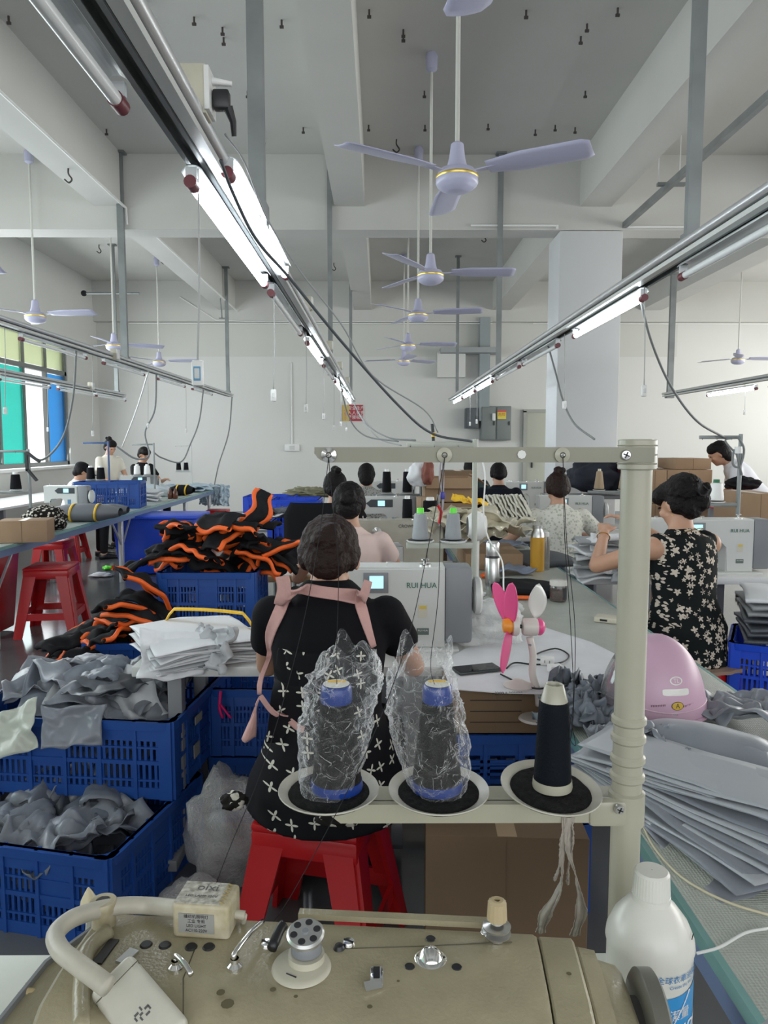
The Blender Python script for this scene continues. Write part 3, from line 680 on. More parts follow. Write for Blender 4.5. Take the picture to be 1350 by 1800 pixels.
def arch_profile(L, H, pill, arm, head, base=.0):
    """front outline of a sewing machine head, x from -L/2 (head) to L/2, arch between"""
    x0, x1 = -L / 2, L / 2; xp = x1 - pill; r = .03
    pts = [(x0, H), (x1, H), (x1, 0), (xp, 0), (xp, H - arm - r)]
    for k in range(1, 5): a = k * pi / 10; pts.append((xp - r + r * cos(a), H - arm - r + r * sin(a)))
    pts += [(xp - r, H - arm), (x0 + head, H - arm), (x0 + head, H - arm - .05), (x0, H - arm - .05)]
    return pts
def sewing_machine(label, loc, rz, style='rh', L=.44, H=.30, D=.13, s=1, group=None, brand='RUI HUA'):
    t = T('sewing_machine', label, 'sewing machine', loc, rz, group)
    body = OFFW if style != 'old' else BEIGE
    def fr(x, y, z): return Matrix.Translation((x, y, z)) @ Matrix.Rotation(pi / 2, 4, 'X')
    pill = .16 if style == 'rh' else .14
    b = MB().prism(arch_profile(L, H, pill, .13, .07), D, Matrix.Translation((0, D / 2, 0)) @ Matrix.Rotation(pi / 2, 4, 'X'))
    bmesh.ops.bevel(b.bm, geom=[e for e in b.bm.edges if abs(e.verts[0].co.y - e.verts[1].co.y) < 1e-5], offset=.008, segments=2, affect='EDGES')
    b.build('arm', body, t, world=False)
    MB().box((-.02, 0, .0), (L + .14, D + .05, .012), bev=.003).build('bed', body, t, world=False)
    e = MB().box((L / 2 + .05, 0, H / 2 + .01), (.10, D - .005, H - .02), bev=.012).build('end_cover', GREYP if style != 'old' else BEIGE, t, world=False)
    MR = Matrix.Rotation(pi / 2, 4, 'Y')
    MB().lathe([(.0, 0), (.055, 0), (.068, .006), (.07, .022), (.062, .030), (.03, .032), (0, .032)], 32, (L / 2 + .108, 0, H * .62), MR, cap=False).build('handwheel', OFFW if style != 'old' else BEIGE, t, world=False)
    MB().cyl((L / 2 + .09, 0, H * .62), (L / 2 + .112, 0, H * .62), .03, seg=16).build('wheel_hub', GREYP, t, world=False)
    n = MB(); x = -L / 2 + .035; n.cyl((x, 0, H - .18), (x, 0, H + .02), .006, seg=8); n.cyl((x, 0, .02), (x, 0, H - .15), .0035, seg=8); n.box((x, -.01, .02), (.02, .03, .008)); n.build('needle_bar', CHROME, t, world=False)
    for xx in (-L / 2 + .06, -L / 2 + .14, 0.02): MB().tube([(xx, -.02, H), (xx, -.02, H + .014), (xx + .02, -.02, H + .014)], .003, 6).build('thread_guide', CHROME, t, world=False)
    g = MB(); g.lathe([(.022, H), (.022, H + .006), (.006, H + .008), (.006, H + .02), (.016, H + .021), (.016, H + .026)], 16, (L / 2 - .07, -.02, 0)); g.build('tension_post', CHROME, t, world=False)
    yf = -D / 2 - .0015
    if style == 'rh':
        p = MB().box((-.02, yf, H - .055), (.09, .006, .075), bev=.002).build('display_panel', GREYP, t, world=False)
        MB().box((-.018, yf - .004, H - .052), (.05, .002, .045)).build('lcd_screen', SCREEN, p, world=False)
        text_o('brand_name', brand, .028, fr(L / 2 - .085, yf - .001, H - .065), INKG, t, world=False)
        q = MB().box((L / 2 - .08, yf, H * .47), (.032, .002, .048)).build('warning_label', mat('label_cream', (.6, .57, .48), .5), t, world=False)
        MB().box((L / 2 - .08, yf - .001, H * .47 + .014), (.026, .002, .012)).build('yellow_strip', mat('label_yellow', (.65, .5, .1), .5), q, world=False)
        q = MB().box((L / 2 - .08, yf, H * .22), (.044, .002, .024)).build('badge', mat('badge_green', (.12, .16, .14), .4), t, world=False)
        text_o('brand_name', brand, .009, fr(L / 2 - .08, yf - .0015, H * .22 + .004), WHITEP, q, world=False)
    elif style == 'disp':
        p = MB(); p.prism([(-.09, .0), (-.05, .03), (.12, .03), (.12, -.03), (-.06, -.03)], .006, Matrix.Translation((.03, yf + .004, H - .05)) @ Matrix.Rotation(pi / 2, 4, 'X')); p = p.build('display_panel', mat('panel_dark', (.05, .06, .07), .3), t, world=False)
        MB().box((.06, yf - .004, H - .05), (.055, .002, .042)).build('lcd_screen', SCREEN, p, world=False)
        MB().box((L / 2 - .09, yf, H * .42), (.035, .002, .06)).build('blue_label', mat('label_blue', (.10, .22, .40), .5), t, world=False)
    else:
        text_o('brand_name', brand, .026, fr(L / 2 - .12, yf - .001, H - .035), INK, t, world=False)
        k = MB().lathe([(.03, 0), (.03, .012), (.012, .02), (.012, .03)], 20, (-L / 2 + .12, yf, H - .07), Matrix.Rotation(pi / 2, 4, 'X')); k.build('tension_dial', STEEL, t, world=False)
    if s != 1: t.scale = (s, s, s)
    return t

def cone_o(label, loc, m, tip=None, r0=.032, r1=.022, h=.10, group=None, base=None, ring=True):
    t = T('thread_cone', label, 'thread cone', loc, 0, group)
    prof = [(r0 * .98, .004), (r0, .012)] + [(r0 + (r1 - r0) * k / 8 + (.0006 if k % 2 else 0), .012 + (h - .024) * k / 8) for k in range(1, 9)] + [(r1 * .8, h - .008)]
    MB().lathe(prof, 24).build('thread', m, t, world=False)
    MB().lathe([(r1 * .62, h - .012), (r1 * .55, h + .012), (r1 * .35, h + .012), (r1 * .35, h - .01)], 20).build('core_tip', tip or WHITEP, t, world=False)
    if base: MB().lathe([(r0 * 1.02, 0), (r0 * 1.04, .005), (r0 * 1.0, .014)], 24).build('core_base', base, t, world=False)
    return t
def thread_stand(label, loc, rz, h=.75, side=-1, reach=.28, low=.35, discs=((-.09, 0), (-.23, 0)), m=OFFW, pr=.011, top=True, group='thread stands', dm=BLACKP):
    """pole with a top guide arm and a lower arm with cone discs"""
    t = T('thread_stand', label, 'thread stand', loc, rz, group)
    MB().cyl((0, 0, 0), (0, 0, h), pr, seg=16).build('pole', m, t, world=False)
    if top:
        a = MB().box((side * reach / 2, 0, h - .02), (reach, .012, .022), bev=.003).build('guide_arm', m, t, world=False)
        for k in range(3): MB().tube([(side * reach * (.95 - .35 * k), -.006, h - .02), (side * reach * (.95 - .35 * k), -.02, h - .026), (side * reach * (.95 - .35 * k), -.014, h - .036)], .0022, 6).build('thread_eye', CHROME, a, world=False)
    MB().box((side * reach / 2, 0, low), (reach, .018, .024), bev=.003).build('spool_arm', m, t, world=False)
    for dx, dy in discs:
        d = MB().lathe([(.001, low + .012), (.05, low + .014), (.056, low + .02), (.05, low + .022), (.001, low + .02)], 28, (dx * (-side) * -1 if False else dx, dy, 0)).build('spool_disc', WHITEP, t, world=False)
        MB().lathe([(.001, low + .021), (.05, low + .021), (.05, low + .024), (.001, low + .024)], 28, (dx, dy, 0)).build('felt_pad', dm, d, world=False)
    return t

def table(name, label, x0, x1, y0, y1, z=.75, m=TABLETOP, th=.03, legs=(), edge=None, cat='table', lm=ALU, rot=None):
    t = T(name, label, cat, ((x0 + x1) / 2, (y0 + y1) / 2, 0))
    MB().box(((x0 + x1) / 2, (y0 + y1) / 2, z - th / 2), (x1 - x0, y1 - y0, th), bev=.004).build('tabletop', m, t)
    if edge: MB().box(((x0 + x1) / 2, (y0 + y1) / 2, z - th - .03), (x1 - x0 - .01, y1 - y0 - .01, .06)).build('apron_rail', edge, t)
    for x, y in legs: MB().box((x, y, (z - th) / 2), (.05, .05, z - th), bev=.004).build('leg', lm, t)
    return t

# ---------------- cloth ----------------
def sheet_f(w, h, amp, seed, fr=3.0, droop=0, curl=0):
    o = Vector((seed * 3.17, seed * 1.31, seed * .77))
    def f(u, v):
        x = (u - .5) * w; y = (v - .5) * h
        p = Vector((u * fr, v * fr * h / w, 0)) + o
        n = noise.noise(p); n2 = noise.noise(p * 2.3 + Vector((5, 1, 2)))
        rg = 1 - abs(noise.noise(p * 1.2 + Vector((9, 3, 1)))) * 3
        z = amp * (n * 1.3 + n2 * .45 + rg * .35) - droop * ((2 * u - 1) ** 2 + (2 * v - 1) ** 2) * .5 + curl * (max(0, 2 * u - 1) ** 2)
        sh = amp * .9
        return Vector((x + sh * noise.noise(p + Vector((3, 7, 0))), y + sh * noise.noise(p + Vector((1, 0, 8))), z))
    return f
def cloth_piece(name, label, cat, loc, rot, w, h, amp, seed, m, group=None, fr=3, droop=0, th=.003, nu=22, curl=0, trim=None):
    f = sheet_f(w, h, amp, seed, fr, droop, curl)
    nv = max(6, int(nu * h / w)); M = Matrix.Translation(loc) @ Euler([radians(a) for a in rot]).to_matrix().to_4x4()
    o = MB().grid(f, nu, nv).build(name, m, None, 180, solid=th); o.matrix_basis = M
    tag(o, label, cat, group)
    if trim:
        e = .5 * .035 / h
        for v0 in trim:
            def g(u, v):
                vv = v0 + (v - .5) * .07 / h; uu = .02 + .96 * u
                p = f(uu, min(1.02, max(-.02, vv))); return p + Vector((0, 0, .006 + th / 2))
            c = MB().grid(g, nu, 3).build('orange_trim', ORANGE, None, 180, solid=.004); c.parent = o
            def g2(u, v):
                vv = v0 + (v - .5) * .07 / h; uu = .02 + .96 * u
                p = f(uu, min(1.02, max(-.02, vv))); return p - Vector((0, 0, .006 + th / 2))
            c = MB().grid(g2, nu, 3).build('orange_trim', ORANGE, None, 180, solid=.004); c.parent = o
    return o
def cuff(name, label, cat, loc, rot, L, r, seed, m, group=None):
    """puffed gathered sleeve piece with a scrunched band"""
    def f(u, v):
        a = 2 * pi * u; k = 1 - .45 * math.exp(-((v - .62) / .08) ** 2) + .12 * noise.noise(Vector((u * 9, v * 3, seed)))
        rr = r * k * (1 if v > .02 else .8); return Vector((rr * cos(a) * 1.25, (v - .5) * L, rr * sin(a) * .62 + .012 * noise.noise(Vector((u * 20, v * 12, seed + 3)))))
    o = MB().grid(f, 26, 18, True).build(name, m, None, 180, solid=.003); o.matrix_basis = Matrix.Translation(loc) @ Euler([radians(a) for a in rot]).to_matrix().to_4x4()
    return tag(o, label, cat, group)
def rz_rad(d): return radians(d)
def ctext(): pass

# ---------------- people ----------------
def hairtex():
    t = bpy.data.textures.get('hair_waves') or bpy.data.textures.new('hair_waves', 'CLOUDS'); t.noise_scale = .022; return t
def remesh(o, vox, it=6, disp=0):
    r = o.modifiers.new('r', 'REMESH'); r.mode = 'VOXEL'; r.voxel_size = vox; r.use_smooth_shade = True
    s = o.modifiers.new('s', 'SMOOTH'); s.factor = .5; s.iterations = it
    if disp: d = o.modifiers.new('d', 'DISPLACE'); d.texture = hairtex(); d.strength = disp; d.mid_level = .5; d.texture_coords = 'LOCAL'
    return o
def ik(a, b, l1, l2, pole):
    d = b - a; L = min(d.length, (l1 + l2) * .995); dn = d.normalized(); x = (l1 * l1 - l2 * l2 + L * L) / (2 * L); hh = sqrt(max(0, l1 * l1 - x * x))
    p = pole - dn * pole.dot(dn); p.normalize(); return a + dn * x + p * hh, a + dn * L
def rings(b, R, seg=20):
    """R: list of (centre, rx, ry, xdir, ydir)"""
    rr = [[b.bm.verts.new(c + xd * rx * cos(2 * pi * k / seg) + yd * ry * sin(2 * pi * k / seg)) for k in range(seg)] for c, rx, ry, xd, yd in R]
    for A, B_ in zip(rr, rr[1:]):
        for k in range(seg): b._f([A[k], A[(k + 1) % seg], B_[(k + 1) % seg], B_[k]])
    b._f(rr[0][::-1]); b._f(rr[-1])
def capsule(b, p0, p1, r0, r1, seg=14):
    b.tube([p0, p1], [r0, r1], seg); b.ball(p0, r0, seg); b.ball(p1, r1, seg)
def person(label, loc, rz, seat=.45, lean=8, w=1.0, hands=((-.2, .42, .80), (.2, .42, .80)), head=(25, 0, 0), vox=.009, skin=SKIN, hair=HAIR, style='bun',
           top=(BLACKF, 'short'), bottom=(BLACKF, 'trousers'), poles=(-1, 1), feet=None, twist=0, s=1.0, elbow_out=.6, neck=0, topname='shirt', hd=.122, fing=True, collar=.052, skirt=None):
    V = Vector; X = V((1, 0, 0)); ln = radians(lean)
    D = V((0, sin(ln), cos(ln))); FW = V((0, cos(ln), -sin(ln)))
    P = V((0, 0, seat + .10 if seat else .93))
    tw = Matrix.Rotation(radians(twist), 3, 'Z'); X2 = tw @ X; FW2 = tw @ FW
    pelvis = P; waist = P + D * .17; chest = P + D * .33 + FW * .0; sh = P + D * .455; nk = P + D * .50
    hp, hy, hr = [radians(a) for a in head]
    Rh = Matrix.Rotation(hy, 3, 'Z') @ Matrix.Rotation(-hp, 3, 'X') @ Matrix.Rotation(hr, 3, 'Y')
    hc = nk + (D * .5 + V((0, sin(ln + hp * .6), cos(ln + hp * .6))) * .5).normalized() * hd
    def H(x, y, z): return hc + Rh @ V((x, y, z))
    def torso(e, low=-.08, ts=None):
        L = [(P + D * low, .145 * w + e, .115 * w + e, X, FW), (P, .175 * w + e, .125 * w + e, X, FW), (P + D * .09, .165 * w + e, .12 * w + e, X, FW), (waist, .145 * w + e, .108 * w + e, X, FW),
             (P + D * .26, .152 * w + e, .112 * w + e, X2, FW2), (chest + D * .03, .165 * w + e, .115 * w + e, X2, FW2), (P + D * .42, .168 * w + e, .098 * w + e, X2, FW2), (sh + D * .008, .14 * w + e, .078 + e, X2, FW2)]
        return L
    def arms():
        out = []
        for i, sd in enumerate((-1, 1)):
            S_ = sh + X2 * sd * (.172 * w) - D * .035; tgt = V(hands[i]); pl = V((sd * elbow_out, -.25, -1))
            e, hnd = ik(S_, tgt, .285, .25, pl); out.append((S_, e, hnd, sd))
        return out
    A = arms()
    b = MB(); rings(b, torso(0)); rings(b, [(sh, .115, .07, X2, FW2), (sh + D * .03, .075, .06, X, FW), (nk + D * .02, .055, .055, X, FW), (nk * .3 + hc * .7, .05, .055, X, FW), (hc, .05, .055, X, FW)], 16)
    b.ball(H(0, -.012, .02), (.076, .092, .092), 20, Rh); b.ball(H(0, .028, -.045), (.054, .062, .062), 16, Rh); b.ball(H(0, .06, -.085), (.028, .025, .02), 12, Rh)
    b.ball(H(0, .098, -.02), (.012, .016, .022), 10, Rh); b.ball(H(0, .09, .025), (.045, .012, .012), 10, Rh); b.ball(H(0, .083, -.056), (.022, .01, .010), 10, Rh)
    for sd in (-1, 1): b.ball(H(sd * .082, -.002, -.012), (.010, .02, .032), 10, Rh); b.ball(H(sd * .04, .068, -.03), (.022, .015, .02), 10, Rh)
    for S_, e, hn, sd in A:
        b.ball(S_, .056 * w, 14); capsule(b, S_, e, .050 * w, .038 * w); capsule(b, e, hn, .038 * w, .024)
        fd = (hn - e).normalized(); fd = (fd + V((0, .25, -.15))).normalized(); side = fd.cross(V((0, 0, 1))).normalized(); up = side.cross(fd)
        MM = Matrix((side, fd, up)).transposed(); pc = hn + fd * .045; b.ball(pc, (.036, .052, .017), 12, MM)
        for q in range(4):
            r0 = hn + fd * .085 + side * (-.028 + .019 * q); ll = (.036, .042, .039, .030)[q]
            p1 = r0 + (fd - up * .35).normalized() * ll; p2 = p1 + (fd * .6 - up * .8).normalized() * ll * .8
            capsule(b, r0 - fd * .02, p1, .0085, .008, 8); capsule(b, p1, p2, .008, .007, 8)
        tb = hn + fd * .03 - side * sd * .03; t1 = tb + (fd * .7 - side * sd * .7).normalized() * .035; capsule(b, tb, t1, .011, .009, 8); capsule(b, t1, t1 + (fd - up * .3).normalized() * .026, .009, .008, 8)
    legs = []
    for i, sd in enumerate((-1, 1)):
        hip = P + X * sd * .085 * w + V((0, .02, -.02))
        if seat: kn = V((sd * .15, .42, seat + .04)); an = V((sd * .15, .40, .08)) if not feet else V(feet[i])
        else: kn = V((sd * .09, .03, .50)); an = V((sd * .09, 0, .08))
        legs.append((hip, kn, an, sd)); capsule(b, hip, kn, .085 * w, .056); capsule(b, kn, an, .054, .034)
        rings(b, [(an + V((0, -.05, -.035)), .03, .03, X, V((0, 0, 1))), (an + V((0, .03, -.035)), .038, .032, X, V((0, 0, 1))), (an + V((0, .13, -.05)), .042, .02, X, V((0, 0, 1))), (an + V((0, .18, -.055)), .03, .013, X, V((0, 0, 1)))], 12)
    o = b.build('person', skin, None, 180); remesh(o, vox, 5)
    o.location = loc; o.rotation_euler = (0, 0, radians(rz)); o.scale = (s, s, s); tag(o, label, 'person')
    def child(mb, name, m, vx=vox, it=6, disp=0, rm=True, lab=None):
        c = mb.build(name, m, None, 180); c.parent = o
        if rm: remesh(c, vx, it, disp)
        if lab: c['label'] = lab
        return c
    # hair
    h = MB(); h.ball(H(0, -.03, .022), (.087, .083, .098), 20, Rh); h.ball(H(0, .012, .058), (.080, .078, .062), 20, Rh); h.ball(H(0, -.055, -.035), (.068, .05, .06), 16, Rh)
    for sd in (-1, 1): h.ball(H(sd * .066, -.025, .0), (.026, .045, .055), 12, Rh)
    if style == 'bun': h.ball(H(0, -.108, .02), (.042, .03, .042), 14, Rh); h.ball(H(.02, -.12, .035), (.025, .02, .025), 12, Rh)
    if style == 'topbun': h.ball(H(0, -.07, .115), (.035, .035, .03), 12, Rh); h.ball(H(.02, -.10, .10), (.03, .025, .025), 12, Rh)
    if style == 'low': h.ball(H(0, -.10, .01), (.046, .03, .042), 14, Rh); h.ball(H(.012, -.118, .03), (.026, .018, .022), 12, Rh); h.ball(H(-.02, -.11, -.005), (.026, .02, .02), 12, Rh)
    if style == 'side':
        h.ball(H(0, -.05, .05), (.095, .09, .085), 18, Rh); h.ball(H(.03, -.10, .0), (.05, .045, .07), 14, Rh); h.ball(H(-.01, .045, .055), (.082, .058, .05), 14, Rh); h.ball(H(.05, -.135, .03), (.025, .022, .03), 10, Rh)
    if style == 'loose': h.ball(H(0, -.05, -.06), (.08, .05, .08), 14, Rh)
    child(h, 'hair', hair, min(vox, .006), 3, .011 if vox < .011 else .006)
    ey = MB()
    for sd in (-1, 1): ey.ball(H(sd * .03, .083, .006), (.012, .006, .006), 10, Rh)
    child(ey, 'eyes', BLACKP, rm=False)
    # clothing
    tm, sl = top; t = MB(); e = .013; TL = torso(e, -.10)
    rings(t, TL); rings(t, [(sh, .125 * 1 + e * .5, .074 + e * .4, X2, FW2), (sh + D * (.028 + neck), .09, .068, X2, FW2), (sh + D * (.05 + neck), collar + .012, collar + .014, X, FW)], 18)
    for S_, ee, hn, sd in A:
        if sl == 'none': t.ball(S_ - X2 * sd * .03 * w + D * .01, .052 * w + .008, 14)
        else:
            k = {'capm': .5, 'cap': .45, 'short': .62, 'long': 1.0}[sl]; en = S_ + (ee - S_) * k
            t.ball(S_, .053 * w + .008, 14); capsule(t, S_, en, .054 * w + .008, .05 * w + .008) if sl == 'long' else t.tube([S_, en], [.054 * w + .006, .056 * w + .006], 16)
            if sl == 'long': capsule(t, ee, hn + (ee - hn) * .12, .046, .034)
    tp = child(t, topname, tm, max(vox, .009), 4)
    bmt, kind = bottom; t = MB()
    if kind == 'trousers':
        rings(t, [(P + D * .10, .170 * w, .125 * w, X, FW), (P, .182 * w, .134 * w, X, FW), (P - D * .09, .16 * w, .13 * w, X, FW)])
        for hip, kn, an, sd in legs: capsule(t, hip, kn, .094 * w, .068); capsule(t, kn, an + V((0, 0, .03)), .064, .05)
        child(t, 'trousers', bmt, max(vox, .01), 4)
    elif kind == 'skirt' and seat:
        zlow, rb, back = skirt or (seat - .02, .25, -.05)
        R = [(waist, .158 * w, .122 * w, X, V((0, 1, 0))), (P + V((0, .0, .04)), .20 * w, .16 * w, X, V((0, 1, 0))), (V((0, .08, (P.z + zlow) / 2)), rb * .93, .26, X, V((0, 1, 0))), (V((0, .10 + back * 0, zlow)), rb, .30, X, V((0, 1, 0)))]
        rings(t, R, 28)
        for hip, kn, an, sd in legs: capsule(t, hip, kn, .098, .08)
        if True:
            for hip, kn, an, sd in legs: t.tube([kn, an + V((0, 0, .16))], [.085, .10], 14)
        child(t, 'skirt', bmt, max(vox, .01), 4)
    b = MB()
    for hip, kn, an, sd in legs:
        rings(b, [(an + V((0, -.06, -.045)), .034, .034, X, V((0, 0, 1))), (an + V((0, .03, -.04)), .044, .04, X, V((0, 0, 1))), (an + V((0, .13, -.053)), .047, .026, X, V((0, 0, 1))), (an + V((0, .19, -.06)), .034, .018, X, V((0, 0, 1)))], 14)
    child(b, 'shoes', BLACKP, rm=False)
    return o, tp, H, Rh, A
# ---------------- tables and benches ----------------
WOOD = mat('wood_edge', (.42, .29, .15), .6, var=.2, vscale=12)
NAVY = mat('blue_grey_frame', (.16, .22, .36), .45)
BENCH = mat('bench_mat', (.46, .48, .43), .28, var=.12, vscale=18)
nt, bs = nodes_of(BENCH)
tc = nt.nodes.new('ShaderNodeTexCoord')
w1 = nt.nodes.new('ShaderNodeTexWave'); w1.inputs['Scale'].default_value = 55; w1.inputs['Distortion'].default_value = 3; w1.inputs['Detail Scale'].default_value = 3
w2 = nt.nodes.new('ShaderNodeTexWave'); w2.bands_direction = 'Y'; w2.inputs['Scale'].default_value = 55; w2.inputs['Distortion'].default_value = 3
nt.links.new(tc.outputs['Object'], w1.inputs[0]); nt.links.new(tc.outputs['Object'], w2.inputs[0])
bp = nt.nodes.new('ShaderNodeBump'); bp.inputs['Strength'].default_value = .35; bp.inputs['Distance'].default_value = .004
nt.links.new(mth(nt, 'ADD', w1.outputs['Fac'], w2.outputs['Fac']), bp.inputs['Height']); nt.links.new(bp.outputs['Normal'], bs.inputs['Normal'])
def bench(label, x0, x1, y0, y1, legs, m):
    t = table('work_bench', label, x0, x1, y0, y1, .75, m, .02, legs, NAVY, 'work bench')
    for x in (x0 - .003, x1 + .003): MB().box((x, (y0 + y1) / 2, .738), (.012, y1 - y0, .024)).build('glass_edge', GLASS, t)
    return t
bench('long pale green work bench at right, its teal glass edge running toward the camera', .50, 1.08, .55, 5.7, [(.54, 2.9), (1.04, 2.95), (.54, 5.6), (1.04, 5.6), (1.04, .62), (.56, .62)], BENCH)
lb = bench('long pale green work bench at left with a blue-grey frame', -3.62, -2.76, 4.3, 12.3, [(-2.80, y) for y in (5.29, 7.95, 10.6, 12.1)] + [(-3.55, y) for y in (5.29, 7.95, 10.6, 12.1)], mat('bench_left', (.38, .44, .42), .5))
for y in (5.29, 7.95):
    for s in (-1, 1): MB().bar((-2.79, y + s * .03, .42), (-2.79, y + s * .28, .68), .015, .015).build('brace', ALU, lb)
tA = table('sewing_table', 'sewing table in front of the woman in the pink apron', -.84, .485, 2.44, 2.99, .75, OFFW, .035, [(-.72, 2.9), (.40, 2.9), (-.72, 2.55)], None, 'sewing table', GREYP)
table('sewing_table', 'wood-edged sewing table in front of the woman in pale pink', -1.0, .485, 4.15, 4.7, .75, WOOD, .035, [(-.9, 4.6), (.4, 4.6), (-.9, 4.25)], None, 'sewing table', GREYP)
MB().box((-.26, 4.43, .752), (1.44, .5, .004)).build('laminate', WHITEP, bpy.data.objects['sewing_table.001'])
table('sewing_table', 'white sewing table behind the black office chair', -.9, .45, 5.6, 6.15, .75, WHITEP, .035, [(-.8, 6.05), (.4, 6.05), (-.8, 5.7), (.4, 5.7)], None, 'sewing table', GREYP)
table('sewing_table', 'distant sewing table below the grey-patterned worker', -.7, .6, 8.0, 8.55, .75, WHITEP, .035, [(-.6, 8.1), (.5, 8.1)], None, 'sewing table', GREYP)
table('sewing_table', 'distant sewing table in front of the worker in the black tee', .9, 1.95, 8.1, 8.7, .75, WHITEP, .035, [(1.0, 8.2), (1.85, 8.2)], None, 'sewing table', GREYP)
table('sewing_table', 'white sewing table behind the woman in the flowered dress', 1.13, 2.75, 4.1, 4.65, .75, WHITEP, .04, [(1.2, 4.2), (1.2, 4.58), (2.0, 4.3), (2.68, 4.58)], None, 'sewing table', mat('dark_leg', (.06, .065, .08), .5))
table('sewing_table', 'sewing table in front of the woman in the white flowered blouse', 1.13, 2.3, 5.9, 6.4, .75, WHITEP, .035, [(1.2, 6.0), (2.2, 6.0)], None, 'sewing table', GREYP)
table('sewing_table', 'white table top behind the blue crates at the centre left', -1.25, -.62, 6.9, 7.5, .80, WHITEP, .03, [(-1.2, 7.0), (-.7, 7.0)], None, 'sewing table', GREYP)
table('sewing_table', 'machine table against the left wall below the window', -5.3, -4.5, 6.6, 11.6, .74, WHITEP, .03, [(-5.2, 6.8), (-4.6, 6.8), (-4.6, 9.0), (-4.6, 11.4)], None, 'sewing table', GREYP)
table('packing_table', 'table draped with red cloth at the far right', 2.75, 4.1, 6.1, 6.8, 1.0, WHITEP, .03, [(2.8, 6.2), (2.8, 6.7), (4.0, 6.2)], None, 'table', GREYP)
tF = table('sewing_table', 'nearest sewing table carrying the old beige machine', -1.3, .40, .35, 1.03, .75, TABLETOP, .035, [(-1.2, .95), (.34, .95)], None, 'sewing table', GREYP)

# ---------------- crates at left, near ----------------
cr = math.radians
def off(c, rz, x, y): a = radians(rz); return (c[0] + x * cos(a) - y * sin(a), c[1] + x * sin(a) + y * cos(a), c[2])
cU = off((-.712, 2.443, .283), -6, -.38, .31)
crate('crate', 'large blue lattice crate of grey fabric, upper one at the left', cU, -6, .76, .62, .275, nx=6, solid=(2,))
cL = off((-.805, 2.077, 0), -13, -.36, .30)
crate('crate', 'blue lattice crate of grey fabric, lower front one at the left', cL, -13, .72, .58, .28, nx=6, solid=(4,))
crate('crate', 'blue crate on the floor hidden under the upper grey fabric crate', (-1.15, 3.03, 0), -6, .72, .40, .28, nx=5)
crate('crate', 'empty blue crate left of the seated woman, topmost under her table', (-.44, 3.0, .275), -2, .44, .36, .27, nx=5, solid=())
crate('crate', 'blue crate under the empty one left of the seated woman', (-.44, 3.0, 0), -2, .44, .36, .27, nx=5, solid=())
cu = bpy.data.objects['crate']
for px, py, h in ((349, 1262, .03), (347, 1316, .05)):
    MB().box(at(px, py, 2.66), (.003, .07, h), Euler((0, 0, radians(-6)))).build('label_card', mat('label_card', (.34, .33, .28), .6), cu)
# grey fabric pieces heaped in them
def heap(c, rz, L, D, z, n, seed, label, group, mats, size=.26, dome=.05, cuffs=3):
    r = random.Random(seed)
    for k in range(n):
        s = size * r.uniform(.75, 1.2); mg = .9 if z > c[2] + .22 else 1.4
        x = r.uniform(-.5, .5) * (L - s * mg); y = r.uniform(-.5, .5) * (D - s * mg)
        p = off((c[0], c[1], 0), rz, x, y); zz = z + dome * (1 - (2 * x / L) ** 2) * (1 - (2 * y / D) ** 2) + r.uniform(-.035, .02)
        if k < cuffs: cuff('fabric_piece', label, 'fabric', (p[0], p[1], zz + .02), (r.uniform(-12, 12), r.uniform(-12, 12), r.uniform(0, 360)), s * .85, .055, k + seed, r.choice(mats), group)
        else: cloth_piece('fabric_piece', label, 'fabric', (p[0], p[1], zz), (r.uniform(-24, 24), r.uniform(-24, 24), r.uniform(0, 360)), s, s * r.uniform(.5, .8), .045, k + seed * 3.3, r.choice(mats), group, fr=r.uniform(2.2, 3.6), droop=.04)
gm = [GREYF, GREYF, GREYD, mat('blue_grey_fabric', (.16, .18, .215), .4, var=.1, bump=.08, bscale=25), GREYF]
heap(cU, -6, .76, .62, .545, 30, 3, 'crumpled grey fabric piece heaped in the upper blue crate', 'grey pieces in the upper crate', gm + [GREYL], .30, .07, 4)
heap(cU, -6, .74, .60, .40, 8, 9, 'crumpled grey fabric piece heaped in the upper blue crate', 'grey pieces in the upper crate', gm, .34, .0, 0)
heap(cL, -13, .70, .56, .235, 24, 5, 'crumpled grey fabric piece heaped in the lower blue crate', 'grey pieces in the lower crate', gm, .27, .03, 5)
heap(cL, -13, .70, .56, .12, 8, 11, 'crumpled grey fabric piece heaped in the lower blue crate', 'grey pieces in the lower crate', gm, .32, .0, 0)
p = at(75, 1195, 3.0); cloth_piece('fabric_piece', 'grey fabric piece standing up over the back left rim of the upper crate', 'fabric', at(110, 1195, 2.95), (60, 10, 5), .30, .16, .05, 41, GREYF, th=.003)
cloth_piece('fabric_piece', 'grey fabric piece standing against the right back of the upper crate', 'fabric', at(285, 1215, 2.85), (62, 5, -10), .22, .20, .04, 43, GREYD)
cloth_piece('fabric_piece', 'grey fabric piece hanging over the front rim of the upper crate', 'fabric', at(128, 1275, 2.43), (55, 0, 8), .20, .14, .02, 45, GREYF)
cloth_piece('fabric_piece', 'pale greenish folded piece draped over the crate corner at the left edge', 'fabric', at(20, 1285, 2.42), (60, -20, 0), .18, .16, .02, 47, mat('pale_green_fabric', (.50, .53, .46), .35))
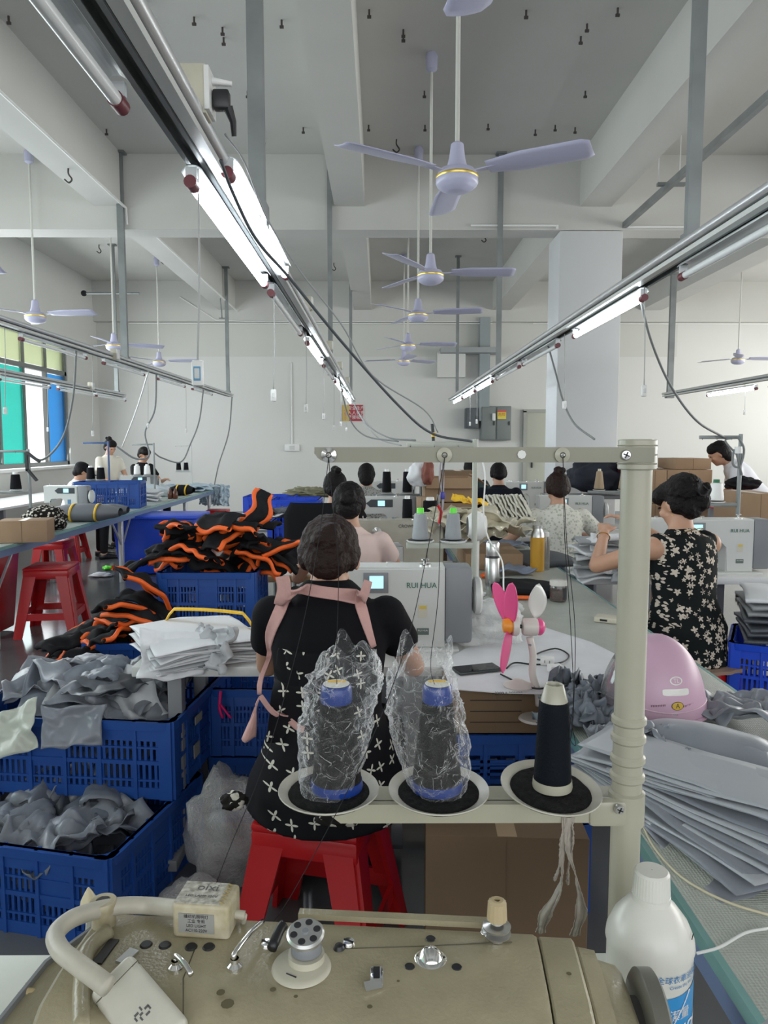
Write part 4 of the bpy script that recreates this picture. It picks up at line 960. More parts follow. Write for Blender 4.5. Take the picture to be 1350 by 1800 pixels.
# crumpled film bags on the floor
BAGM = film('cloudy_film', (.75, .75, .73), .32, .6, .25)
def rumple(name, label, cat, c, r, m, seed, amp=.25, fr=6, n=36, zmin=0, solid=0, fold=.4):
    def f(u, v):
        a = 2 * pi * u; b_ = pi * v; d = Vector((sin(b_) * cos(a), sin(b_) * sin(a), cos(b_)))
        q = d * fr * .35 + Vector((seed, seed * 2, 0)); k = 1 + amp * (noise.noise(q) + fold * (1 - 2 * abs(noise.noise(q * 2.1))) - fold * .5)
        p = Vector((d.x * r[0] * k, d.y * r[1] * k, d.z * r[2] * k)); p.z = max(p.z, -r[2] * .85); return Vector(c) + p
    o = MB().grid(f, n, n // 2 + 4, True).build(name, m, None, 180, solid=solid); return tag(o, label, cat)
rumple('plastic_bag', 'cloudy plastic bag slumped on the floor between the crates and the stool', 'plastic bag', (-.52, 2.45, .17), (.14, .16, .19), BAGM, 3, .35)
rumple('plastic_bag', 'smaller cloudy plastic bag on the floor behind the lower crate', 'plastic bag', (-.60, 2.2, .06), (.09, .10, .07), BAGM, 5, .35)
# crates of black and orange bag pieces
for k, (x, y, z, s) in enumerate(((-.84, 3.72, 0, 'bottom'), (-.84, 3.72, .295, 'middle'), (-.84, 3.72, .59, 'top'))):
    crate('crate', 'blue crate under the tall black and orange heap, %s of its stack' % s, (x, y, z), 0, .46, .36, .29, group=None, nx=5, solid=(2,))
for k, s in enumerate(('bottom', 'top')):
    crate('crate', 'blue crate under the lower black and orange heap at left, %s one' % s, (-1.13, 3.38 if 0 else 3.48, k * .30), 0, .44, .34, .295, nx=4, solid=(0,))
def padded(label, loc, rot, L, w, seed, group):
    """black padded bag strap cover folded into a curve, edges bound with orange tape"""
    def f(u, v, off_=0):
        a = (u - .5) * 1.7; x = .5 * L * sin(a) / sin(.85); z = .30 * L * (cos(a) - 1) + .03 * noise.noise(Vector((u * 4, v * 2, seed)))
        y = (v - .5) * w * (1 - .25 * abs(2 * u - 1)) + .04 * noise.noise(Vector((u * 2.5, 3, seed)))
        puff = .022 * (1 - (2 * v - 1) ** 2) * (.7 + .6 * noise.noise(Vector((u * 7, v * 5, seed + 9))))
        return Vector((x, y, z + puff + off_))
    o = MB().grid(f, 20, 8).build('bag_piece', BLACKF, None, 180, solid=.014); o.matrix_basis = Matrix.Translation(loc) @ Euler([radians(a) for a in rot]).to_matrix().to_4x4()
    tag(o, label, 'bag piece', group)
    if seed % 3 != 2:
        for v0 in ((0,) if seed % 2 else (0, 1)):
            b = MB(); pts = [f(k / 20, v0) for k in range(21)]
            def g(u, v): 
                p = f(u, v0); a = 2 * pi * v; return p + Vector((0, .016 * cos(a), .012 * sin(a)))
            c = b.grid(g, 20, 8).build('orange_trim', ORANGE, None, 180); c.parent = o
    return o
r = random.Random(12); G1 = 'black and orange pieces on the tall heap'; L1 = 'black padded bag piece with orange binding on the tall heap'
for k in range(34):
    t_ = r.random(); px = 255 + 250 * r.random(); py = 1000 - (1 - ((px - 385) / 150) ** 2) * 85 * r.random() - 5
    padded(L1, at(px, py, 3.72 + r.uniform(-.16, .2)), (r.uniform(-35, 35), r.uniform(-30, 30), r.uniform(-70, 70)), r.uniform(.24, .36), r.uniform(.10, .16), k, G1)
G2 = 'black and orange pieces on the lower heap'; L2 = 'black padded bag piece with orange binding on the lower heap at left'
for k in range(24):
    px = 125 + 160 * r.random(); py = 1135 - 90 * r.random() * (.35 + .65 * (px - 120) / 160)
    padded(L2, at(px, py, 3.48 + r.uniform(-.15, .18)), (r.uniform(-35, 35), r.uniform(-30, 30), r.uniform(-70, 70)), r.uniform(.22, .32), r.uniform(.10, .15), k + 50, G2)
padded('black bag piece hanging down over the front rim of the lower left crate', at(150, 1165, 3.22), (75, 10, 80), .24, .13, 81, None)
padded('black padded piece bridging from the tall heap down to the lower heap', at(262, 1030, 3.45), (20, 40, 60), .36, .15, 82, None)
padded('upright black strap piece with orange edge on top of the tall heap', at(448, 905, 3.75), (80, -65, 20), .26, .09, 84, None)

# ---------------- main woman, stool, her machine ----------------
stool('red plastic stool under the woman in the pink apron', (-.175, 2.08, 0), -14, .31, .45, .075)
XPR = cell_print('apron_print', (.008, .008, .010), (.62, .60, .52), 18.5, 'cross', .75)
NAVYB = mat('black_jersey', (.007, .007, .009), .8)
o, tp, H, Rh, A = person('person sewing with back to the camera, black top, pink apron straps, on a red stool', (-.148, 2.05, 0), 0, .49, 7, .96,
    ((-.10, .46, .86), (.18, .46, .86)), (36, 0, 2), .008, hair=HAIRB, style='low', top=(NAVYB, 'capm'), bottom=(XPR, 'skirt'), elbow_out=.62, skirt=(.455, .26, 0), topname='black_top', neck=.018, hd=.088)
# printed lower back of the apron wraps over the top
def wrap(name, P0, target, m, half, parent, n=10, thick=.004, offs=.004):
    """cloth band laid on the garment surface; P0: list of (px,py,halfwidth px) seen on the back"""
    C = [at(a[0], a[1], 1.95) for a in P0]; Wd = [a[2] / FPX * 1.95 for a in P0]
    C = spline(C, 5); Wd = [Wd[0]] * 0 + [Wd[min(len(Wd) - 1, int(i / 5))] * (1 - (i % 5) / 5) + Wd[min(len(Wd) - 1, int(i / 5) + 1)] * (i % 5) / 5 for i in range(len(C))]
    b = MB(); rows = []
    for i, c in enumerate(C):
        d = (C[min(i + 1, len(C) - 1)] - C[max(i - 1, 0)]); d.y = 0; d.normalize(); s_ = Vector((d.z, 0, -d.x))
        rows.append([b.bm.verts.new(c + s_ * Wd[i] * (k / 3 - 1)) for k in range(7)])
    for A_, B_ in zip(rows, rows[1:]):
        for k in range(6): b._f([A_[k], A_[k + 1], B_[k + 1], B_[k]])
    q = b.build(name, m, parent, 180)
    s = q.modifiers.new('w', 'SHRINKWRAP'); s.target = target; s.wrap_method = 'PROJECT'; s.use_project_y = True; s.use_positive_direction = True; s.use_negative_direction = True; s.offset = offs
    sm = q.modifiers.new('s', 'SMOOTH'); sm.iterations = 2
    s2 = q.modifiers.new('t', 'SOLIDIFY'); s2.thickness = thick; s2.offset = 0
    return q
PINK = mat('pink_cotton', (.62, .36, .33), .75, var=.15, vscale=18, bump=.25, bscale=60)
for P0 in ([(496, 1012, 13), (499, 1040, 13), (484, 1085, 12), (465, 1130, 10), (457, 1180, 5), (456, 1222, 4)],
           [(500, 1046, 11), (540, 1050, 11), (590, 1056, 11), (630, 1063, 12)], [(648, 1020, 8), (640, 1045, 9), (631, 1066, 11), (641, 1100, 9), (657, 1150, 5)]):
    wrap('apron_strap', P0, tp, PINK, .02, o)
wrap('apron_strap', [(457, 1222, 5), (480, 1252, 5), (520, 1278, 6), (560, 1290, 6)], bpy.data.objects['skirt'], PINK, .02, o)
wrap('apron_back', [(565, 1150, 90), (565, 1200, 96), (565, 1260, 100), (565, 1310, 108)], tp, XPR, .02, o, offs=.003, thick=.003)
b = MB(); 
def f(u, v):
    p = at(455, 1228, 1.86).lerp(at(425, 1300, 1.86), v); q = at(452, 1232, 1.9).lerp(at(447, 1300, 1.9), v); x = p.lerp(q, u); return x + Vector((0, .02 * sin(u * 5 + v * 3), 0))
b.grid(f, 6, 10).build('apron_bow', PINK, o, 180, solid=.004)
# hem frill in leopard cloth at both ends
LEO = cell_print('leopard_print', (.015, .013, .012), (.62, .58, .50), 34, 'leopard', .7)
c = rumple('hem_frill', '', '', at(412, 1408, 1.93), (.035, .03, .022), LEO, 7, .4); 
for kk in ('label', 'category'): 
    if kk in c: del c[kk]
c.parent = o; c.data.transform(wmat(o).inverted()); c['label'] = 'leopard-print hem'
c = rumple('hem_frill', '', '', at(600, 1437, 1.80), (.06, .03, .018), LEO, 8, .4)
for kk in ('label', 'category'):
    if kk in c: del c[kk]
c.parent = o; c.data.transform(wmat(o).inverted()); c['label'] = 'leopard-print hem'
b = MB()
for s in (-1, 1): b.ball(H(s * .05, -.115, -.03), .006, 8)
sewing_machine('white and grey RUIHUA sewing machine in front of the aproned woman'.replace('RUIHUA ', ''), (.005, 2.70, .755), 0, 'rh', .46, .30, .13)
thread_stand('thread stand with two grey cones behind the white and grey machine', (.375, 2.92, .752), 0, .765, -1, .27, .345, ((-.085, -.005), (-.215, -.005)), mat('grey_green_metal', (.42, .44, .38), .4), .011)
GC2 = mat('grey_thread', (.30, .32, .335), .55, bump=.2, bscale=300); LIME = mat('lime_plastic', (.15, .85, .05), .35)
for x, nm in ((-.085, 'right'), (-.215, 'left')): cone_o('grey thread cone with a lime green tip, %s one of the pair' % nm, (.375 + x, 2.915, 1.12), GC2, LIME, .033, .024, .115)
cable('white cable looping down the pole of the thread stand with grey cones', [(835, 772, 2.93), (852, 830, 2.88), (850, 900, 2.88), (858, 945, 2.88), (882, 985, 2.85), (885, 1030, 2.8), (885, 1060, 2.78), (880, 1080, 2.76)], .003, WHITEP)
o_ = MB(); P0 = at(775, 812, 2.9)
o_.tube([at(775, 802, 2.9), at(773, 840, 2.9), at(779, 880, 2.9), at(772, 925, 2.9)], .004, 6, smooth_n=5); o_.tube([at(777, 802, 2.9), at(780, 850, 2.9), at(775, 900, 2.9)], .003, 6, smooth_n=5)
t = tag(o_.build('cord_bundle', mat('cord_grey', (.35, .33, .36), .7), None, 180), 'bundle of grey cords hanging from the arm of the thread stand with grey cones', 'cords')
q = MB().box(at(778, 871, 2.89), (.018, .015, .028), bev=.004).build('blue_clip', mat('clip_blue', (.05, .05, .35), .4)); q.parent = t
q = MB().tube([at(772, 920, 2.9), at(776, 900, 2.9), at(770, 888, 2.9)], .006, 8).build('red_tie', REDP); q.parent = t
t = T('tube_connector', 'black and yellow cable connector standing on the arm behind the long beige guide bar', 'connector', at(762, 775, 2.9))
o_ = MB(); o_.cyl(at(762, 775, 2.9), at(760, 745, 2.9), .007, seg=10); o_.build('body', BLACKP, t); MB().cyl(at(762, 768, 2.9), at(762, 760, 2.9), .0085, seg=10).build('yellow_band', YELLOW, t)
# white stack tied with yellow
c0 = Vector((-.66, 2.62, .757))
for k in range(11):
    cloth_piece('fabric_sheet', 'white cut fabric sheet in the yellow-tied stack at the left end of the table' if k < 10 else 'topmost white sheet of the yellow-tied stack', 'fabric', c0 + Vector((.004 * (k % 3), -.004 * k, k * .0095)), (2, 1, 24 + 3 * (k % 4)), .37, .40, .010, 60 + k * .05, WHITEF if k % 3 else GREYL, 'white sheets in the yellow-tied stack' if k < 10 else None, fr=1.4, droop=.03, th=.003)
b = MB()
def f(u, v):
    x = -.15 + .36 * u; p = c0 + Vector((x * cos(.1) - .0, .10 - .10 * u, .125 + .008 * sin(u * 3) - .06 * max(0, abs(2 * u - 1) - .8) * 5)); return p + Vector((0, .02 * (v - .5), .008 * sin(v * pi)))
b.grid(f, 16, 4); tag(b.build('yellow_tie', YELLOW, None, 180, solid=.004), 'twisted yellow fabric tie around the white sheet stack', 'tie')
cloth_piece('fabric_sheet', 'loose white fabric flap hanging from the front of the tied stack', 'fabric', at(300, 1150, 2.42), (58, 5, 20), .20, .16, .02, 71, WHITEF)
cloth_piece('fabric_sheet', 'fanned grey and white edges hanging from the tied stack right side', 'fabric', at(370, 1140, 2.44), (65, 0, -28), .18, .15, .03, 73, GREYL, fr=6)
cloth_piece('fabric_sheet', 'small white sheet lying on the table right of the tied stack', 'fabric', (-.47, 2.60, .758), (0, 0, 10), .14, .09, .004, 74, WHITEF)

# pink woman row
o, tp, *_ = person('person in a pale pink blouse with a dark hair bun, seated in the second row', (-.165, 3.87, 0), 0, .46, 5, .98, ((-.26, .42, .80), (.24, .42, .80)), (18, 0, 0), .011,
    style='low', top=(mat('pale_pink_cotton', (.66, .50, .46), .7), 'cap'), bottom=(BLACKF, 'trousers'), topname='pink_blouse')
stool('red plastic stool under the woman in pale pink', (-.165, 3.87, 0), 0)
sewing_machine('old beige sewing machine to the right of the woman in pale pink', (.07, 4.45, .755), 0, 'old', .42, .29, .14, brand='CROWN')
sewing_machine('white sewing machine with a lit blue display behind the beige one', (-.05, 5.85, .755), 0, 'disp', .50, .33, .14)
sewing_machine('distant white machine with a small lit display under hanging cones', (.02, 8.25, .755), 0, 'disp', .50, .33, .14)
t = T('office_chair', 'black office chair back behind the woman in pale pink', 'chair', (-.42, 4.95, 0))
b = MB()
def f(u, v): x = (u - .5) * .40 * (1 - .22 * max(0, v - .8) / .2 * 1); return Vector((-.42 + x, 4.75 + .03 * (2 * u - 1) ** 2, .72 + .40 * v))
b.grid(f, 12, 12).build('backrest', mat('chair_mesh', (.012, .012, .014), .8), t, 180, solid=.03)
MB().box((-.42, 5.0, .46), (.44, .42, .07), bev=.03).build('seat', BLACKF, t); MB().bar((-.42, 4.78, .75), (-.42, 4.85, .42), .05, .02, up=(1, 0, 0)).build('back_support', BLACKP, t)
MB().cyl((-.42, 5.0, .08), (-.42, 5.0, .43), .025).build('gas_column', BLACKP, t)
for k in range(5):
    a = 2 * pi * k / 5; q = MB().bar((-.42, 5.0, .09), (-.42 + .26 * cos(a), 5.0 + .26 * sin(a), .06), .04, .03).build('leg', BLACKP, t); MB().ball((-.42 + .26 * cos(a), 5.0 + .26 * sin(a), .03), .028, 10).build('castor', BLACKP, q)
person('person in black with hair tied up, seated behind the black office chair', (-.33, 5.42, 0), 0, .46, 4, .95, ((-.2, .42, .8), (.2, .42, .8)), (20, 0, 0), .014, style='topbun', top=(BLACKF, 'long'))
GPAT = cell_print('speckled_grey', (.35, .35, .33), (.12, .12, .11), 60, 'spot', .8)
person('distant person in grey patterned top facing away, small above the white machine', (-.14, 7.6, 0), 0, .46, 5, 1.0, ((-.2, .42, .8), (.2, .42, .8)), (25, 0, 0), .014, style='loose', top=(GPAT, 'short'))
person('person in a black tee with bare forearms seen from behind, centre right background', (1.24, 7.65, 0), 0, .47, 8, 1.05, ((-.25, .40, .8), (.28, .40, .8)), (30, 0, 0), .012, style='short', top=(mat('navy_tee', (.012, .014, .022), .8), 'short'))
person('distant person in dark green partly behind the thread stand pole', (1.16, 9.4, 0), 0, .47, 8, 1.0, ((-.25, .40, .8), (.28, .40, .8)), (20, 0, 0), .016, style='short', top=(mat('dark_green_shirt', (.01, .03, .028), .8), 'short'))
for (x, y, nm) in ((-.33, 5.42, 'the person in black behind the office chair'), (-.14, 7.6, 'the distant grey-patterned worker'), (1.24, 7.65, 'the worker in the black tee'), (1.16, 9.4, 'the distant worker in dark green'), (1.30, 5.3, 'the woman in the white flowered blouse')):
    stool('red plastic stool under ' + nm, (x, y, 0), 0)
sewing_machine('small distant white and grey machine right of the worker in the black tee', (1.62, 8.3, .755), 0, 'rh', .42, .32, .13)
FLW = cell_print('cream_floral', (.66, .65, .58), (.40, .42, .34), 48, 'flower', .7)
person('person in a short-sleeved cream flowered blouse with pinned brown hair, back to camera', (1.30, 5.3, 0), 0, .46, 8, 1.0, ((-.30, .36, .80), (.30, .36, .80)), (28, 0, 0), .011, hair=HAIRB, style='topbun', top=(FLW, 'short'), bottom=(BLACKF, 'trousers'), elbow_out=1.1, topname='blouse')
sewing_machine('white and grey machine right of the woman in the flowered blouse', (1.52, 6.1, .755), 0, 'rh', .44, .32, .13)

# right woman
DRS = cell_print('floral_dress', (.010, .013, .013), (.60, .52, .44), 27, 'flower', .8)
xr = 1.48; yr = 3.5
o, tp, H2, Rh2, A2 = person('person in a black dress with pale flowers, hair clipped up, seated at the right', (xr, yr, 0), 24, .47, 6, 1.02, ((-.16, .40, 1.02), (.06, .44, 1.06)), (22, 12, 0), .009,
    style='side', top=(DRS, 'none'), bottom=(DRS, 'skirt'), elbow_out=1.2, skirt=(.46, .23, 0), topname='dress_top', s=1.02)
S_, e_, h_, _ = A2[0]; d_ = (h_ - e_).normalized(); q = MB(); x_, y_ = q.frame(d_); pc = e_.lerp(h_, .86)
q.tube([pc + (x_ * cos(a * pi / 8) + y_ * sin(a * pi / 8)) * .031 for a in range(16)], .003, 8, closed=True); q = q.build('bracelet', mat('gold', (.8, .5, .2), .2, 1)); q.parent = o
q = MB(); 
for s_ in (-1, 1):
    pr = H2(s_ * .087, -.008, -.05); q.tube([pr, pr - Vector((0, 0, .012))], .003, 6)
q = q.build('earring', MATS['gold']); q.parent = o
q = MB().tube([H2(.0 + .03 * cos(a * pi / 6), -.142 + .012 * sin(a), .03 + .035 * sin(a * pi / 6)) for a in range(12)], .005, 6, closed=True).build('hair_clip', BLACKP); q.parent = o
q = MB().tube([H2(.062 * cos(a * pi / 8), -.012 + .062 * sin(a * pi / 8), -.145) for a in range(16)], .0025, 6, closed=True).build('necklace', MATS['gold']); q.parent = o
stool('red plastic stool with a tan scalloped pad under the woman in the flowered dress', (xr + .03, yr, 0), 18, .33, .45, .05)
b = MB(); n_ = 40
pts = []
for k in range(n_):
    a = 2 * pi * k / n_; rr = .245 + .012 * abs(sin(a * 9)); pts.append((rr * cos(a), rr * .85 * sin(a)))
b.prism(pts, .016, Matrix.Translation((xr + .04, yr - .02, .4515)) @ Matrix.Rotation(radians(20), 4, 'Z')); tag(b.build('seat_pad', mat('tan_pad', (.33, .22, .16), .8)), 'tan scalloped seat pad under the flowered dress', 'cushion')
sewing_machine('large white and grey machine at the right, beyond the flowered dress', (1.85, 4.3, .755), 0, 'rh', .62, .31, .15)
thread_stand('galvanised thread stand with one white cone behind the right machine', (2.24, 4.6, .75), 0, .81, -1, .26, .37, ((-.14, 0),), GALV, .013)
cone_o('large white thread cone with a green tip on the right stand', (2.10, 4.6, 1.146), WHITEP, mat('green_tip', (.02, .15, .06), .5), .046, .034, .12)
b = MB(); b.tube([at(1297, 768, 4.58), at(1308, 790, 4.58), at(1300, 820, 4.58), at(1288, 815, 4.58), at(1292, 790, 4.58), at(1304, 835, 4.58)], .007, 6, smooth_n=5)
b.tube([at(1290, 770, 4.58), at(1275, 775, 4.58), at(1296, 800, 4.58)], .006, 6, smooth_n=5)
t = tag(b.build('coiled_cable', GC, None, 180), 'grey cable coiled and taped to the top of the right thread stand', 'cable')
q = MB().cyl(at(1298, 785, 4.57), at(1298, 797, 4.57), .022, seg=14).build('tape_wrap', WHITEP); q.parent = t
# cut pieces on the right table
for k in range(9):
    cloth_piece('fabric_sheet', 'white and grey cut piece in the thick pile under the right woman hands', 'fabric', (1.27 + .006 * (k % 3), 4.12 - .012 * (k % 2), .775 + k * .026), (rnd.uniform(-3, 3), rnd.uniform(-4, 6), rnd.uniform(-15, 10)), .36, .26, .016, 90 + k, [WHITEF, GREYL, WHITEF, mat('mid_grey_fabric', (.30, .31, .32), .5)][k % 4], 'cut pieces piled on the right table', fr=2, droop=.03, th=.012)
for k, (px, py) in enumerate(((1070, 965), (1100, 985), (1135, 975))):
    cloth_piece('fabric_sheet', 'grey and white piece hanging off the table front, %s of three' % ('leftmost', 'middle', 'rightmost')[k], 'fabric', at(px, py + 8, 4.02), (70, 0, -10 + 12 * k), .18, .22, .02, 101 + k, (WHITEF, GREYL, MATS['mid_grey_fabric'])[k], th=.006)
cloth_piece('fabric_sheet', 'white sheet lying on the right table beyond the handwheel', 'fabric', (2.5, 4.25, .757), (0, 0, -15), .30, .24, .006, 110, WHITEF)
# crates and folded stacks at far right
for k, s in enumerate(('lower', 'upper')): crate('crate', 'bright blue crate right of the red stool, %s of its stack' % s, (1.95, 3.40, k * .295), -28, .52, .40, .29, BLUE2, nx=4, solid=())
for k in range(7): cloth_piece('fabric_sheet', 'folded grey sheet in the stack on the right blue crates' if k < 6 else 'white top sheet of the stack on the right blue crates', 'fabric', (1.95, 3.42, .605 + k * .032), (1, 1, -22 + 4 * (k % 3)), .44, .36, .010, 120 + k, (GREYD if k < 4 else MATS['mid_grey_fabric']) if k < 6 else WHITEF, 'folded sheets on the right crates' if k < 6 else None, fr=1.5, droop=.02, th=.014)
crate('crate', 'open blue crate standing in front of the right table legs', (1.32, 4.35, 0), 12, .5, .34, .33, BLUE2, nx=4, solid=())
t = T('plastic_bin', 'deep blue plastic bin under the flowered-blouse woman table', 'bin', (1.35, 6.15, 0)); MB().box((1.35, 6.15, .3), (.75, .35, .6), bev=.02, taper=.88).build('body', BLUE2, t); MB().box((1.35, 6.15, .60), (.80, .40, .03), bev=.01).build('rim', BLUE2, t)
# ---------------- items on the long left bench and against the left wall ----------------
t = T('plastic_bin', 'big blue plastic bin on the floor under the left bench', 'bin', (-2.58, 8.65, 0))
MB().box((-2.58, 8.65, .34), (.95, .6, .66), bev=.03, taper=.86).build('body', BLUE2, t); MB().box((-2.58, 8.65, .665), (1.02, .68, .04), bev=.012).build('rim', BLUE2, t)
def carton(label, c, d, rz=0, m=CARD, open_=False, taper=1, parent=None):
    t = T('cardboard_box', label, 'cardboard box', (c[0], c[1], c[2] - d[2] / 2), rz)
    if open_:
        b = MB(); th = .006; L, D_, Hh = d
        for x, y, w, h in ((0, -D_ / 2, L, th), (0, D_ / 2, L, th), (-L / 2, 0, th, D_), (L / 2, 0, th, D_)): b.box((x, y, Hh / 2), (w, h, Hh))
        b.box((0, 0, th / 2), (L, D_, th)); b.build('body', m, t, world=False)
        for sx, a in ((-1, 35), (1, -35)):
            MB().box((sx * (L / 2 + .06 * 1), 0, Hh - .02), (.13, D_, th), Euler((0, radians(-a if sx > 0 else -a) * (1), 0))).build('flap', m, t, world=False)
        MB().box((0, -D_ / 2 - .04, Hh - .04), (L, .11, th), Euler((radians(42), 0, 0))).build('flap', m, t, world=False)
    else:
        MB().box((0, 0, d[2] / 2), d, bev=.003).build('body', m, t, world=False)
        MB().box((0, 0, d[2] + .0006), (.05, d[1] * .99, .001)).build('tape', mat('parcel_tape', (.42, .30, .19), .3), t, world=False)
        MB().box((0, -d[1] / 2 - .0008, d[2] / 2), (.003, .001, d[2] * .96)).build('seam', CARD2, t, world=False)
    return t
ZB = .751
p = onz(45, 955, ZB); carton('brown cardboard box at the left edge of the long left bench', (p.x - .06, p.y + .14, ZB + .085), (.36, .26, .165), 12, CARD)
rumple('fabric_bundle', 'leopard-print fabric bundle behind the cardboard box on the left bench', 'fabric', tuple(at(76, 914, 6.4)), (.17, .20, .12), LEO, 4, .3)
def bag_roll(label, px, py, Y, L, r_, m, bands, rz=0):
    c = at(px, py, Y); c.z = ZB + r_ * .9; t = T('folded_bag', label, 'folded bag', c, rz)
    MB().grid(lambda u, v: Vector(((u - .5) * L, r_ * 1.5 * cos(2 * pi * v) * (1 - .3 * abs(2 * u - 1) ** 3), r_ * .9 * sin(2 * pi * v) * (1 - .55 * abs(2 * u - 1) ** 2.5) + .008 * noise.noise(Vector((u * 8, v * 6, L))))), 20, 18).build('bundle', m, t, 180, world=False)
    for x in bands:
        MB().grid(lambda u, v: Vector((x + .02 * (u - .5) + .01 * sin(v * 6), (r_ * 1.5 + .004) * cos(2 * pi * v), (r_ * .9 + .006) * sin(2 * pi * v) * (1 - .55 * abs(2 * x / L) ** 2.5))), 2, 20).build('yellow_strap', YELLOW, t, 180, solid=.004, world=False)
    return t
bag_roll('grey folded bag bundle with two yellow straps on the left bench', 150, 898, 7.15, .66, .095, mat('slate_fabric', (.17, .18, .20), .6), (-.11, .12), 6)
bag_roll('second slate folded bundle beside the strapped grey one on the left bench', 195, 895, 7.6, .34, .075, mat('slate_fabric2', (.15, .16, .18), .6), (), 6)
p = onz(187, 893, ZB); crate('crate', 'blue crate on top of the long left bench', (p.x + .02, p.y + .1, ZB), 8, .72, .42, .31, BLUEC, nx=6, solid=(0, 5))
bag_roll('black roll with two yellow bands on the far part of the left bench', 320, 855, 10.8, .34, .085, BLACKF, (-.06, .07), 0)
for k in range(5): cloth_piece('fabric_sheet', 'pale grey folded cloth stacked right of the bench crate', 'fabric', (-3.12, 9.6, ZB + .02 + .035 * k), (2, 1, 8 * (k % 3)), .52, .38, .02, 140 + k, WHITEF if k % 2 else GREYL, 'pale folded cloths on the left bench', fr=2, th=.014, droop=.03)
LB = mat('light_blue_fabric', (.42, .52, .60), .5)
for k in range(6): cloth_piece('fabric_piece', 'light blue fabric strips hanging over the far end of the left bench', 'fabric', (-2.95 + .07 * k, 12.35, .66 - .02 * (k % 2)), (72, 8 * (k % 3) - 8, 10 * k - 20), .16, .34, .03, 150 + k, LB, 'light blue strips at the bench end', th=.01)
for k in range(3): cloth_piece('fabric_piece', 'light blue fabric lying on the far end of the left bench', 'fabric', (-3.1 + .05 * k, 11.6 + .2 * k, .79 + .02 * k), (2, 2, 20 * k), .7, .45, .03, 160 + k, LB, 'light blue fabric on the bench', th=.012)
rumple('fabric_bundle', 'heap of pale blue and white cloth before the seated dark-haired worker', 'fabric', (-3.3, 10.6, .83), (.30, .22, .12), mat('ice_fabric', (.55, .62, .66), .5), 9, .3)
t = T('spool_box', 'two brown bottles standing beside the black roll on the left bench', 'bottle', (-2.95, 10.2, ZB))
for k, (px, py) in enumerate(((299, 866), (308, 866))):
    q = at(px, py, 10.1); tag(MB().lathe([(.03, 0), (.035, .01), (.035, .09), (.015, .12), (.015, .14)], 16, (q.x, q.y, ZB)).build('brown_bottle', mat('brown_glass', (.10, .03, .015), .2)), 'small dark brown bottle %s the black roll on the left bench' % ('left of' if k == 0 else 'touching'), 'bottle')
bpy.data.objects.remove(t)
# far red stools and bins under the left bench
stool('red plastic stool standing in the aisle beside the left bench', (-2.62, 5.85, 0), 8, .34, .54, .08, group=None)
t = T('plastic_bin', 'tall red plastic bin under the left bench behind the near leg', 'bin', (-3.15, 5.75, 0)); MB().box((-3.15, 5.75, .33), (.42, .5, .62), bev=.02, taper=.8).build('body', REDP, t); MB().box((-3.15, 5.75, .645), (.47, .55, .025), bev=.008).build('rim', REDP, t)
stool('red plastic stool far back under the left bench near the window', (-3.5, 7.9, 0), 0, .32, .47, .06)
stool('red plastic stool beyond the far end of the left bench', (-2.55, 11.6, 0), 0, .32, .47, .06)
rumple('paper_scrap', 'crumpled white paper scrap on the floor near the blue bin', 'paper', tuple(onz(178, 1010, .02)), (.12, .10, .02), WHITEF, 2, .4)
rumple('paper_scrap', 'small bright green scrap on the floor near the blue bin', 'scrap', tuple(onz(183, 1001, .03) + Vector((0, .12, 0))), (.06, .05, .025), LIME, 3, .4)
rumple('fabric_scrap', 'dark fabric scrap lying on the shiny floor in the aisle', 'fabric', tuple(onz(92, 1140, .012)), (.07, .05, .012), BLACKF, 6, .5)
# machines, stands and people on the window side
sewing_machine('white sewing machine with a dark display left of the bench crate', tuple(at(112, 895, 7.9).xy) + (.755,), 0, 'disp', .36, .30, .13)
sewing_machine('beige machine end cut off by the left edge of the photo', (-3.55, 6.15, .755), 180, 'old', .42, .30, .14, brand='')
def lstand(label, px, py_top, Y, cones, tipm, hz=None, side=-1, reach=.42, cm=THREAD, mm=GALV, zb=.75):
    p = at(px, py_top, Y); h = p.z - zb
    thread_stand(label, (p.x, Y, zb), 0, h, side, reach, h * .42, tuple((side * -1 * d * -1, 0) for d in cones), mm, .012)
    for k, d in enumerate(cones): cone_o('%s thread cone %s on the %s' % ('black' if cm is THREAD else 'white', ('nearest the pole', 'farther from the pole')[k], label), (p.x - d * (1 if side < 0 else -1), Y, zb + h * .42 + .026), cm, WHITEP, .042, .032, .15)
thread_stand('dark thread stand with cables at the left edge', (at(50, 800, 6.9).x, 6.9, .75), 0, .70, -1, .45, .30, ((-.13, 0), (-.35, 0)), GALV, .014)
for d, nm in ((.13, 'right'), (.35, 'left')): cone_o('black thread cone on the stand at the left edge, %s one' % nm, (at(50, 800, 6.9).x - d, 6.9, 1.075), THREAD, WHITEP, .05, .038, .15)
b = MB(); b.bar(at(46, 795, 6.85), at(70, 812, 6.85), .035, .02); b.bar(at(48, 825, 6.85), at(65, 845, 6.85), .03, .02); b.bar(at(46, 795, 6.85), at(48, 828, 6.85), .03, .02)
tag(b.build('folding_lamp', BLACKP), 'folded black lamp arm clamped to the left edge thread stand', 'lamp')
thread_stand('blue-armed thread stand in front of the standing woman', (at(190, 780, 8.9).x, 8.9, .75), 0, .78, -1, .30, .30, ((-.10, 0), (-.22, 0)), mat('blue_arm', (.05, .10, .25), .4), .012)
for d, nm in ((.10, 'right'), (.22, 'left')): cone_o('black thread cone above the bench crate, %s one' % nm, (at(190, 780, 8.9).x - d, 8.9, 1.075), THREAD, WHITEP, .05, .04, .15)
thread_stand('thread stand beside the dark-haired worker on the left', (at(270, 780, 10.3).x, 10.3, .75), 0, .76, -1, .30, .30, ((-.10, 0), (-.24, 0)), GALV, .013)
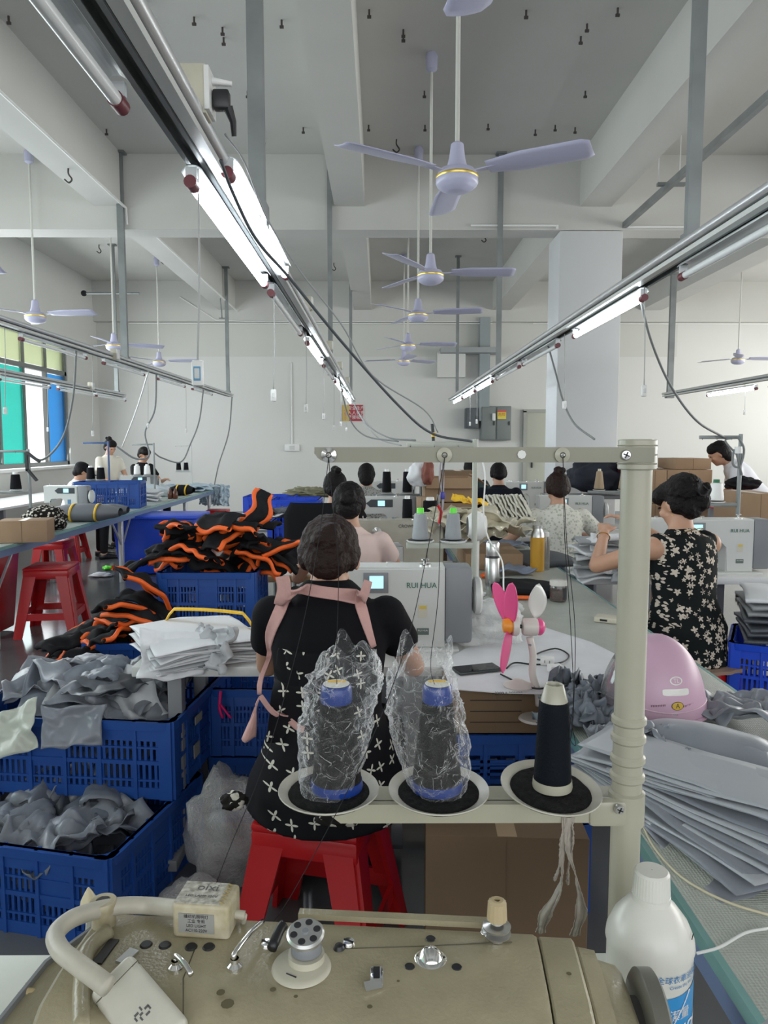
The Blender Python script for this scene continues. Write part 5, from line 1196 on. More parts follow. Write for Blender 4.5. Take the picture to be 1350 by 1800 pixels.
for d, nm in ((.10, 'right'), (.24, 'left')): cone_o('white thread cone by the dark-haired worker, %s one' % nm, (at(270, 780, 10.3).x - d, 10.3, 1.075), WHITEP, WHITEP, .045, .038, .13)
thread_stand('farthest thread stand at the end of the left bench', (at(336, 785, 12.0).x, 12.0, .75), 0, .74, -1, .26, .30, ((-.09, 0), (-.21, 0)), OFFW, .012)
for d, nm in ((.09, 'right'), (.21, 'left')): cone_o('black thread cone on the farthest left stand, %s one' % nm, (at(336, 785, 12.0).x - d, 12.0, 1.075), THREAD, WHITEP, .04, .032, .13)
sewing_machine('pale machine in front of the dark-haired worker on the left', (-3.45, 10.45, .755), 20, 'disp', .40, .30, .13)
CT = mat('cream_top', (.68, .64, .55), .8)
person('person standing in a cream top with a hair bun at the far left', (-3.93, 10.7, 0), -125, None, 6, .98, ((-.12, .34, 1.02), (.12, .34, 1.02)), (28, 0, 0), .014, style='topbun', top=(CT, 'short'), bottom=(BLACKF, 'trousers'), s=.94)
o, *_r = person('person in a black cap bending over a machine at the far left', (-4.02, 9.5, 0), -60, .45, 16, .95, ((-.15, .42, .8), (.15, .42, .8)), (30, 0, 0), .014, style='short', top=(mat('white_tee', (.72, .72, .70), .8), 'short'))
Hc, Rc = _r[1], _r[2]; q = MB().ball(Hc(0, -.01, .05), (.094, .105, .075), 18, Rc); q.box(Hc(0, .12, .035), (.15, .10, .012), Rc.to_4x4(), .004); q = q.build('cap', mat('cap_black', (.008, .008, .009), .7)); q.parent = o
person('dark-haired person in black behind white cones at the far left', (-3.76, 11.6, 0), -120, .62, 8, .95, ((-.15, .40, .95), (.15, .40, .95)), (32, 0, 0), .014, style='short', top=(BLACKF, 'short'))
stool('red plastic stool under the person in the black cap', (-4.02, 9.5, 0), 0); stool('tall red stool under the dark-haired person at far left', (-3.76, 11.6, 0), 0, .32, .61, .07)

# ---------------- middle clutter between the rows ----------------
for k, (px0, px1, py0, py1, Y, nm) in enumerate(((436, 518, 871, 900, 6.9, 'wide blue crate at the back centre left'), (482, 562, 876, 905, 6.3, 'blue crate left of the black office chair'), (480, 520, 915, 945, 5.3, 'small blue crate behind the black and orange heap'))):
    a = at(px0, py0, Y); c = at(px1, py1, Y); w = c.x - a.x; n_ = max(1, int(round(a.z / .3)))
    crate('crate', nm, ((a.x + c.x) / 2, Y, a.z - .30), 0, w, .4, .30, BLUE2, nx=5, solid=())
    t = T('trolley', 'low grey trolley carrying the ' + nm, 'trolley', ((a.x + c.x) / 2, Y, 0)); zt = a.z - .302
    MB().box(((a.x + c.x) / 2, Y, zt - .01), (w, .4, .02)).build('shelf', GREYP, t)
    for sx in (-1, 1): 
        for sy in (-1, 1): MB().cyl(((a.x + c.x) / 2 + sx * (w / 2 - .03), Y + sy * .16, 0), ((a.x + c.x) / 2 + sx * (w / 2 - .03), Y + sy * .16, zt - .02), .012, seg=8).build('leg', GALV, t)
rumple('fabric_bundle', 'olive fabric scraps heaped on the white table top at the back', 'fabric', tuple(at(548, 866, 7.2)), (.24, .18, .05), mat('olive_fabric', (.22, .21, .13), .8), 11, .5, fr=14)
for k in range(5): cloth_piece('fabric_sheet', 'white and black cut pieces piled left of the black office chair', 'fabric', (-.92 + .04 * k, 5.75, .90 + .02 * k), (8, 5, 25 * k), .34, .22, .03, 170 + k, WHITEF if k % 2 else GREYD, 'white and black pieces left of the chair', th=.008)
t = T('side_table', 'small table under the white and black pieces', 'table', (-1.12, 5.78, 0)); MB().box((-.90, 5.8, .86), (.36, .4, .03)).build('tabletop', WHITEP, t)
for sx in (-.15, .15): MB().box((-.90 + sx, 5.8, .42), (.04, .04, .84)).build('leg', GALV, t)
# boxes behind the centre
def px_box(label, x0, y0, x1, y1, Y, dep, m=CARD, rz=0, open_=False):
    a = at(x0, y0, Y); c = at(x1, y1, Y); return carton(label, ((a.x + c.x) / 2, Y + dep / 2, (a.z + c.z) / 2), (c.x - a.x, dep, a.z - c.z), rz, m, open_)
px_box('open cardboard box behind the thread stand with grey cones', 748, 840, 832, 882, 5.68, .35, CARD, 0, True)
px_box('closed cardboard box supporting the open one at the centre', 752, 884, 830, 938, 5.70, .32, CARD)
px_box('cardboard box behind the open one, its flap raised', 778, 828, 832, 1086, 6.35, .3, CARD2)
px_box('tan cardboard piece behind the black cones at the centre', 733, 874, 750, 946, 5.64, .1, mat('tan_card', (.50, .36, .24), .8))
for k, (px, h) in enumerate(((716, .17), (756, .16))):
    q = at(px, 905, 4.75); cone_o('black thread cone behind the old beige machine, %s one' % ('left', 'right')[k], (q.x, q.y, .985), THREAD, WHITEP, .052 if k else .034, .045 if k else .03, h)
q = at(736, 905, 4.75); thread_stand('thread stand behind the old beige machine', (q.x + .13, 4.8, .75), 0, .42, -1, .34, .205, ((q.x * 0 - .13 - .035, -.05), (-.13 - .035 - .14, -.05)), GALV, .010, top=False)
thread_stand('distant thread stand with black cones above the white display machine', (at(740, 800, 6.5).x, 6.5, .75), 0, .72, -1, .42, .30, ((-.12, 0), (-.30, 0)), GALV, .012)
for d, nm in ((.12, 'right'), (.30, 'left')): cone_o('black thread cone on the distant centre stand, %s one' % nm, (at(740, 800, 6.5).x - d, 6.5, 1.075), THREAD, WHITEP, .042, .034, .19)
rumple('fabric_bundle', 'white cloth hanging over the thread stand behind the beige bar', 'fabric', tuple(at(737, 835, 5.6)), (.085, .06, .10), WHITEF, 12, .25)
rumple('fabric_bundle', 'rust brown cloth hanging beside the white one at the centre', 'fabric', tuple(at(752, 832, 5.5)), (.045, .05, .10), mat('rust_fabric', (.20, .06, .04), .7), 13, .25)
GLD = mat('champagne_film', (.66, .61, .47), .3, .25, var=.25, vscale=14, bump=.4, bscale=40)
r = random.Random(31)
for k in range(14):
    px = 765 + 140 * r.random(); cloth_piece('foil_fabric', 'shiny champagne foil fabric piece heaped on the right bench far part', 'fabric', at(px, 918 + 16 * r.random() - 6, 4.55 + r.uniform(-.25, .25)), (r.uniform(-30, 30), r.uniform(-30, 30), r.uniform(0, 360)), .30, .20, .035, 200 + k, GLD, 'champagne foil pieces', fr=3)
t = T('carton_support', 'low cardboard box under the champagne foil heap', 'cardboard box', (.60, 4.6, .752)); MB().box((.68, 4.6, .80), (.34, .5, .095)).build('body', CARD, t)
for k in range(10): cloth_piece('fabric_sheet', 'white folded strip in the row with yellow edges on the far bench', 'fabric', at(868 + 6.5 * k, 893, 5.35), (60, 12, 70), .16, .20, .012, 220 + k, mat('cream_strip', (.66, .64, .55), .6), 'white folded strips in a row', th=.012)
for k, (px, py) in enumerate(((812, 878), (838, 882), (850, 884))): cloth_piece('fabric_piece', 'bright yellow fabric scrap on the champagne heap, %s' % ('left', 'middle', 'right')[k], 'fabric', at(px, py, 4.7), (35, 15 - 10 * k, 40 * k), .14, .06, .015, 240 + k, YELLOW)
# clip fan, white with black discs
c = at(838, 925, 3.62); t = T('desk_fan', 'white and black round desk fan behind the thread stand pole', 'fan', (c.x, c.y, ZB))
MR = Matrix.Rotation(pi / 2, 4, 'Y')
MB().lathe([(0, -.045), (.05, -.045), (.07, -.02), (.075, .0), (.07, .02), (.05, .045), (0, .045)], 32, c, MR, cap=False).build('housing', WHITEP, t)
for s in (-1, 1): MB().lathe([(0, s * .046), (.045, s * .046), (.068, s * .022), (.071, s * .004)], 32, c, MR, cap=False).build('grille', BLACKP, t)
MB().cyl((c.x, c.y, ZB + .02), (c.x, c.y, c.z - .07), .014).build('stem', WHITEP, t); MB().lathe([(0, 0), (.05, 0), (.05, .012), (.015, .025)], 24, (c.x, c.y, ZB), cap=False).build('base', WHITEP, t)
# ---------------- things on the right bench ----------------
def bottle(name, label, p, prof, m, capm=None, capprof=None, seg=32):
    t = T(name, label, name.replace('_', ' '), p); MB().lathe(prof, seg).build('body', m, t, world=False)
    if capm: MB().lathe(capprof, seg).build('cap', capm, t, world=False)
    return t
p = onz(865, 1036, ZB); bottle('thermos', 'stainless steel thermos standing behind the handwheel', p, [(.0, 0), (.036, 0), (.038, .01), (.038, .165), (.033, .172), (.033, .176)], STEEL, STEEL, [(.0345, .178), (.035, .19), (.035, .24), (.031, .247), (.0, .248)])
MB().lathe([(.0375, .166), (.0385, .168), (.036, .178), (.034, .178)], 28, p).build('black_ring', BLACKP, bpy.data.objects['thermos'])
p = onz(944, 1003, ZB); t = bottle('thermos', 'mustard yellow thermos with a steel neck on the right bench', p, [(0, 0), (.040, 0), (.041, .006), (.041, .20), (.036, .205)], mat('mustard_paint', (.62, .33, .04), .35), STEEL, [(.040, .20), (.036, .225), (.028, .245), (.028, .255), (.031, .256), (.031, .27), (.0, .272)])
p = onz(958, 1003, ZB) + Vector((.01, .03, 0)); bottle('drink_bottle', 'clear slim bottle just behind the yellow thermos', p, [(0, 0), (.022, 0), (.023, .01), (.023, .17), (.015, .20), (.015, .215)], mat('clear_plastic', (.75, .75, .72), .12, trans=.8), WHITEP, [(.017, .2), (.017, .225), (0, .226)])
p = onz(981, 1056, ZB); t = bottle('jar', 'clear screw-top jar of brown snacks on the right bench', p, [(0, 0), (.036, 0), (.040, .008), (.040, .070), (.037, .078)], mat('jar_film', (.62, .58, .55), .08, trans=.88), mat('clear_lid', (.66, .64, .60), .15), [(.041, .076), (.042, .080), (.042, .097), (.038, .100), (0, .1)])
MB().lathe([(0, .004), (.035, .005), (.036, .055), (0, .062)], 24, p, cap=False).build('contents', mat('snacks', (.16, .06, .04), .7, var=.6, vscale=80), t)
q = MB(); 
def f(u, v): a = radians(-70 + 80 * u); return p + Vector((.041 * cos(a), .041 * sin(a), .012 + .055 * v))
q.grid(f, 8, 2).build('dark_label', mat('jar_label', (.03, .03, .035), .4), t)
cloth_piece('folded_fabric', 'dark charcoal folded fabric sheet beside the yellow thermos', 'fabric', onz(948, 978, .79), (1, 0, 20), .38, .40, .012, 250, mat('charcoal_fabric', (.075, .08, .09), .7), th=.035, fr=1, droop=.04)
cloth_piece('folded_fabric', 'second charcoal folded sheet leaning under the first on the bench', 'fabric', onz(915, 976, .775), (2, 0, -12), .32, .36, .012, 251, MATS['charcoal_fabric'], th=.03, fr=1, droop=.04)
q = cloth_piece('folded_fabric', 'black folded fabric with an orange edge in front of the yellow thermos', 'fabric', onz(925, 1030, ZB + .035), (0, 0, -8), .34, .26, .018, 252, BLACKF, th=.035, fr=1.6, droop=.03)
e = MB().box(onz(905, 1052, ZB + .012) + Vector((.02, .03, 0)), (.24, .03, .014), Euler((0, 0, radians(-6))), .004).build('orange_edge', ORANGE); e.data.transform(wmat(q).inverted()); e.parent = q
cloth_piece('folded_fabric', 'slate blue fabric piece behind the steel thermos', 'fabric', onz(895, 1000, ZB + .03), (0, 0, 10), .26, .16, .02, 253, mat('slate_blue', (.20, .23, .30), .6), th=.01)
cloth_piece('folded_fabric', 'small slate blue folded piece near the champagne fabric', 'fabric', onz(885, 955, ZB + .03), (0, 0, 30), .30, .2, .02, 254, MATS['slate_blue'], th=.01)
rumple('fabric_scrap', 'orange fabric scrap behind the handwheel of the white and grey machine', 'fabric', tuple(onz(855, 1012, ZB + .015)), (.03, .03, .015), ORANGE, 14, .5)
p = onz(1068, 1092, ZB); t = T('power_bank', 'small white box with ports lying on the right bench', 'adapter', p, -28)
MB().box((0, 0, .011), (.10, .075, .022), bev=.004).build('body', CREAM, t, world=False); MB().box((-.01, -.038, .011), (.03, .002, .008)).build('port', BLACKP, t, world=False)
# white plastic bag
WBAG = film('white_film', (.82, .83, .82), .50, .45, .3, )
rumple('plastic_bag', 'crumpled white plastic bag behind the pink fan', 'plastic bag', tuple(onz(835, 1130, ZB) + Vector((.02, .03, .06))), (.15, .11, .085), WBAG, 21, .38, fr=5, n=56)
rumple('plastic_bag', 'upper folds of thin white plastic near the handwheel', 'plastic bag', tuple(onz(885, 1085, ZB) + Vector((0, .02, .035))), (.08, .07, .04), WBAG, 23, .4, fr=6, n=40)
# table paper over the table corner
pts = [onz(a, b_, ZB + .001) for a, b_ in ((775, 1165), (792, 1212), (880, 1219), (1010, 1222), (1105, 1185), (1110, 1165), (1040, 1130), (960, 1105), (890, 1120), (820, 1140))]
b = MB(); b.prism([(q.x, q.y) for q in pts], .003, Matrix.Translation((0, 0, ZB + .001))); pp = tag(b.build('table_paper', PAPER, None, 40), 'large white printed paper spread over the table corner', 'paper')
text_o('printed_edge', 'n2200ULPC2020', .013, face_front(at(892, 1219, onz(892, 1219, ZB).y - .004) + Vector((.0, 0, .0)), 0), INK, pp)
# cardboard box and crates under its edge
a = onz(800, 1215, .748); t = carton('flat printed cardboard box under the edge of the table paper', (.36, a.y + .16, .672), (.30, .24, .146), 0, CARD2)
for k in range(3): 
    MB().box((.36, a.y + .0388, .635 + .035 * k), (.16, .002, .002)).build('printed_line', INK, t)
crate('crate', 'blue crate with horizontal slots below the pink fan, upper one', (.44, a.y + .22, .305), 0, .44, .34, .29, BLUEC, nx=4, solid=(), horiz=True)
crate('crate', 'blue crate with horizontal slots below the pink fan, lower one', (.44, a.y + .22, .0), 0, .44, .34, .30, BLUEC, nx=4, solid=(), horiz=True)
carton('large brown cardboard box on the floor right of the red stool', (.335, 1.95, .245), (.42, .26, .49), -3, CARD2)
for px in (812, 745): pass
# pink fan clipped on the table edge
PNK = mat('pink_blade', (.80, .09, .27), .3); BW = mat('fan_white', (.66, .60, .56), .35)
Yf = 2.22; c = at(895, 1100, Yf); t = T('clip_fan', 'small pink-bladed white clip fan on the table edge, seen from the side', 'fan', onz(935, 1262, .72))
MRY = Matrix.Rotation(-pi / 2, 4, 'Y')
MB().lathe([(0, -.01), (.02, -.01), (.024, .0), (.02, .018), (0, .022)], 20, c, MRY, cap=False).build('hub', mat('orange_hub', (.85, .30, .03), .4), t)
MB().lathe([(0, -.028), (.028, -.028), (.032, -.02), (.030, -.01), (0, -.008)], 24, c, MRY, cap=False).build('blade_ring', BW, t)
m_ = at(932, 1102, Yf); MB().lathe([(0, -.026), (.022, -.026), (.027, -.018), (.027, .018), (.022, .024), (0, .026)], 24, m_, MRY, cap=False).build('motor_housing', BW, t)
MB().ball(m_ + Vector((.028, 0, 0)), (.018, .026, .026), 18).build('pink_back_cap', PNK, t)
MB().cyl(c + Vector((.02, 0, 0)), m_ + Vector((-.02, 0, 0)), .006).build('shaft', BLACKP, t)
def blade(ang, m, L=.125, w=.034, skew=0):
    def f(u, v):
        rr = .018 + L * u; ww = w * (sin(pi * min(1, .16 + .84 * u)) ** .5) * (1 if u < .95 else .8)
        tn = (v - .5) * 2 * ww; lx = tn * .55 + .018 * u
        y_ = tn * .84; dz = rr
        p = Vector((-lx + .0, y_, dz)); return c + Matrix.Rotation(ang, 3, 'X') @ p + Vector((-skew * u, 0, 0))
    return MB().grid(f, 14, 8).build('blade', m, t, 180, solid=.0025)
blade(radians(12), PNK, .125, .030, -.02); blade(radians(-25), PNK, .12, .03, .02); blade(radians(178), PNK, .13, .034, .0); blade(radians(160), PNK, .12, .03, .01)
def f(u, v): p = at(945 + (v - .5) * 36 * sin(pi * (.12 + .8 * u)), 1085 - 58 * u, Yf + .05); return p + Vector((0, .03 * (v - .5), 0))
MB().grid(f, 10, 6).build('white_blade', mat('translucent_white', (.8, .8, .76), .25, trans=.3), t, 180, solid=.002)
arm = [at(931, 1120, Yf), at(937, 1150, Yf), at(936, 1185, Yf), at(945, 1215, Yf), at(948, 1240, Yf)]
MB().tube(arm, [.011, .013, .012, .011, .012], 12, smooth_n=4).build('arm', BW, t, 180)
for pj in (at(932, 1134, Yf - .012), at(948, 1210, Yf - .012)): MB().cyl(pj, pj + Vector((0, .008, 0)), .004, seg=10).build('screw', GREYP, t)
zc_ = onz(945, 1240, ZB + .01)
MB().lathe([(.0, 0), (.045, 0), (.048, .005), (.03, .012), (.012, .022), (0, .023)], 24, (zc_.x - .02, Yf - .0, ZB + .004), cap=False).build('clip_top', BW, t)
MB().lathe([(.0, 0), (.04, 0), (.05, .006), (.045, .012), (0, .014)], 24, at(940, 1267, Yf - .03), cap=False).build('clip_bottom', BW, t)
MB().tube([at(950, 1238, Yf - .045), at(952, 1250, Yf - .055), at(950, 1262, Yf - .045)], .007, 8, smooth_n=4).build('clip_spring', BW, t)
# phone, adapters, cords
p = onz(838, 1178, ZB + .006); t = T('mobile_phone', 'dark mobile phone lying on the white table paper', 'phone', p, 18)
MB().box((0, 0, .004), (.155, .075, .009), bev=.004).build('case', mat('phone_case', (.03, .04, .04), .4), t, world=False); MB().box((0, 0, .009), (.146, .067, .001)).build('screen', mat('phone_glass', (.01, .012, .014), .05), t, world=False)
for k, (px, py, rz) in enumerate(((962, 1168, -15), (976, 1182, 12))):
    p = onz(px, py, ZB + .005); t = T('charger_plug', 'white charger plug among black cords, %s one' % ('left', 'right')[k], 'charger', p, rz)
    MB().box((0, 0, .013), (.045, .035, .026), bev=.004).build('body', WHITEP, t, world=False)
    for s in (-.008, .008): MB().box((s, -.018, .014), (.002, .002, .009)).build('slot', BLACKP, t, world=False)
bc = mat('black_cord', (.015, .015, .016), .5)
def zcable(label, pts, r=.0028, m=bc, z=ZB + .006, parent=None):
    return tag(MB().tube([onz(x, y, z + (.006 if k % 2 else 0)) for k, (x, y) in enumerate(pts)], r, 7, smooth_n=6).build('charging_cord', m, None, 180), label, 'cord')
zcable('black charging cord looping right of the chargers', [(985, 1190), (955, 1210), (920, 1205), (900, 1195), (880, 1185)])
zcable('black cord coil above the chargers', [(990, 1185), (970, 1165), (935, 1155), (975, 1140), (1000, 1152), (985, 1165), (940, 1168), (905, 1165), (890, 1175)])
zcable('short black cord end at the right of the chargers', [(985, 1178), (1000, 1186), (1012, 1196)])
# scrunched grey fabric pieces, helmet, stacks
r = random.Random(8)
for k in range(12):
    px = 985 + 95 * r.random(); py = 1195 + 60 * r.random() - (px - 985) * .0
    cloth_piece('fabric_piece', 'scrunched blue-grey fabric piece left of the pink helmet', 'fabric', onz(px, py, ZB + .035), (r.uniform(-25, 25), r.uniform(-25, 25), r.uniform(0, 360)), .15, .09, .032, 260 + k, gm[3], 'scrunched pieces left of the helmet', fr=4, th=.002)
for k in range(6):
    px = 1255 + 75 * r.random(); py = 1235 + 35 * r.random()
    cloth_piece('fabric_piece', 'soft grey fabric piece lying right of the pink helmet', 'fabric', onz(px, py, ZB + .03), (r.uniform(-12, 12), r.uniform(-12, 12), r.uniform(-40, 40)), .20, .13, .03, 280 + k, GREYF, 'soft pieces right of the helmet', fr=2.4, th=.002)
# helmet
HC = onz(1166, 1262, ZB + .02) + Vector((0, .07, .005)); ha, hb, hh = .129, .125, .205
HP = mat('pink_helmet', (.60, .38, .50), .38, var=.05, vscale=3)
t = T('helmet', 'pale pink motor scooter helmet resting on grey fabric, visor to the left', 'helmet', HC)
def hs(a, v, k=1.0):
    th_ = v * pi / 2; z = hh * cos(th_) if v <= 1 else -(v - 1) * .0
    fl = 1 + .02 * max(0, v - .85) / .15
    return HC + Vector((ha * k * sin(th_) * cos(a) * fl * (1.05 if cos(a) > 0 else 1), hb * k * sin(th_) * sin(a) * fl, z * k))
MB().grid(lambda u, v: hs(2 * pi * u, v), 56, 26, True).build('shell', HP, t, 180)
MB().grid(lambda u, v: hs(2 * pi * u, v, .93), 40, 16, True).build('lining', BLACKP, t, 180)
MB().tube([hs(2 * pi * k / 48, 1) for k in range(48)], .006, 8, closed=True).build('edge_trim', HP, t, 180)
MB().tube([hs(2 * pi * k / 64, .90 + .015 * sin(2 * pi * k / 64 * 3), 1.004) for k in range(64)], .0018, 6, closed=True).build('ridge_line', mat('ridge_pink', (.72, .50, .60), .3), t, 180)
def on_helm(dx, dz, lift=.0012): 
    q = max(.02, 1 - (dx / ha) ** 2 - (dz / hh) ** 2); return HC + Vector((dx, -(hb + .0) * sqrt(q) - lift, dz))
def decal(name, cx, cz, rx, rz_, m, lift=.0012, pw=2, ring=0):
    b = MB(); n = 36
    def f(u, v):
        a = 2 * pi * u; rr = (ring + (1 - ring) * v); ca, sa = cos(a), sin(a)
        sx = abs(ca) ** (2 / pw) * (1 if ca > 0 else -1); sz = abs(sa) ** (2 / pw) * (1 if sa > 0 else -1); return on_helm(cx + rx * rr * sx, cz + rz_ * rr * sz, lift)
    return b.grid(f, n, 4, True).build(name, m, t, 180)
WD = mat('reflective_white', (.78, .76, .72), .25)
decal('reflective_strip', .014, .080, .036, .0085, WD, pw=6)
decal('oval_sticker', .016, .046, .0165, .0110, INK); decal('sticker_face', .016, .046, .0150, .0098, mat('sticker_gold', (.62, .40, .04), .4), .0016)
decal('round_sticker', .010, .025, .010, .0062, mat('sticker_lilac', (.62, .52, .60), .4)); decal('logo', .016, .108, .0175, .0105, WD, ring=.78)
def helm_text(body, sz, dx, dz, m, lift=.002):
    o = text_o('lettering', body, sz, Matrix.Identity(4), m, None, 0)
    for v in o.data.vertices: v.co = on_helm(dx + v.co.x, dz + v.co.y, lift)
    o.parent = t; o.data.transform(wmat(t).inverted())
helm_text('A', .017, .016, .046, INK); helm_text('CCC', .0065, .010, .025, INK); helm_text('TL', .015, .016, .108, WD)
for sx in (-.033, .045):
    for k in range(9): 
        MB().box(on_helm(sx - .016 + .004 * k, .043 + .0006 * k, .0), (.0018, .002, .005)).build('vent_slot', mat('vent_dark', (.18, .09, .13), .5), t)
# visor and side pivot
def f(u, v): a = pi * (.72 + .56 * u); th_ = pi / 2 * (.52 + .46 * v); return HC + Vector((ha * 1.13 * sin(th_) * cos(a), hb * 1.05 * sin(th_) * sin(a), hh * cos(th_)))
MB().grid(f, 16, 10).build('visor', mat('smoked_visor', (.72, .72, .74), .06, trans=.85), t, 180, solid=.002)
q = on_helm(-.108, .065, .006); MB().lathe([(0, 0), (.012, 0), (.014, .006), (0, .008)], 18, q, Matrix.Rotation(pi / 2, 4, 'X') @ Matrix.Rotation(-.9, 4, 'Y'), cap=False).build('visor_pivot', BLACKP, t)
decal('flower_sticker', -.085, .085, .014, .022, mat('sticker_mix', (.72, .62, .62), .4, var=.5, vscale=120), .0012)
for k in range(5): decal('white_dot', -.096 + .005 * k, .045 + .001 * k, .0018, .0025, WD)
# loosely folded grey pieces in front
fp = onz(1225, 1352, ZB)
for k in range(4):
    cloth_piece('fabric_piece', ('grey folded piece in front of the helmet, lowest', 'grey folded piece in front of the helmet, second', 'grey folded piece in front of the helmet, third', 'large smooth grey folded piece in front of the helmet, topmost')[k], 'fabric', fp + Vector((.012 * k - .02, .010 * k - .01, .05 + .012 * k)), (2, -3 + k, -38 + 7 * k), .33 - .015 * k, .19, .012, 300 + k * 1.7, [GREYF, GREYD, GREYF, GREYF][k], fr=1.3, th=.005, droop=.05, nu=30)
for k in range(6): cloth_piece('fabric_piece', 'crinkled grey fabric strip bunched below the helmet left side', 'fabric', onz(1078 + 17 * k, 1288 + 7 * (k % 3), ZB + .03 + .008 * k), (r.uniform(-20, 20), r.uniform(-15, 25), r.uniform(-40, 50)), .13, .08, .028, 310 + k, GREYF, 'crinkled strips below the helmet', fr=4, th=.002)
s0 = onz(1190, 1440, ZB)
for k in range(16):
    q = k / 15
    cloth_piece('fabric_sheet', 'pale grey cut sheet in the fanned stack on the right bench' if k < 15 else 'pale grey top sheet of the fanned stack on the right bench', 'fabric', s0 + Vector((-.01 + .10 * q + r.uniform(-.01, .01), .0 + .05 * q, .008 + .0042 * k)), (r.uniform(-1, 1), r.uniform(-1, 2), -74 + 34 * q + r.uniform(-4, 4)), .52, .17, .013, 330 + k * .31, (GREYF, mat('silver_grey_fabric', (.40, .42, .45), .32, bump=.06, bscale=20))[k % 2 or k > 10], 'fanned grey sheets on the right bench' if k < 15 else None, fr=1.5, th=.002, nu=34)
CC = mat('cream_cord', (.62, .56, .40), .5)
def gcable(label, pts, r, m, z=ZB + .004): return tag(MB().tube([onz(x, y, z) for x, y in pts], r, 8, smooth_n=6).build('extension_cord', m, None, 180), label, 'cord')
gcable('cream cord snaking across the right bench from the white sensor', [(1130, 1452), (1150, 1490), (1190, 1535), (1235, 1565), (1290, 1590), (1350, 1608)], .0022, CC)
gcable('white cord crossing the bench behind the oil bottle', [(1225, 1676), (1265, 1665), (1310, 1640), (1350, 1632)], .0022, WHITEP)
tag(MB().tube([(.33, .80, .70), (.43, .83, .76), (.50, .86, .79), (.56, .90, .775), (.66, .95, .757)], .005, 8, smooth_n=6).build('extension_cord', mat('grey_cord', (.33, .34, .35), .5), None, 180), 'thick grey cord at the lower right bench corner', 'cord')
p = onz(1122, 1448, ZB); t = T('sensor_puck', 'small white round sensor beside the stand pole on the bench edge', 'sensor', p)
MB().lathe([(0, 0), (.015, 0), (.016, .004), (.011, .012), (0, .014)], 24, p, cap=False).build('body', WHITEP, t)
# right background boxes etc.
t3 = 0
for (x0, y0, x1, y1, Y, nm) in ((1130, 826, 1172, 885, 6.9, 'upper left of the box wall at right'), (1172, 826, 1250, 885, 6.9, 'upper right of the box wall at right'), (1130, 886, 1172, 948, 6.9, 'lower left of the box wall at right'), (1172, 886, 1250, 948, 6.9, 'lower right of the box wall at right'),
        (1188, 806, 1250, 825, 6.95, 'flat one on top of the box wall at right'), (1306, 868, 1368, 925, 5.2, 'upper one at the right edge of the photo'), (1306, 926, 1368, 990, 5.2, 'lower one at the right edge of the photo'), (1130, 949, 1250, 1060, 6.9, 'bottom row of the box wall at right')):
    px_box('brown cardboard box, ' + nm, x0, y0, x1, y1, Y, .45, CARD)
RF = mat('red_cloth', (.48, .04, .07), .7)
cloth_piece('red_cloth', 'bright red cloth draped over the far right table', 'cloth', (3.15, 6.35, 1.03), (4, 3, 5), .9, .6, .03, 360, RF, th=.006, droop=.05)
rumple('fabric_bundle', 'small black cloth lump on the red cloth at far right', 'fabric', tuple(at(1305, 850, 6.4)), (.14, .1, .06), BLACKF, 15, .4)
person('person in a white shirt bending at the right edge of the photo', (3.62, 6.95, 0), 70, None, 38, .95, ((-.2, .5, 1.05), (.2, .5, 1.05)), (30, 0, 0), .014, style='loose', top=(mat('white_shirt', (.74, .74, .78), .8), 'short'), bottom=(BLACKF, 'trousers'))
rumple('clothes_heap', 'dark navy clothes heaped on the back of the centre table', 'clothes', tuple(at(1050, 838, 7.4)), (.30, .22, .18), mat('navy_cloth', (.015, .018, .03), .8), 16, .3)
rumple('clothes_heap', 'dark maroon clothes beside the navy heap behind the stand pole', 'clothes', tuple(at(1110, 832, 7.3)), (.16, .18, .17), mat('maroon_cloth', (.07, .01, .015), .8), 17, .3)
t = T('storage_rack', 'grey rack carrying the dark clothes in the right background', 'rack', (1.95, 7.35, 0)); MB().box((2.15, 7.35, .98), (1.0, .45, .03)).build('shelf', GREYP, t)
for sx in (1.68, 2.62):
    for sy in (7.16, 7.54): MB().box((sx, sy, .48), (.03, .03, .97)).build('leg', GALV, t)
thread_stand('distant stand with two tan cones right of the flowered blouse', (at(1112, 850, 6.6).x + .02, 6.6, .75), 0, .42, -1, .42, .32, ((-.10, 0), (-.32, 0)), GALV, .012, top=False)
for d, nm in ((.10, 'right'), (.32, 'left')): cone_o('tan thread cone behind the flowered blouse, %s one' % nm, (at(1112, 850, 6.6).x + .02 - d, 6.6, 1.095), mat('tan_thread', (.38, .28, .18), .7), CREAM, .045, .025, .17)
t = table('sewing_table', 'narrow table holding the stand with tan cones', 1.85, 2.35, 6.45, 6.85, .75, WHITEP, .03, [(1.9, 6.5), (2.3, 6.5)], None, 'sewing table', GREYP)
# second guide bar behind the near one
t = T('guide_bar', 'short beige guide bar with screws just behind the long near bar', 'guide bar', at(780, 783, 1.9))
a = at(722, 783, 1.9); c = at(838, 779, 1.9); MB().bar(a, c, .006, .012).build('bar', BEIGE, t)
for ch in list(t.children): bpy.data.objects.remove(ch)
bpy.data.objects.remove(t)

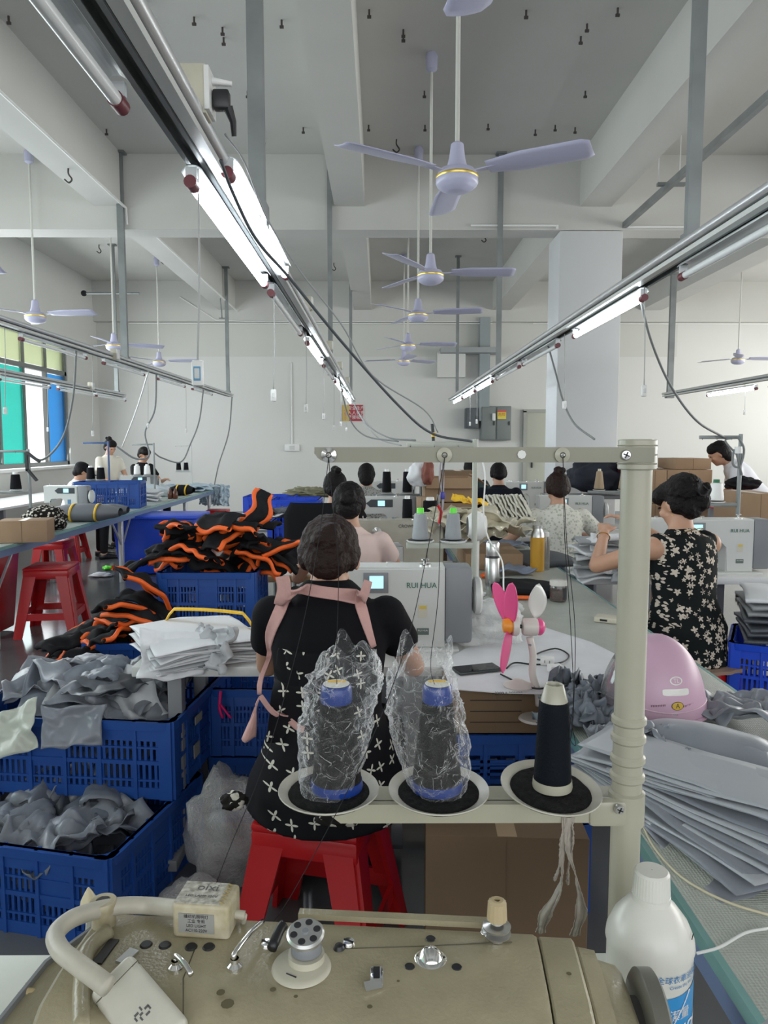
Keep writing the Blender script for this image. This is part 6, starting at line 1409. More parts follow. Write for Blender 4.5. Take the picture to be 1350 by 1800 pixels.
MB().box((-.02, 2.80, .52), (.22, .18, .20), bev=.02).build('motor', GREYP, tA); MB().box((-.15, 2.62, .10), (.46, .26, .02), Euler((radians(8), 0, 0)), .004).build('treadle', GREYP, tA)
for x in (-.72, .40): MB().box((x, 2.72, .06), (.05, .62, .04), bev=.004).build('foot_bar', GREYP, tA)
MB().box((-.16, 2.90, .16), (1.1, .03, .05)).build('cross_bar', OFFW, tA)
a = at(388, 1215, 2.77); b = MB(); b.tube([a, at(386, 1245, 2.76), at(392, 1262, 2.76)], .006, 6, smooth_n=3, sx=1); b.tube([at(387, 1238, 2.755), at(398, 1252, 2.755), at(406, 1262, 2.755)], .005, 6, smooth_n=3)
tag(b.build('ribbon', mat('magenta_ribbon', (.75, .01, .16), .6), None, 180), 'magenta ribbon tied to the empty blue crate by the aproned woman', 'ribbon')
# ---------------- foreground: thread stand with three cones ----------------
IVORY = mat('ivory_enamel', (.44, .425, .335), .3, var=.12, vscale=9)
IVORY_SHADED = mat('ivory_enamel_shaded', (.27, .26, .20), .45, var=.12, vscale=20)  # bar enamel darkened: the shade on its front is put into the colour
YS = .90
pt = at(1121, 772, YS); X0 = pt.x
t = T('thread_stand', 'large ivory thread stand in the foreground with three discs and a long guide bar', 'thread stand', (X0, YS, .752))
LEAN = at(1107, 1560, YS).x - at(1121, 772, YS).x
ztop = pt.z
MB().cyl((X0, YS, .752), (X0, YS, ztop), .0185, seg=28).build('pole', IVORY, t)
MB().lathe([(.0185, 0), (.0205, .001), (.0205, .008), (.0185, .009)], 28, (X0, YS, ztop - .012), cap=False).build('pole_cap', IVORY, t)
for z in (1.155, 1.132, 1.105, 1.082): MB().lathe([(.0187, -.006), (.0215, -.003), (.0215, .003), (.0187, .006)], 28, (X0, YS, z), cap=False).build('collar', IVORY, t)
# guide bar: rounded lower left corner
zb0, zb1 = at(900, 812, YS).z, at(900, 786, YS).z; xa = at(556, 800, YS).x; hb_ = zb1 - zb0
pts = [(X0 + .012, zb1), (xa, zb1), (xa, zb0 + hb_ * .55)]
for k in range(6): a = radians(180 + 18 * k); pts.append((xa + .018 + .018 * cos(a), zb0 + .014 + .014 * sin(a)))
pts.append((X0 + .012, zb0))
g = MB().prism(pts, .006, Matrix.Translation((0, YS - .019, 0)) @ Matrix.Rotation(pi / 2, 4, 'X')).build('guide_bar', IVORY_SHADED, t, 30)
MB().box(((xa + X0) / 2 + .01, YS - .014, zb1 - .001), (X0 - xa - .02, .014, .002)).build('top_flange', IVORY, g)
MB().lathe([(.0215, -.018), (.0228, -.017), (.0228, .017), (.0215, .018)], 28, (X0, YS, (zb0 + zb1) / 2), cap=False).build('bar_clamp', IVORY, t)
for dz in (-.011, 0, .011): MB().lathe([(.0228, -.001), (.0238, 0), (.0228, .001)], 28, (X0, YS, (zb0 + zb1) / 2 + dz), cap=False).build('clamp_ridge', IVORY, t)
MF = Matrix.Rotation(pi / 2, 4, 'X')
def screw(px, py, Y, r_, m=STEEL, parent=None):
    c = at(px, py, Y); s = MB().lathe([(0, .003), (r_ * .8, .0025), (r_, 0), (r_, -.002)], 20, c, MF, cap=False).build('screw', m, parent)
    for a in (0, pi / 2): MB().box(c + Vector((0, -.0032, 0)), (r_ * 1.2, .0008, r_ * .22), Euler((0, a + .4, 0))).build('screw_slot', BLACKP, s)
screw(1100, 800, YS - .026, .0065, STEEL, t)
EY = []
for px, big in ((578, 1), (781, 0), (988, 0)):
    c = at(px, 800, YS - .026); e = MB().lathe([(.009, 0), (.009, .002), (.0035, .004), (.0035, -.003), (.0, -.003)], 24, c, MF, cap=False).build('eyelet', CHROME if big else IVORY, t)
    MB().lathe([(0, 0), (.0032, .0), (.0026, .003), (0, .0045)], 14, c + Vector((0, -.001, 0)), MF, cap=False).build('eyelet_core', CHROME, e); EY.append(c + Vector((0, -.005, -.003)))
c = at(917, 799, YS - .0262); MB().lathe([(0, .0008), (.0052, .0008), (.0052, 0)], 8, c, MF, cap=False).build('bright_hole', mat('hole_bright', (.75, .75, .72), .6), t)
# lower arm
za0, za1 = at(900, 1434, YS).z, at(900, 1402, YS).z; xl = at(600, 1434, YS).x; xl2 = at(572, 1418, YS).x
b = MB().prism([(X0, za1), (xl2, za1), (xl2, za1 - .008), (xl, za0), (X0, za0)], .012, Matrix.Translation((0, YS + .006 - .012, 0)) @ Matrix.Rotation(pi / 2, 4, 'X'))
arm_ = b.build('spool_arm', IVORY, t, 30)
MB().box(((xl2 + X0) / 2, YS + .012, za1 - .001), (X0 - xl2, .04, .002)).build('top_flange', IVORY, arm_)
MB().lathe([(.0187, -.022), (.0225, -.020), (.0225, .020), (.0187, .022)], 28, (X0, YS, (za0 + za1) / 2), cap=False).build('arm_clamp', IVORY, t)
MB().box((X0 - .028, YS - .012, (za0 + za1) / 2), (.05, .02, .034), bev=.006).build('clamp_tongue', IVORY, t); screw(1089, 1423, YS - .028, .0062, STEEL, t)
DX = [at(578, 1378, YS - .01), at(771, 1380, YS - .01), at(967, 1378, YS - .005)]
for k, c in enumerate(DX):
    c.z = za1 + .006; tilt = Matrix.Rotation(radians((0, 0, 4)[k]), 4, 'Y') @ Matrix.Rotation(radians((2, 3, 6)[k]), 4, 'X')
    d = MB().lathe([(0, -.004), (.02, -.004), (.045, .001), (.0615, .010), (.063, .0115), (.0625, .013), (.060, .012), (.045, .004), (0, .0)], 48, c, tilt, cap=False).build('spool_disc', mat('disc_cream', (.56, .54, .46), .35, var=.2, vscale=30), t)
    MB().grid(lambda u, v: c + tilt @ Vector((.053 * v * cos(2 * pi * u), .053 * v * sin(2 * pi * u), .0105 + .0012 * noise.noise(Vector((cos(2 * pi * u) * v * 4, sin(2 * pi * u) * v * 4, k))) - (.006 * max(0, v - .9) * 10 if v > .9 else 0))), 48, 12, True).build('felt_pad', FELT, d, 180)
FBLK = mat('thread_charcoal', (.018, .017, .016), .75, var=.5, vscale=60, bump=.5, bscale=200)
RB = mat('royal_blue_plastic', (.006, .035, .22), .3)
def bigcone(label, c, r0, r1, h, m, basem, topm, blue):
    t = T('thread_cone', label, 'thread cone', c)
    prof = [(r0, .010)] + [(r0 + (r1 - r0) * k / 10, .010 + (h - .022) * k / 10) for k in range(1, 11)]
    MB().lathe([(r0 * .9, .006)] + prof + [(r1 * .9, h - .010)], 36).build('thread', m, t, world=False)
    MB().lathe([(r0 * .9, 0), (r0 * 1.03, .0), (r0 * 1.06, .003), (r0 * 1.02, .0115), (r0 * .9, .012)], 36).build('core_base', basem, t, world=False)
    if blue:
        MB().lathe([(r1 * .88, h - .014), (r1 * 1.0, h - .008), (r1 * .95, h + .008), (r1 * .85, h + .011), (0, h + .0115)], 32, cap=False).build('core_top', topm, t, world=False)
        MB().lathe([(0, h + .0118), (r1 * .82, h + .0118), (r1 * .82, h + .0122), (0, h + .0122)], 28, cap=False).build('round_label', mat('label_paper', (.78, .78, .72), .5), t, world=False)
        MB().box((.0, r1 * .4, h + .0126), (r1 * 1.1, r1 * .45, .0004)).build('yellow_mark', YELLOW, t, world=False)
    else:
        MB().lathe([(r1 * .96, h - .014), (r1 * .62, h + .010), (r1 * .55, h + .011), (r1 * .48, h + .009), (r1 * .46, h - .01), (0, h - .01)], 32, cap=False).build('core_top', topm, t, world=False)
        MB().cyl((0, 0, h - .01), (0, 0, h + .008), .0022, seg=8).build('spindle', STEEL, t, world=False)
    return t
ZD = za1 + .0175
bigcone('charcoal thread cone with blue ends inside the left plastic bag', (DX[0].x + .010, YS - .008, ZD), .031, .020, .122, FBLK, RB, RB, True)
bigcone('charcoal thread cone with blue ends inside the middle plastic bag', (DX[1].x - .002, YS - .008, ZD), .031, .019, .122, FBLK, RB, RB, True)
bigcone('black thread cone with bare ivory ends on the right disc', (DX[2].x + .002, YS - .008, ZD), .0235, .0185, .122, mat('navy_black_thread', (.006, .008, .012), .7, bump=.2, bscale=400), IVORY, IVORY, False)
FILM = film('clear_film', (.95, .96, .97), .03, .9, .05, .30)
def bag(label, cols, seed):
    """cols: (px, py, halfwidth px) from foot to mouth; an open, crushed clear sleeve round the cone"""
    C = [at(a, b_, YS - .008) for a, b_, c_ in cols]; Wd = [c_ / FPX * YS for a, b_, c_ in cols]
    for k, c in enumerate(C): c.y = YS - .008
    C = spline(C, 6); n = len(C) - 1
    def f(u, v):
        i = min(n, v * n); k = int(i); fr_ = i - k; c = C[k].lerp(C[min(n, k + 1)], fr_); wi = v * (len(Wd) - 1); j = int(wi); w = Wd[j] + (Wd[min(len(Wd) - 1, j + 1)] - Wd[j]) * (wi - j)
        a = 2 * pi * u; P = Vector((cos(a), sin(a), v * 5))
        n1 = noise.noise(P * 1.3 + Vector((seed, 0, 0))); rg = abs(noise.noise(P * 2.6 + Vector((0, seed, 3)))); rg2 = abs(noise.noise(P * 5 + Vector((7, seed, 1))))
        k_ = 1 + (.16 * n1 + .34 * (.22 - rg) + .08 * (.2 - rg2)) * min(1, .4 + v) * (1 - .65 * max(0, v - .86) / .14)
        return c + Vector((cos(a) * w * k_, sin(a) * min(w, .045) * k_, .008 * n1 * v * 3 + (.012 * sin(a * 3 + seed) if v > .97 else 0)))
    return tag(MB().grid(f, 84, 70, True).build('plastic_bag', FILM, None, 180), label, 'plastic bag')
bag('clear crumpled plastic bag around the left charcoal cone', [(577, 1400, 50), (580, 1360, 55), (588, 1290, 62), (598, 1230, 66), (610, 1185, 64), (620, 1140, 42)], 2)
bag('clear crumpled plastic bag around the middle charcoal cone', [(775, 1398, 45), (768, 1360, 58), (755, 1290, 66), (742, 1230, 66), (738, 1180, 58), (748, 1140, 46)], 7)
THR = mat('fine_thread', (.02, .02, .022), .7)
def thread(label, pts, r_=.00045): return tag(MB().tube(pts, r_, 5, smooth_n=8).build('thread', THR, None, 180), label, 'thread')
thread('black thread from the left eyelet to the left cone', [EY[0], at(586, 900, YS - .03), at(595, 1000, YS - .04), at(592, 1130, YS - .03), at(592, 1205, YS - .01)])
thread('black thread slanting from the left eyelet down to the old machine', [EY[0], at(560, 950, YS - .06), at(525, 1130, YS - .1), at(465, 1340, YS - .14), at(400, 1500, YS - .16), at(345, 1650, .77)])
thread('black thread from the middle eyelet down to the middle cone', [EY[1], at(775, 900, YS - .03), at(770, 1050, YS - .03), at(757, 1165, YS - .03), at(765, 1208, YS - .01)])
thread('second black thread slanting from the middle eyelet to the machine top', [EY[1], at(755, 950, YS - .05), at(715, 1130, YS - .08), at(640, 1330, YS - .12), at(520, 1560, YS - .14), at(455, 1655, .74)])
thread('black thread from the right eyelet to the right cone', [EY[2], at(996, 950, YS - .03), at(1010, 1090, YS - .02), at(1010, 1200, YS - .02), at(1003, 1300, YS - .01), at(990, 1262, YS - .01)])
thread('second black thread hanging from the right eyelet in a small tangle', [EY[2], at(993, 950, YS - .035), at(1003, 1100, YS - .03), at(1008, 1230, YS - .02), at(1000, 1290, YS - .02), at(1012, 1310, YS - .02), at(1002, 1260, YS - .02)])
# cloth strips tied below the arm
RAG = mat('rag_cotton', (.42, .38, .33), .9, var=.3, vscale=60)
def strip(pts, w):
    C = spline([at(x, y, YS - .02) for x, y in pts], 6); n = len(C) - 1
    def f(u, v):
        i = min(n - 1, int(v * n)); c = C[i].lerp(C[i + 1], v * n - i); a = v * 9; ww = w * (.7 + .5 * noise.noise(Vector((v * 6, w * 100, 0))))
        return c + Vector(((u - .5) * ww * cos(a * .35), (u - .5) * ww * sin(a * .35), 0)) + Vector((.0015 * noise.noise(Vector((u * 5, v * 30, 1))), .002 * sin(u * 9), 0))
    return MB().grid(f, 8, 60).build('cloth_strip', RAG, None, 180, solid=.0012)
tt = T('rag_tie', 'frayed beige cloth strips tied below the right spool disc', 'rag', at(1000, 1436, YS - .02))
for P_, w in (([(999, 1436), (990, 1500), (985, 1560), (958, 1610), (950, 1640)], .019), ([(1001, 1436), (1000, 1490), (1015, 1550), (1022, 1600), (1010, 1645)], .019), ([(998, 1436), (986, 1480), (984, 1520), (975, 1548)], .003), ([(1003, 1436), (1008, 1475), (1000, 1520), (998, 1555)], .003)):
    s = strip(P_, w); s.parent = tt; s.data.transform(wmat(tt).inverted())

# ---------------- foreground: old beige machine head ----------------
mt = T('sewing_machine', 'old worn beige sewing machine in the foreground, seen from above', 'sewing machine', (-.05, .732, .752), -4.6)
MW = wmat(mt)
HZ = .258
def ext(name, xs, prof, m, bev=0, scale_end=None):
    b = MB(); rr = []
    for x, sc, dz in xs: rr.append([b.bm.verts.new(MW @ Vector((x, -.085 + (y + .085) * sc, z * (1 if sc == 1 else 1) * sc + dz))) for y, z in prof])
    n = len(prof)
    for A_, B_ in zip(rr, rr[1:]):
        for k in range(n): b._f([A_[k], A_[(k + 1) % n], B_[(k + 1) % n], B_[k]])
    b._f(rr[0][::-1]); b._f(rr[-1]); return b.build(name, m, mt, 35)
PR = [(0, .12), (0, .238), (-.004, .249), (-.014, .256), (-.04, HZ), (-.10, HZ), (-.135, .252), (-.155, .238), (-.165, .215), (-.168, .12)]
ext('arm', [(-.245, .97, .003), (-.24, 1, 0), (.205, 1, 0), (.209, .985, .002)], PR, DBEIGE)
ext('pillar', [(.15, .93, -.10), (.262, .93, -.10)], [(0, .06), (0, .16), (-.16, .16), (-.16, .06)], DBEIGE)
MB().box(MW @ Vector((.02, -.085, .004)), (.60, .19, .02), Euler((0, 0, radians(-4.6))), .004).build('bed', DBEIGE, mt)
MB().box(MW @ Vector((.20, -.085, .07)), (.13, .15, .12), Euler((0, 0, radians(-4.6))), .01).build('pillar_base', DBEIGE, mt)
ext('arm_collar', [(.211, .985, .0), (.213, 1.0, -.002), (.243, 1.0, -.002), (.246, .98, 0)], PR, DBEIGE)
ext('pulley_housing', [(.248, .96, .0), (.250, .968, -.001), (.266, .965, -.003), (.269, .95, -.008), (.286, .94, -.010), (.292, .90, -.006)], PR, DBEIGE)
MYw = Matrix.Rotation(radians(-4.6), 4, 'Z') @ Matrix.Rotation(pi / 2, 4, 'Y')
wc = MW @ Vector((.300, -.062, .186)); MB().lathe([(0, 0), (.058, 0), (.062, .003), (.0625, .016), (.058, .019), (.05, .012), (.046, .010), (0, .010)], 48, wc, MYw, cap=False).build('handwheel', mat('wheel_grey', (.15, .15, .125), .35), mt)
MB().cyl(MW @ Vector((.285, -.062, .186)), MW @ Vector((.307, -.062, .186)), .038, seg=32).build('wheel_hub', mat('hub_dark', (.05, .05, .045), .6), mt)
# left end: chamfered face cover, dark gap, pale take-up guard
pl = [(-.243, -.004), (-.256, -.010), (-.277, -.062), (-.280, -.17), (-.243, -.17)]
MB().prism(pl, .20, MW @ Matrix.Translation((0, 0, .03))).build('face_cover', DBEIGE, mt, 30)
MB().prism([(-.256, -.009), (-.259, -.008), (-.2805, -.061), (-.2835, -.17), (-.280, -.17), (-.277, -.062)], .206, MW @ Matrix.Translation((0, 0, .03))).build('cover_edge', GREYP, mt, 30)
MB().box(onz(186, 1674, .752 + HZ), (.010, .034, .004), Euler((0, 0, radians(-8)))).build('slot', BLACKP, mt)
MB().tube([onz(x_, y_, .752 + HZ + .004) for x_, y_ in ((192, 1638), (168, 1655), (150, 1682), (143, 1740), (143, 1810))], .0075, 14, smooth_n=5).build('take_up_guard', DBEIGE, mt, 180)
MB().box(onz(224, 1682, .752 + HZ + .001), (.011, .020, .003), Euler((0, 0, radians(-22)))).build('steel_plate', STEEL, mt)
def mtop(px, py, dz=0): return onz(px, py, .752 + HZ + dz)
def mlathe(name, px, py, prof, m, dz=0, parent=None, seg=28, M=None):
    return MB().lathe(prof, seg, mtop(px, py, dz) if dz == 0 else mtop(px, py) + Vector((0, 0, dz)), M, cap=False).build(name, m, parent or mt)
# seams
SEAM = mat('seam_dark', (.10, .09, .06), .7)
MB().tube([mtop(600, 1668), mtop(730, 1664), mtop(900, 1656)], .0006, 5).build('seam', SEAM, mt, 180)
MB().tube([mtop(345, 1662), mtop(322, 1720, .0), mtop(322, 1798, .0)], .0006, 5).build('seam', SEAM, mt, 180)
a = MW @ Vector((-.035, -.002, HZ + .0)); c = MW @ Vector((.165, -.002, HZ)); b = MB(); b.bar(a, c, .010, .006); b.build('rear_lid', DBEIGE, mt)
# stains
for px, py, rx in ((400, 1765, .006), (388, 1745, .004), (700, 1725, .0015), (1000, 1712, .0025), (480, 1740, .003), (650, 1770, .0025), (520, 1752, .002)):
    MB().lathe([(0, .0004), (rx, .0004)], 9, mtop(px, py), Matrix.Scale(.45, 4, (0, 1, 0)) if 0 else None, cap=False).build('oil_stain', mat('oil_stain', (.16, .14, .085), .85, spec=.1), mt)
# plugs and holes
for px, py in ((257, 1661), (290, 1662), (336, 1665), (367, 1665)): mlathe('rubber_plug', px, py, [(0, .0015), (.005, .0015), (.0062, 0)], BLACKP)
mlathe('rubber_plug', 596, 1667, [(0, .0045), (.004, .0035), (.0058, 0)], BLACKP)
for px, py in ((757, 1650), (720, 1699), (803, 1700)): mlathe('screw_hole', px, py, [(0, .0006), (.0045, .0006), (.005, 0)], BLACKP)
mlathe('oil_window', 757, 1684, [(0, .011), (.005, .010), (.009, .007), (.0118, .002), (.0145, .001), (.0155, 0)], CHROME)
# slotted chrome bracket
p = mtop(662, 1722); MB().box(p + Vector((0, .003, .001)), (.012, .024, .003), bev=.001).build('chrome_slot', CHROME, mt); MB().box(p + Vector((0, .006, .0028)), (.006, .014, .001)).build('slot_hole', BLACKP, mt)
MB().box(p + Vector((-.003, -.012, .004)), (.016, .008, .002), Euler((.5, 0, .3))).build('chrome_tongue', CHROME, mt)
# bobbin winder
pw = mtop(530, 1700); w_ = MB().lathe([(0, .004), (.024, .004), (.027, .002), (.028, 0)], 40, pw, cap=False).build('winder_plate', CREAM, mt)
MB().lathe([(.0, .010), (.0155, .010), (.017, .010), (.0175, .004)], 36, pw + Vector((.004, .006, 0)), cap=False).build('winder_ring', CREAM, w_)
MB().lathe([(0, .019), (.013, .019), (.0145, .016), (.0145, .011)], 32, pw + Vector((.004, .008, 0)), cap=False).build('winder_core', GREYP, w_)
wh = pw + Vector((.003, .010, .025)); wheel = MB().lathe([(0, .004), (.016, .004), (.018, .002), (.018, -.001), (.016, -.002), (0, -.002)], 40, wh, Matrix.Rotation(radians(12), 4, 'X'), cap=False).build('bobbin_wheel', STEEL, mt)
MB().cyl(pw + Vector((.003, .008, .015)), wh, .006, seg=18).build('spindle', STEEL, wheel)
RT = Matrix.Rotation(radians(12), 4, 'X')
for k in range(6): a = k * pi / 3 + .3; MB().lathe([(0, .0045), (.0034, .0045), (.0036, .004)], 16, wh + (RT @ Vector((.0112 * cos(a), .0112 * sin(a), 0))), RT, cap=False).build('wheel_hole', BLACKP, wheel)
MB().lathe([(0, .0060), (.0030, .006), (.0036, .004)], 14, wh, RT, cap=False).build('centre_screw', GREYP, wheel)
for px, py in ((468, 1662), (613, 1660), (512, 1722)):
    s = mlathe('screw', px, py, [(0, .004), (.0055, .0035), (.0065, .001), (.0065, 0)], CHROME); MB().box(mtop(px, py) + Vector((0, 0, .0042)), (.011, .0012, .0006), Euler((0, 0, -.5))).build('screw_slot', BLACKP, s)
MB().tube([mtop(478, 1678, .0) + Vector((0, 0, .006)), mtop(492, 1655) + Vector((0, 0, .012)), mtop(500, 1648) + Vector((0, 0, .014))], .005, 10, smooth_n=3).build('winder_latch', BLACKP, mt, 180)
# tension post with ribbed knob
pk = mtop(873, 1652); b = MB().lathe([(0, 0), (.007, 0), (.007, .004), (.013, .006), (.014, .008), (.007, .010), (.007, .012), (.0135, .013), (.014, .015), (.006, .018), (.006, .022)], 28, pk, cap=False).build('tension_discs', STEEL, mt)
kb = MB(); n = 28; rr_ = []
for z, r_ in ((.022, .0095), (.040, .0085), (.042, .006), (.042, .003), (.038, .003)): rr_.append([kb.bm.verts.new(pk + Vector(((r_ + (.0006 if k % 2 and z < .041 else 0)) * cos(2 * pi * k / n), (r_ + (.0006 if k % 2 and z < .041 else 0)) * sin(2 * pi * k / n), z))) for k in range(n)])
for A_, B_ in zip(rr_, rr_[1:]):
    for k in range(n): kb._f([A_[k], A_[(k + 1) % n], B_[(k + 1) % n], B_[k]])
kb._f(rr_[-1]); kb.build('tension_knob', mat('aged_cream', (.50, .40, .24), .45), mt, 30)
MB().tube([pk + Vector((-.010, -.004, .008)), pk + Vector((-.016, -.006, .011)), pk + Vector((-.012, .004, .014))], .0009, 6, smooth_n=4).build('check_spring', CHROME, mt, 180)
# chrome thread hooks
def hook(px, py, ex, ey, h=.02, r_=.0028):
    p = mtop(px, py); b = MB().lathe([(0, 0), (.007, 0), (.007, .004), (.004, .007), (.004, h * .7)], 16, p, cap=False).build('hook_base', CHROME, mt)
    q = mtop(ex, ey); q = Vector((q.x, q.y, p.z + .012)); m0 = p + Vector((0, 0, h)); mid = m0.lerp(q, .5) + Vector((0, 0, .003))
    MB().tube([p + Vector((0, 0, h * .6)), m0, mid, q], [.0025, r_, r_, r_], 10, smooth_n=5).build('thread_hook', CHROME, b, 180)
hook(309, 1705, 337, 1735, .014); hook(413, 1704, 462, 1640, .016)
# ---------------- small gooseneck lamp on the machine ----------------
lt = T('gooseneck_lamp', 'dirty white gooseneck lamp with a square adapter on top of the old machine', 'lamp', mtop(355, 1650))
bc_ = mtop(353, 1652); bx = (.058, .040, .036); Rz = Euler((0, 0, radians(-6)))
cc = bc_ + Vector((.002, .020, bx[2] / 2)); ADP = mat('grimy_white', (.62, .57, .43), .5, var=.35, vscale=55, col2=(.40, .34, .20))
MB().box(cc, bx, Rz, .004, 3).build('adapter', ADP, lt)
RM = Rz.to_matrix().to_4x4()
lab = MB().box(cc + RM.to_3x3() @ Vector((-.004, -bx[1] / 2 - .0004, -.001)), (.036, .0008, .020), Rz).build('silver_label', mat('silver_label', (.34, .34, .32), .35), lt)
for k, s_ in enumerate(('缝纫机照明灯', '工业 专用', 'LED LIGHT', 'AC110-220V')):
    text_o('lettering', s_, .0042, Matrix.Translation(cc + RM.to_3x3() @ Vector((-.004, -bx[1] / 2 - .0010, .0062 - .0048 * k))) @ RM @ Matrix.Rotation(pi / 2, 4, 'X'), INK, lab, .0001)
sp = MB().box(cc + Vector((-.004, 0, bx[2] / 2 + .0004)), (.046, .036, .0008), Rz).build('printed_top', mat('spotted_print', (.70, .68, .60), .6, var=.5, vscale=160, col2=(.25, .23, .18)), lt)
text_o('lettering', 'oixi', .015, Matrix.Translation(cc + Vector((.000, .008, bx[2] / 2 + .001))) @ RM, mat('grey_ink', (.12, .12, .12), .6), sp, .0001); text_o('lettering', 'LED LAMP 220V', .0048, Matrix.Translation(cc + Vector((-.004, -.006, bx[2] / 2 + .001))) @ RM, MATS['grey_ink'], sp, .0001)
for k in range(6): MB().box(cc + RM.to_3x3() @ Vector((bx[0] / 2 - .006, -.015 + .006 * k, bx[2] / 2 - .0005)), (.012, .0012, .0012), Euler((0, radians(25), radians(-6)))).build('vent_rib', mat('rib_yellow', (.38, .30, .14), .6), lt)
MB().cyl(cc + Vector((.026, .0, -.004)), cc + Vector((.038, .0, -.006)), .0045, seg=14).build('cable_gland', CREAM, lt)
gp = [cc + Vector((-.026, .002, .0)), at(262, 1592, .735), at(215, 1592, .725), at(170, 1600, .71), at(125, 1616, .685), at(98, 1642, .66), at(106, 1670, .635), at(135, 1694, .615), at(165, 1716, .602), at(190, 1735, .595)]
MB().tube(gp, .0085, 16, smooth_n=6).build('gooseneck', mat('neck_plastic', (.56, .53, .44), .45, var=.15, vscale=40), lt, 180)
rp = at(182, 1604, .718); MB().lathe([(.010, -.022), (.0125, -.020), (.0115, .0), (.0135, .004), (.0135, .012), (.0125, .0135), (.0075, .0135), (.0065, .006), (0, .006)], 28, rp, cap=False).build('ring_holder', ADP, lt)
MB().lathe([(0, .001), (.0072, .001)], 6, rp + Vector((0, 0, .0125)), cap=False).build('hex_hole', BLACKP, lt)
hd = at(245, 1775, .60); HM = Matrix.Translation(hd) @ Matrix.Rotation(radians(-38), 4, 'Z') @ Matrix.Rotation(radians(16), 4, 'Y') @ Matrix.Rotation(radians(28), 4, 'X')
b = MB(); b.box((0, 0, 0), (.088, .044, .018), None, .007, 4); b.bm.transform(HM); hd_ = b.build('lamp_head', mat('lamp_head_white', (.66, .64, .55), .35, var=.12, vscale=30), lt)
MI = lambda x, y, z: HM @ Vector((x, y, z))
b = MB(); b.tube([MI(-.030, -.0218, .0), MI(-.030, -.0218, .0088), MI(-.030, .0218, .0088), MI(-.030, .0218, 0)], .0005, 6); b.build('seam', SEAM, hd_)
for (x, y, w, h) in ((0, .005, .002, .004), (.002, .0065, .004, .0015), (.005, .003, .002, .004), (-.003, .001, .004, .0015), (.001, -.001, .002, .003), (.004, -.003, .004, .0015), (-.002, -.004, .002, .004), (.001, -.0065, .004, .0015)):
    b = MB(); b.box((x + .008, y, .0091), (w, h, .0004)); b.bm.transform(HM); b.build('logo_mark', MATS['grey_ink'], hd_)
wp = [cc + Vector((.038, 0, -.006)), at(424, 1650, .735), at(432, 1690, .70), at(440, 1740, .66), at(452, 1800, .62), at(458, 1850, .585)]
MB().tube(wp, .0028, 8, smooth_n=6).build('lamp_cord', mat('cord_cream', (.58, .56, .46), .45), lt, 180)
# ivory drop-shaped knob behind and needle guard at the left
tag(MB().lathe([(0, 0), (.008, .001), (.0095, .006), (.0085, .012), (.004, .021), (.001, .026), (0, .027)], 24, at(157, 1600, .77), cap=False).build('finial_knob', mat('ivory_knob', (.70, .62, .42), .4)), 'pointed ivory knob behind the gooseneck lamp ring', 'knob')
tag(MB().cyl(at(157, 1602, .77), at(150, 1700, .83), .003, seg=8).build('knob_rod', STEEL), 'thin rod carrying the pointed ivory knob', 'rod')
rumple('tape_wad', 'wad of yellowed tape at the left end of the old machine', 'tape', tuple(at(52, 1775, .665)), (.014, .012, .026), mat('yellow_tape', (.55, .44, .24), .5), 25, .3, fr=5, n=28)
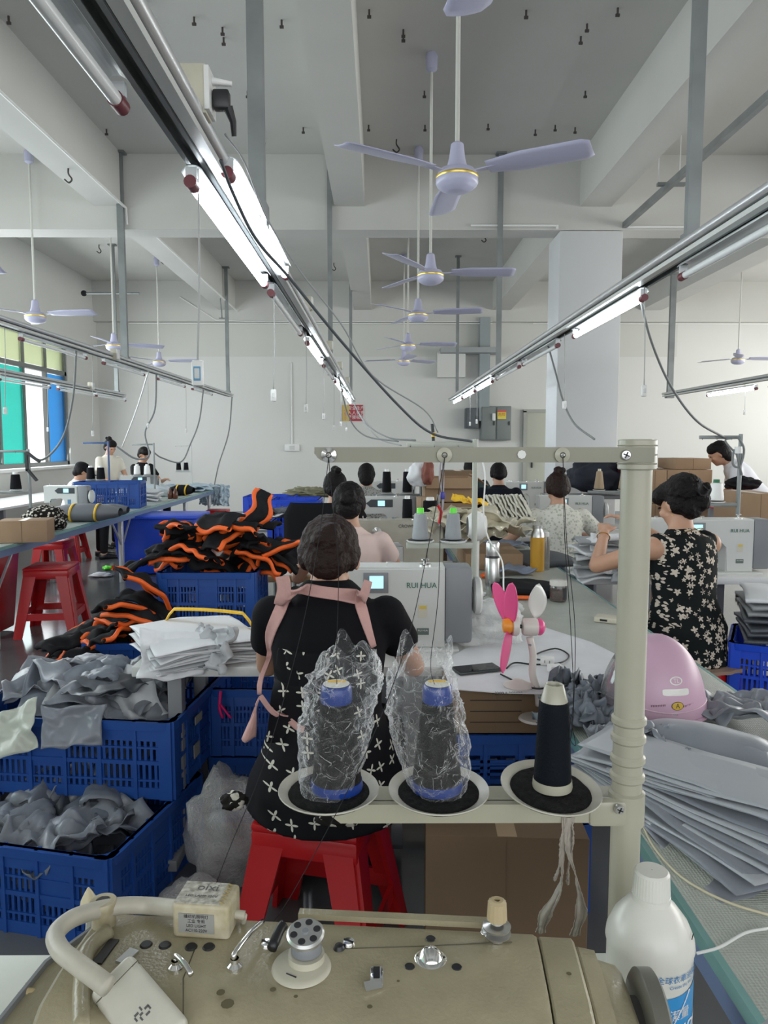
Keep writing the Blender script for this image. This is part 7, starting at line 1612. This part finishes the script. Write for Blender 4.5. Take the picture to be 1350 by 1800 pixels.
# ---------------- oil bottle ----------------
pb = Vector((.300, .775, .752)); BT = mat('milky_plastic', (.74, .73, .67), .3, var=.06, vscale=20)
t = T('oil_bottle', 'milky white plastic oil bottle with a blue label behind the handwheel', 'bottle', pb)
MB().lathe([(0, 0), (.043, 0), (.046, .005), (.046, .192), (.0475, .198), (.0465, .207), (.040, .223), (.028, .239), (.0205, .246), (.0205, .251)], 48, pb, cap=False).build('body', BT, t)
MB().lathe([(.0188, .246), (.0205, .247), (.0205, .252), (.0195, .253)], 36, pb, cap=False).build('neck_ring', BT, t)
kb = MB(); n = 72; rr_ = []
for z, r_ in ((.253, .0198), (.277, .0186), (.2795, .0165), (.2800, .011), (.2798, .0005)): rr_.append([kb.bm.verts.new(pb + Vector(((r_ + (.0004 if k % 2 and z < .278 else 0)) * cos(2 * pi * k / n), (r_ + (.0004 if k % 2 and z < .278 else 0)) * sin(2 * pi * k / n), z))) for k in range(n)])
for A_, B_ in zip(rr_, rr_[1:]):
    for k in range(n): kb._f([A_[k], A_[(k + 1) % n], B_[(k + 1) % n], B_[k]])
kb.build('cap', BT, t, 30)
def cylp(a, z, lift=.0006): return pb + Vector(((.046 + lift) * cos(a), (.046 + lift) * sin(a), z))
LBM = mat('label_sky_blue', (.04, .28, .62), .3); LBI = mat('label_ink_blue', (.02, .20, .50), .4)
lb_ = MB().grid(lambda u, v: cylp(radians(-110 + 100 * u), .045 + v * (.118 + .010 * u * u)), 24, 6).build('blue_label', LBM, t, 180)
def cyl_text(body, size, a0, z0, m, italic=0, parent=None):
    o = text_o('lettering', body, size, Matrix.Identity(4), m, None, 0)
    for v in o.data.vertices: x, y = v.co.x + italic * v.co.y, v.co.y; v.co = cylp(radians(a0) + x / .046, z0 + y, .0012)
    o.parent = parent or t; o.data.transform(wmat(t).inverted()); return o
cyl_text('全球衣車油專業品牌', .0088, -52, .184, LBI, .1); cyl_text("Create the World's first", .0052, -52, .176, LBI, .1)
cyl_text('潔量', .014, -66, .143, WHITEP, .1); cyl_text('SUPER', .030, -48, .120, mat('label_white', (.8, .82, .84), .4), .25); cyl_text('白油', .010, -40, .098, MATS['label_white'])
MB().tube([cylp(radians(-90 + 40 * k / 6), .118 + .05 * k / 6, .0015) for k in range(7)], .0006, 5).build('label_stroke', MATS['label_white'], t, 180)
for k_, (a, z) in enumerate(((-30, .216), (-18, .196))):
    q = [pb + Vector((r_ * cos(radians(a + d)), r_ * sin(radians(a + d)), zz)) for r_, d, zz in ((.047 if k_ else .044, -6, z), (.047 if k_ else .0445, 0, z + .004), (.047 if k_ else .0445, 8, z))]
    MB().tube(q, .0005, 5, smooth_n=4).build('dust_fibre', INK, t, 180)
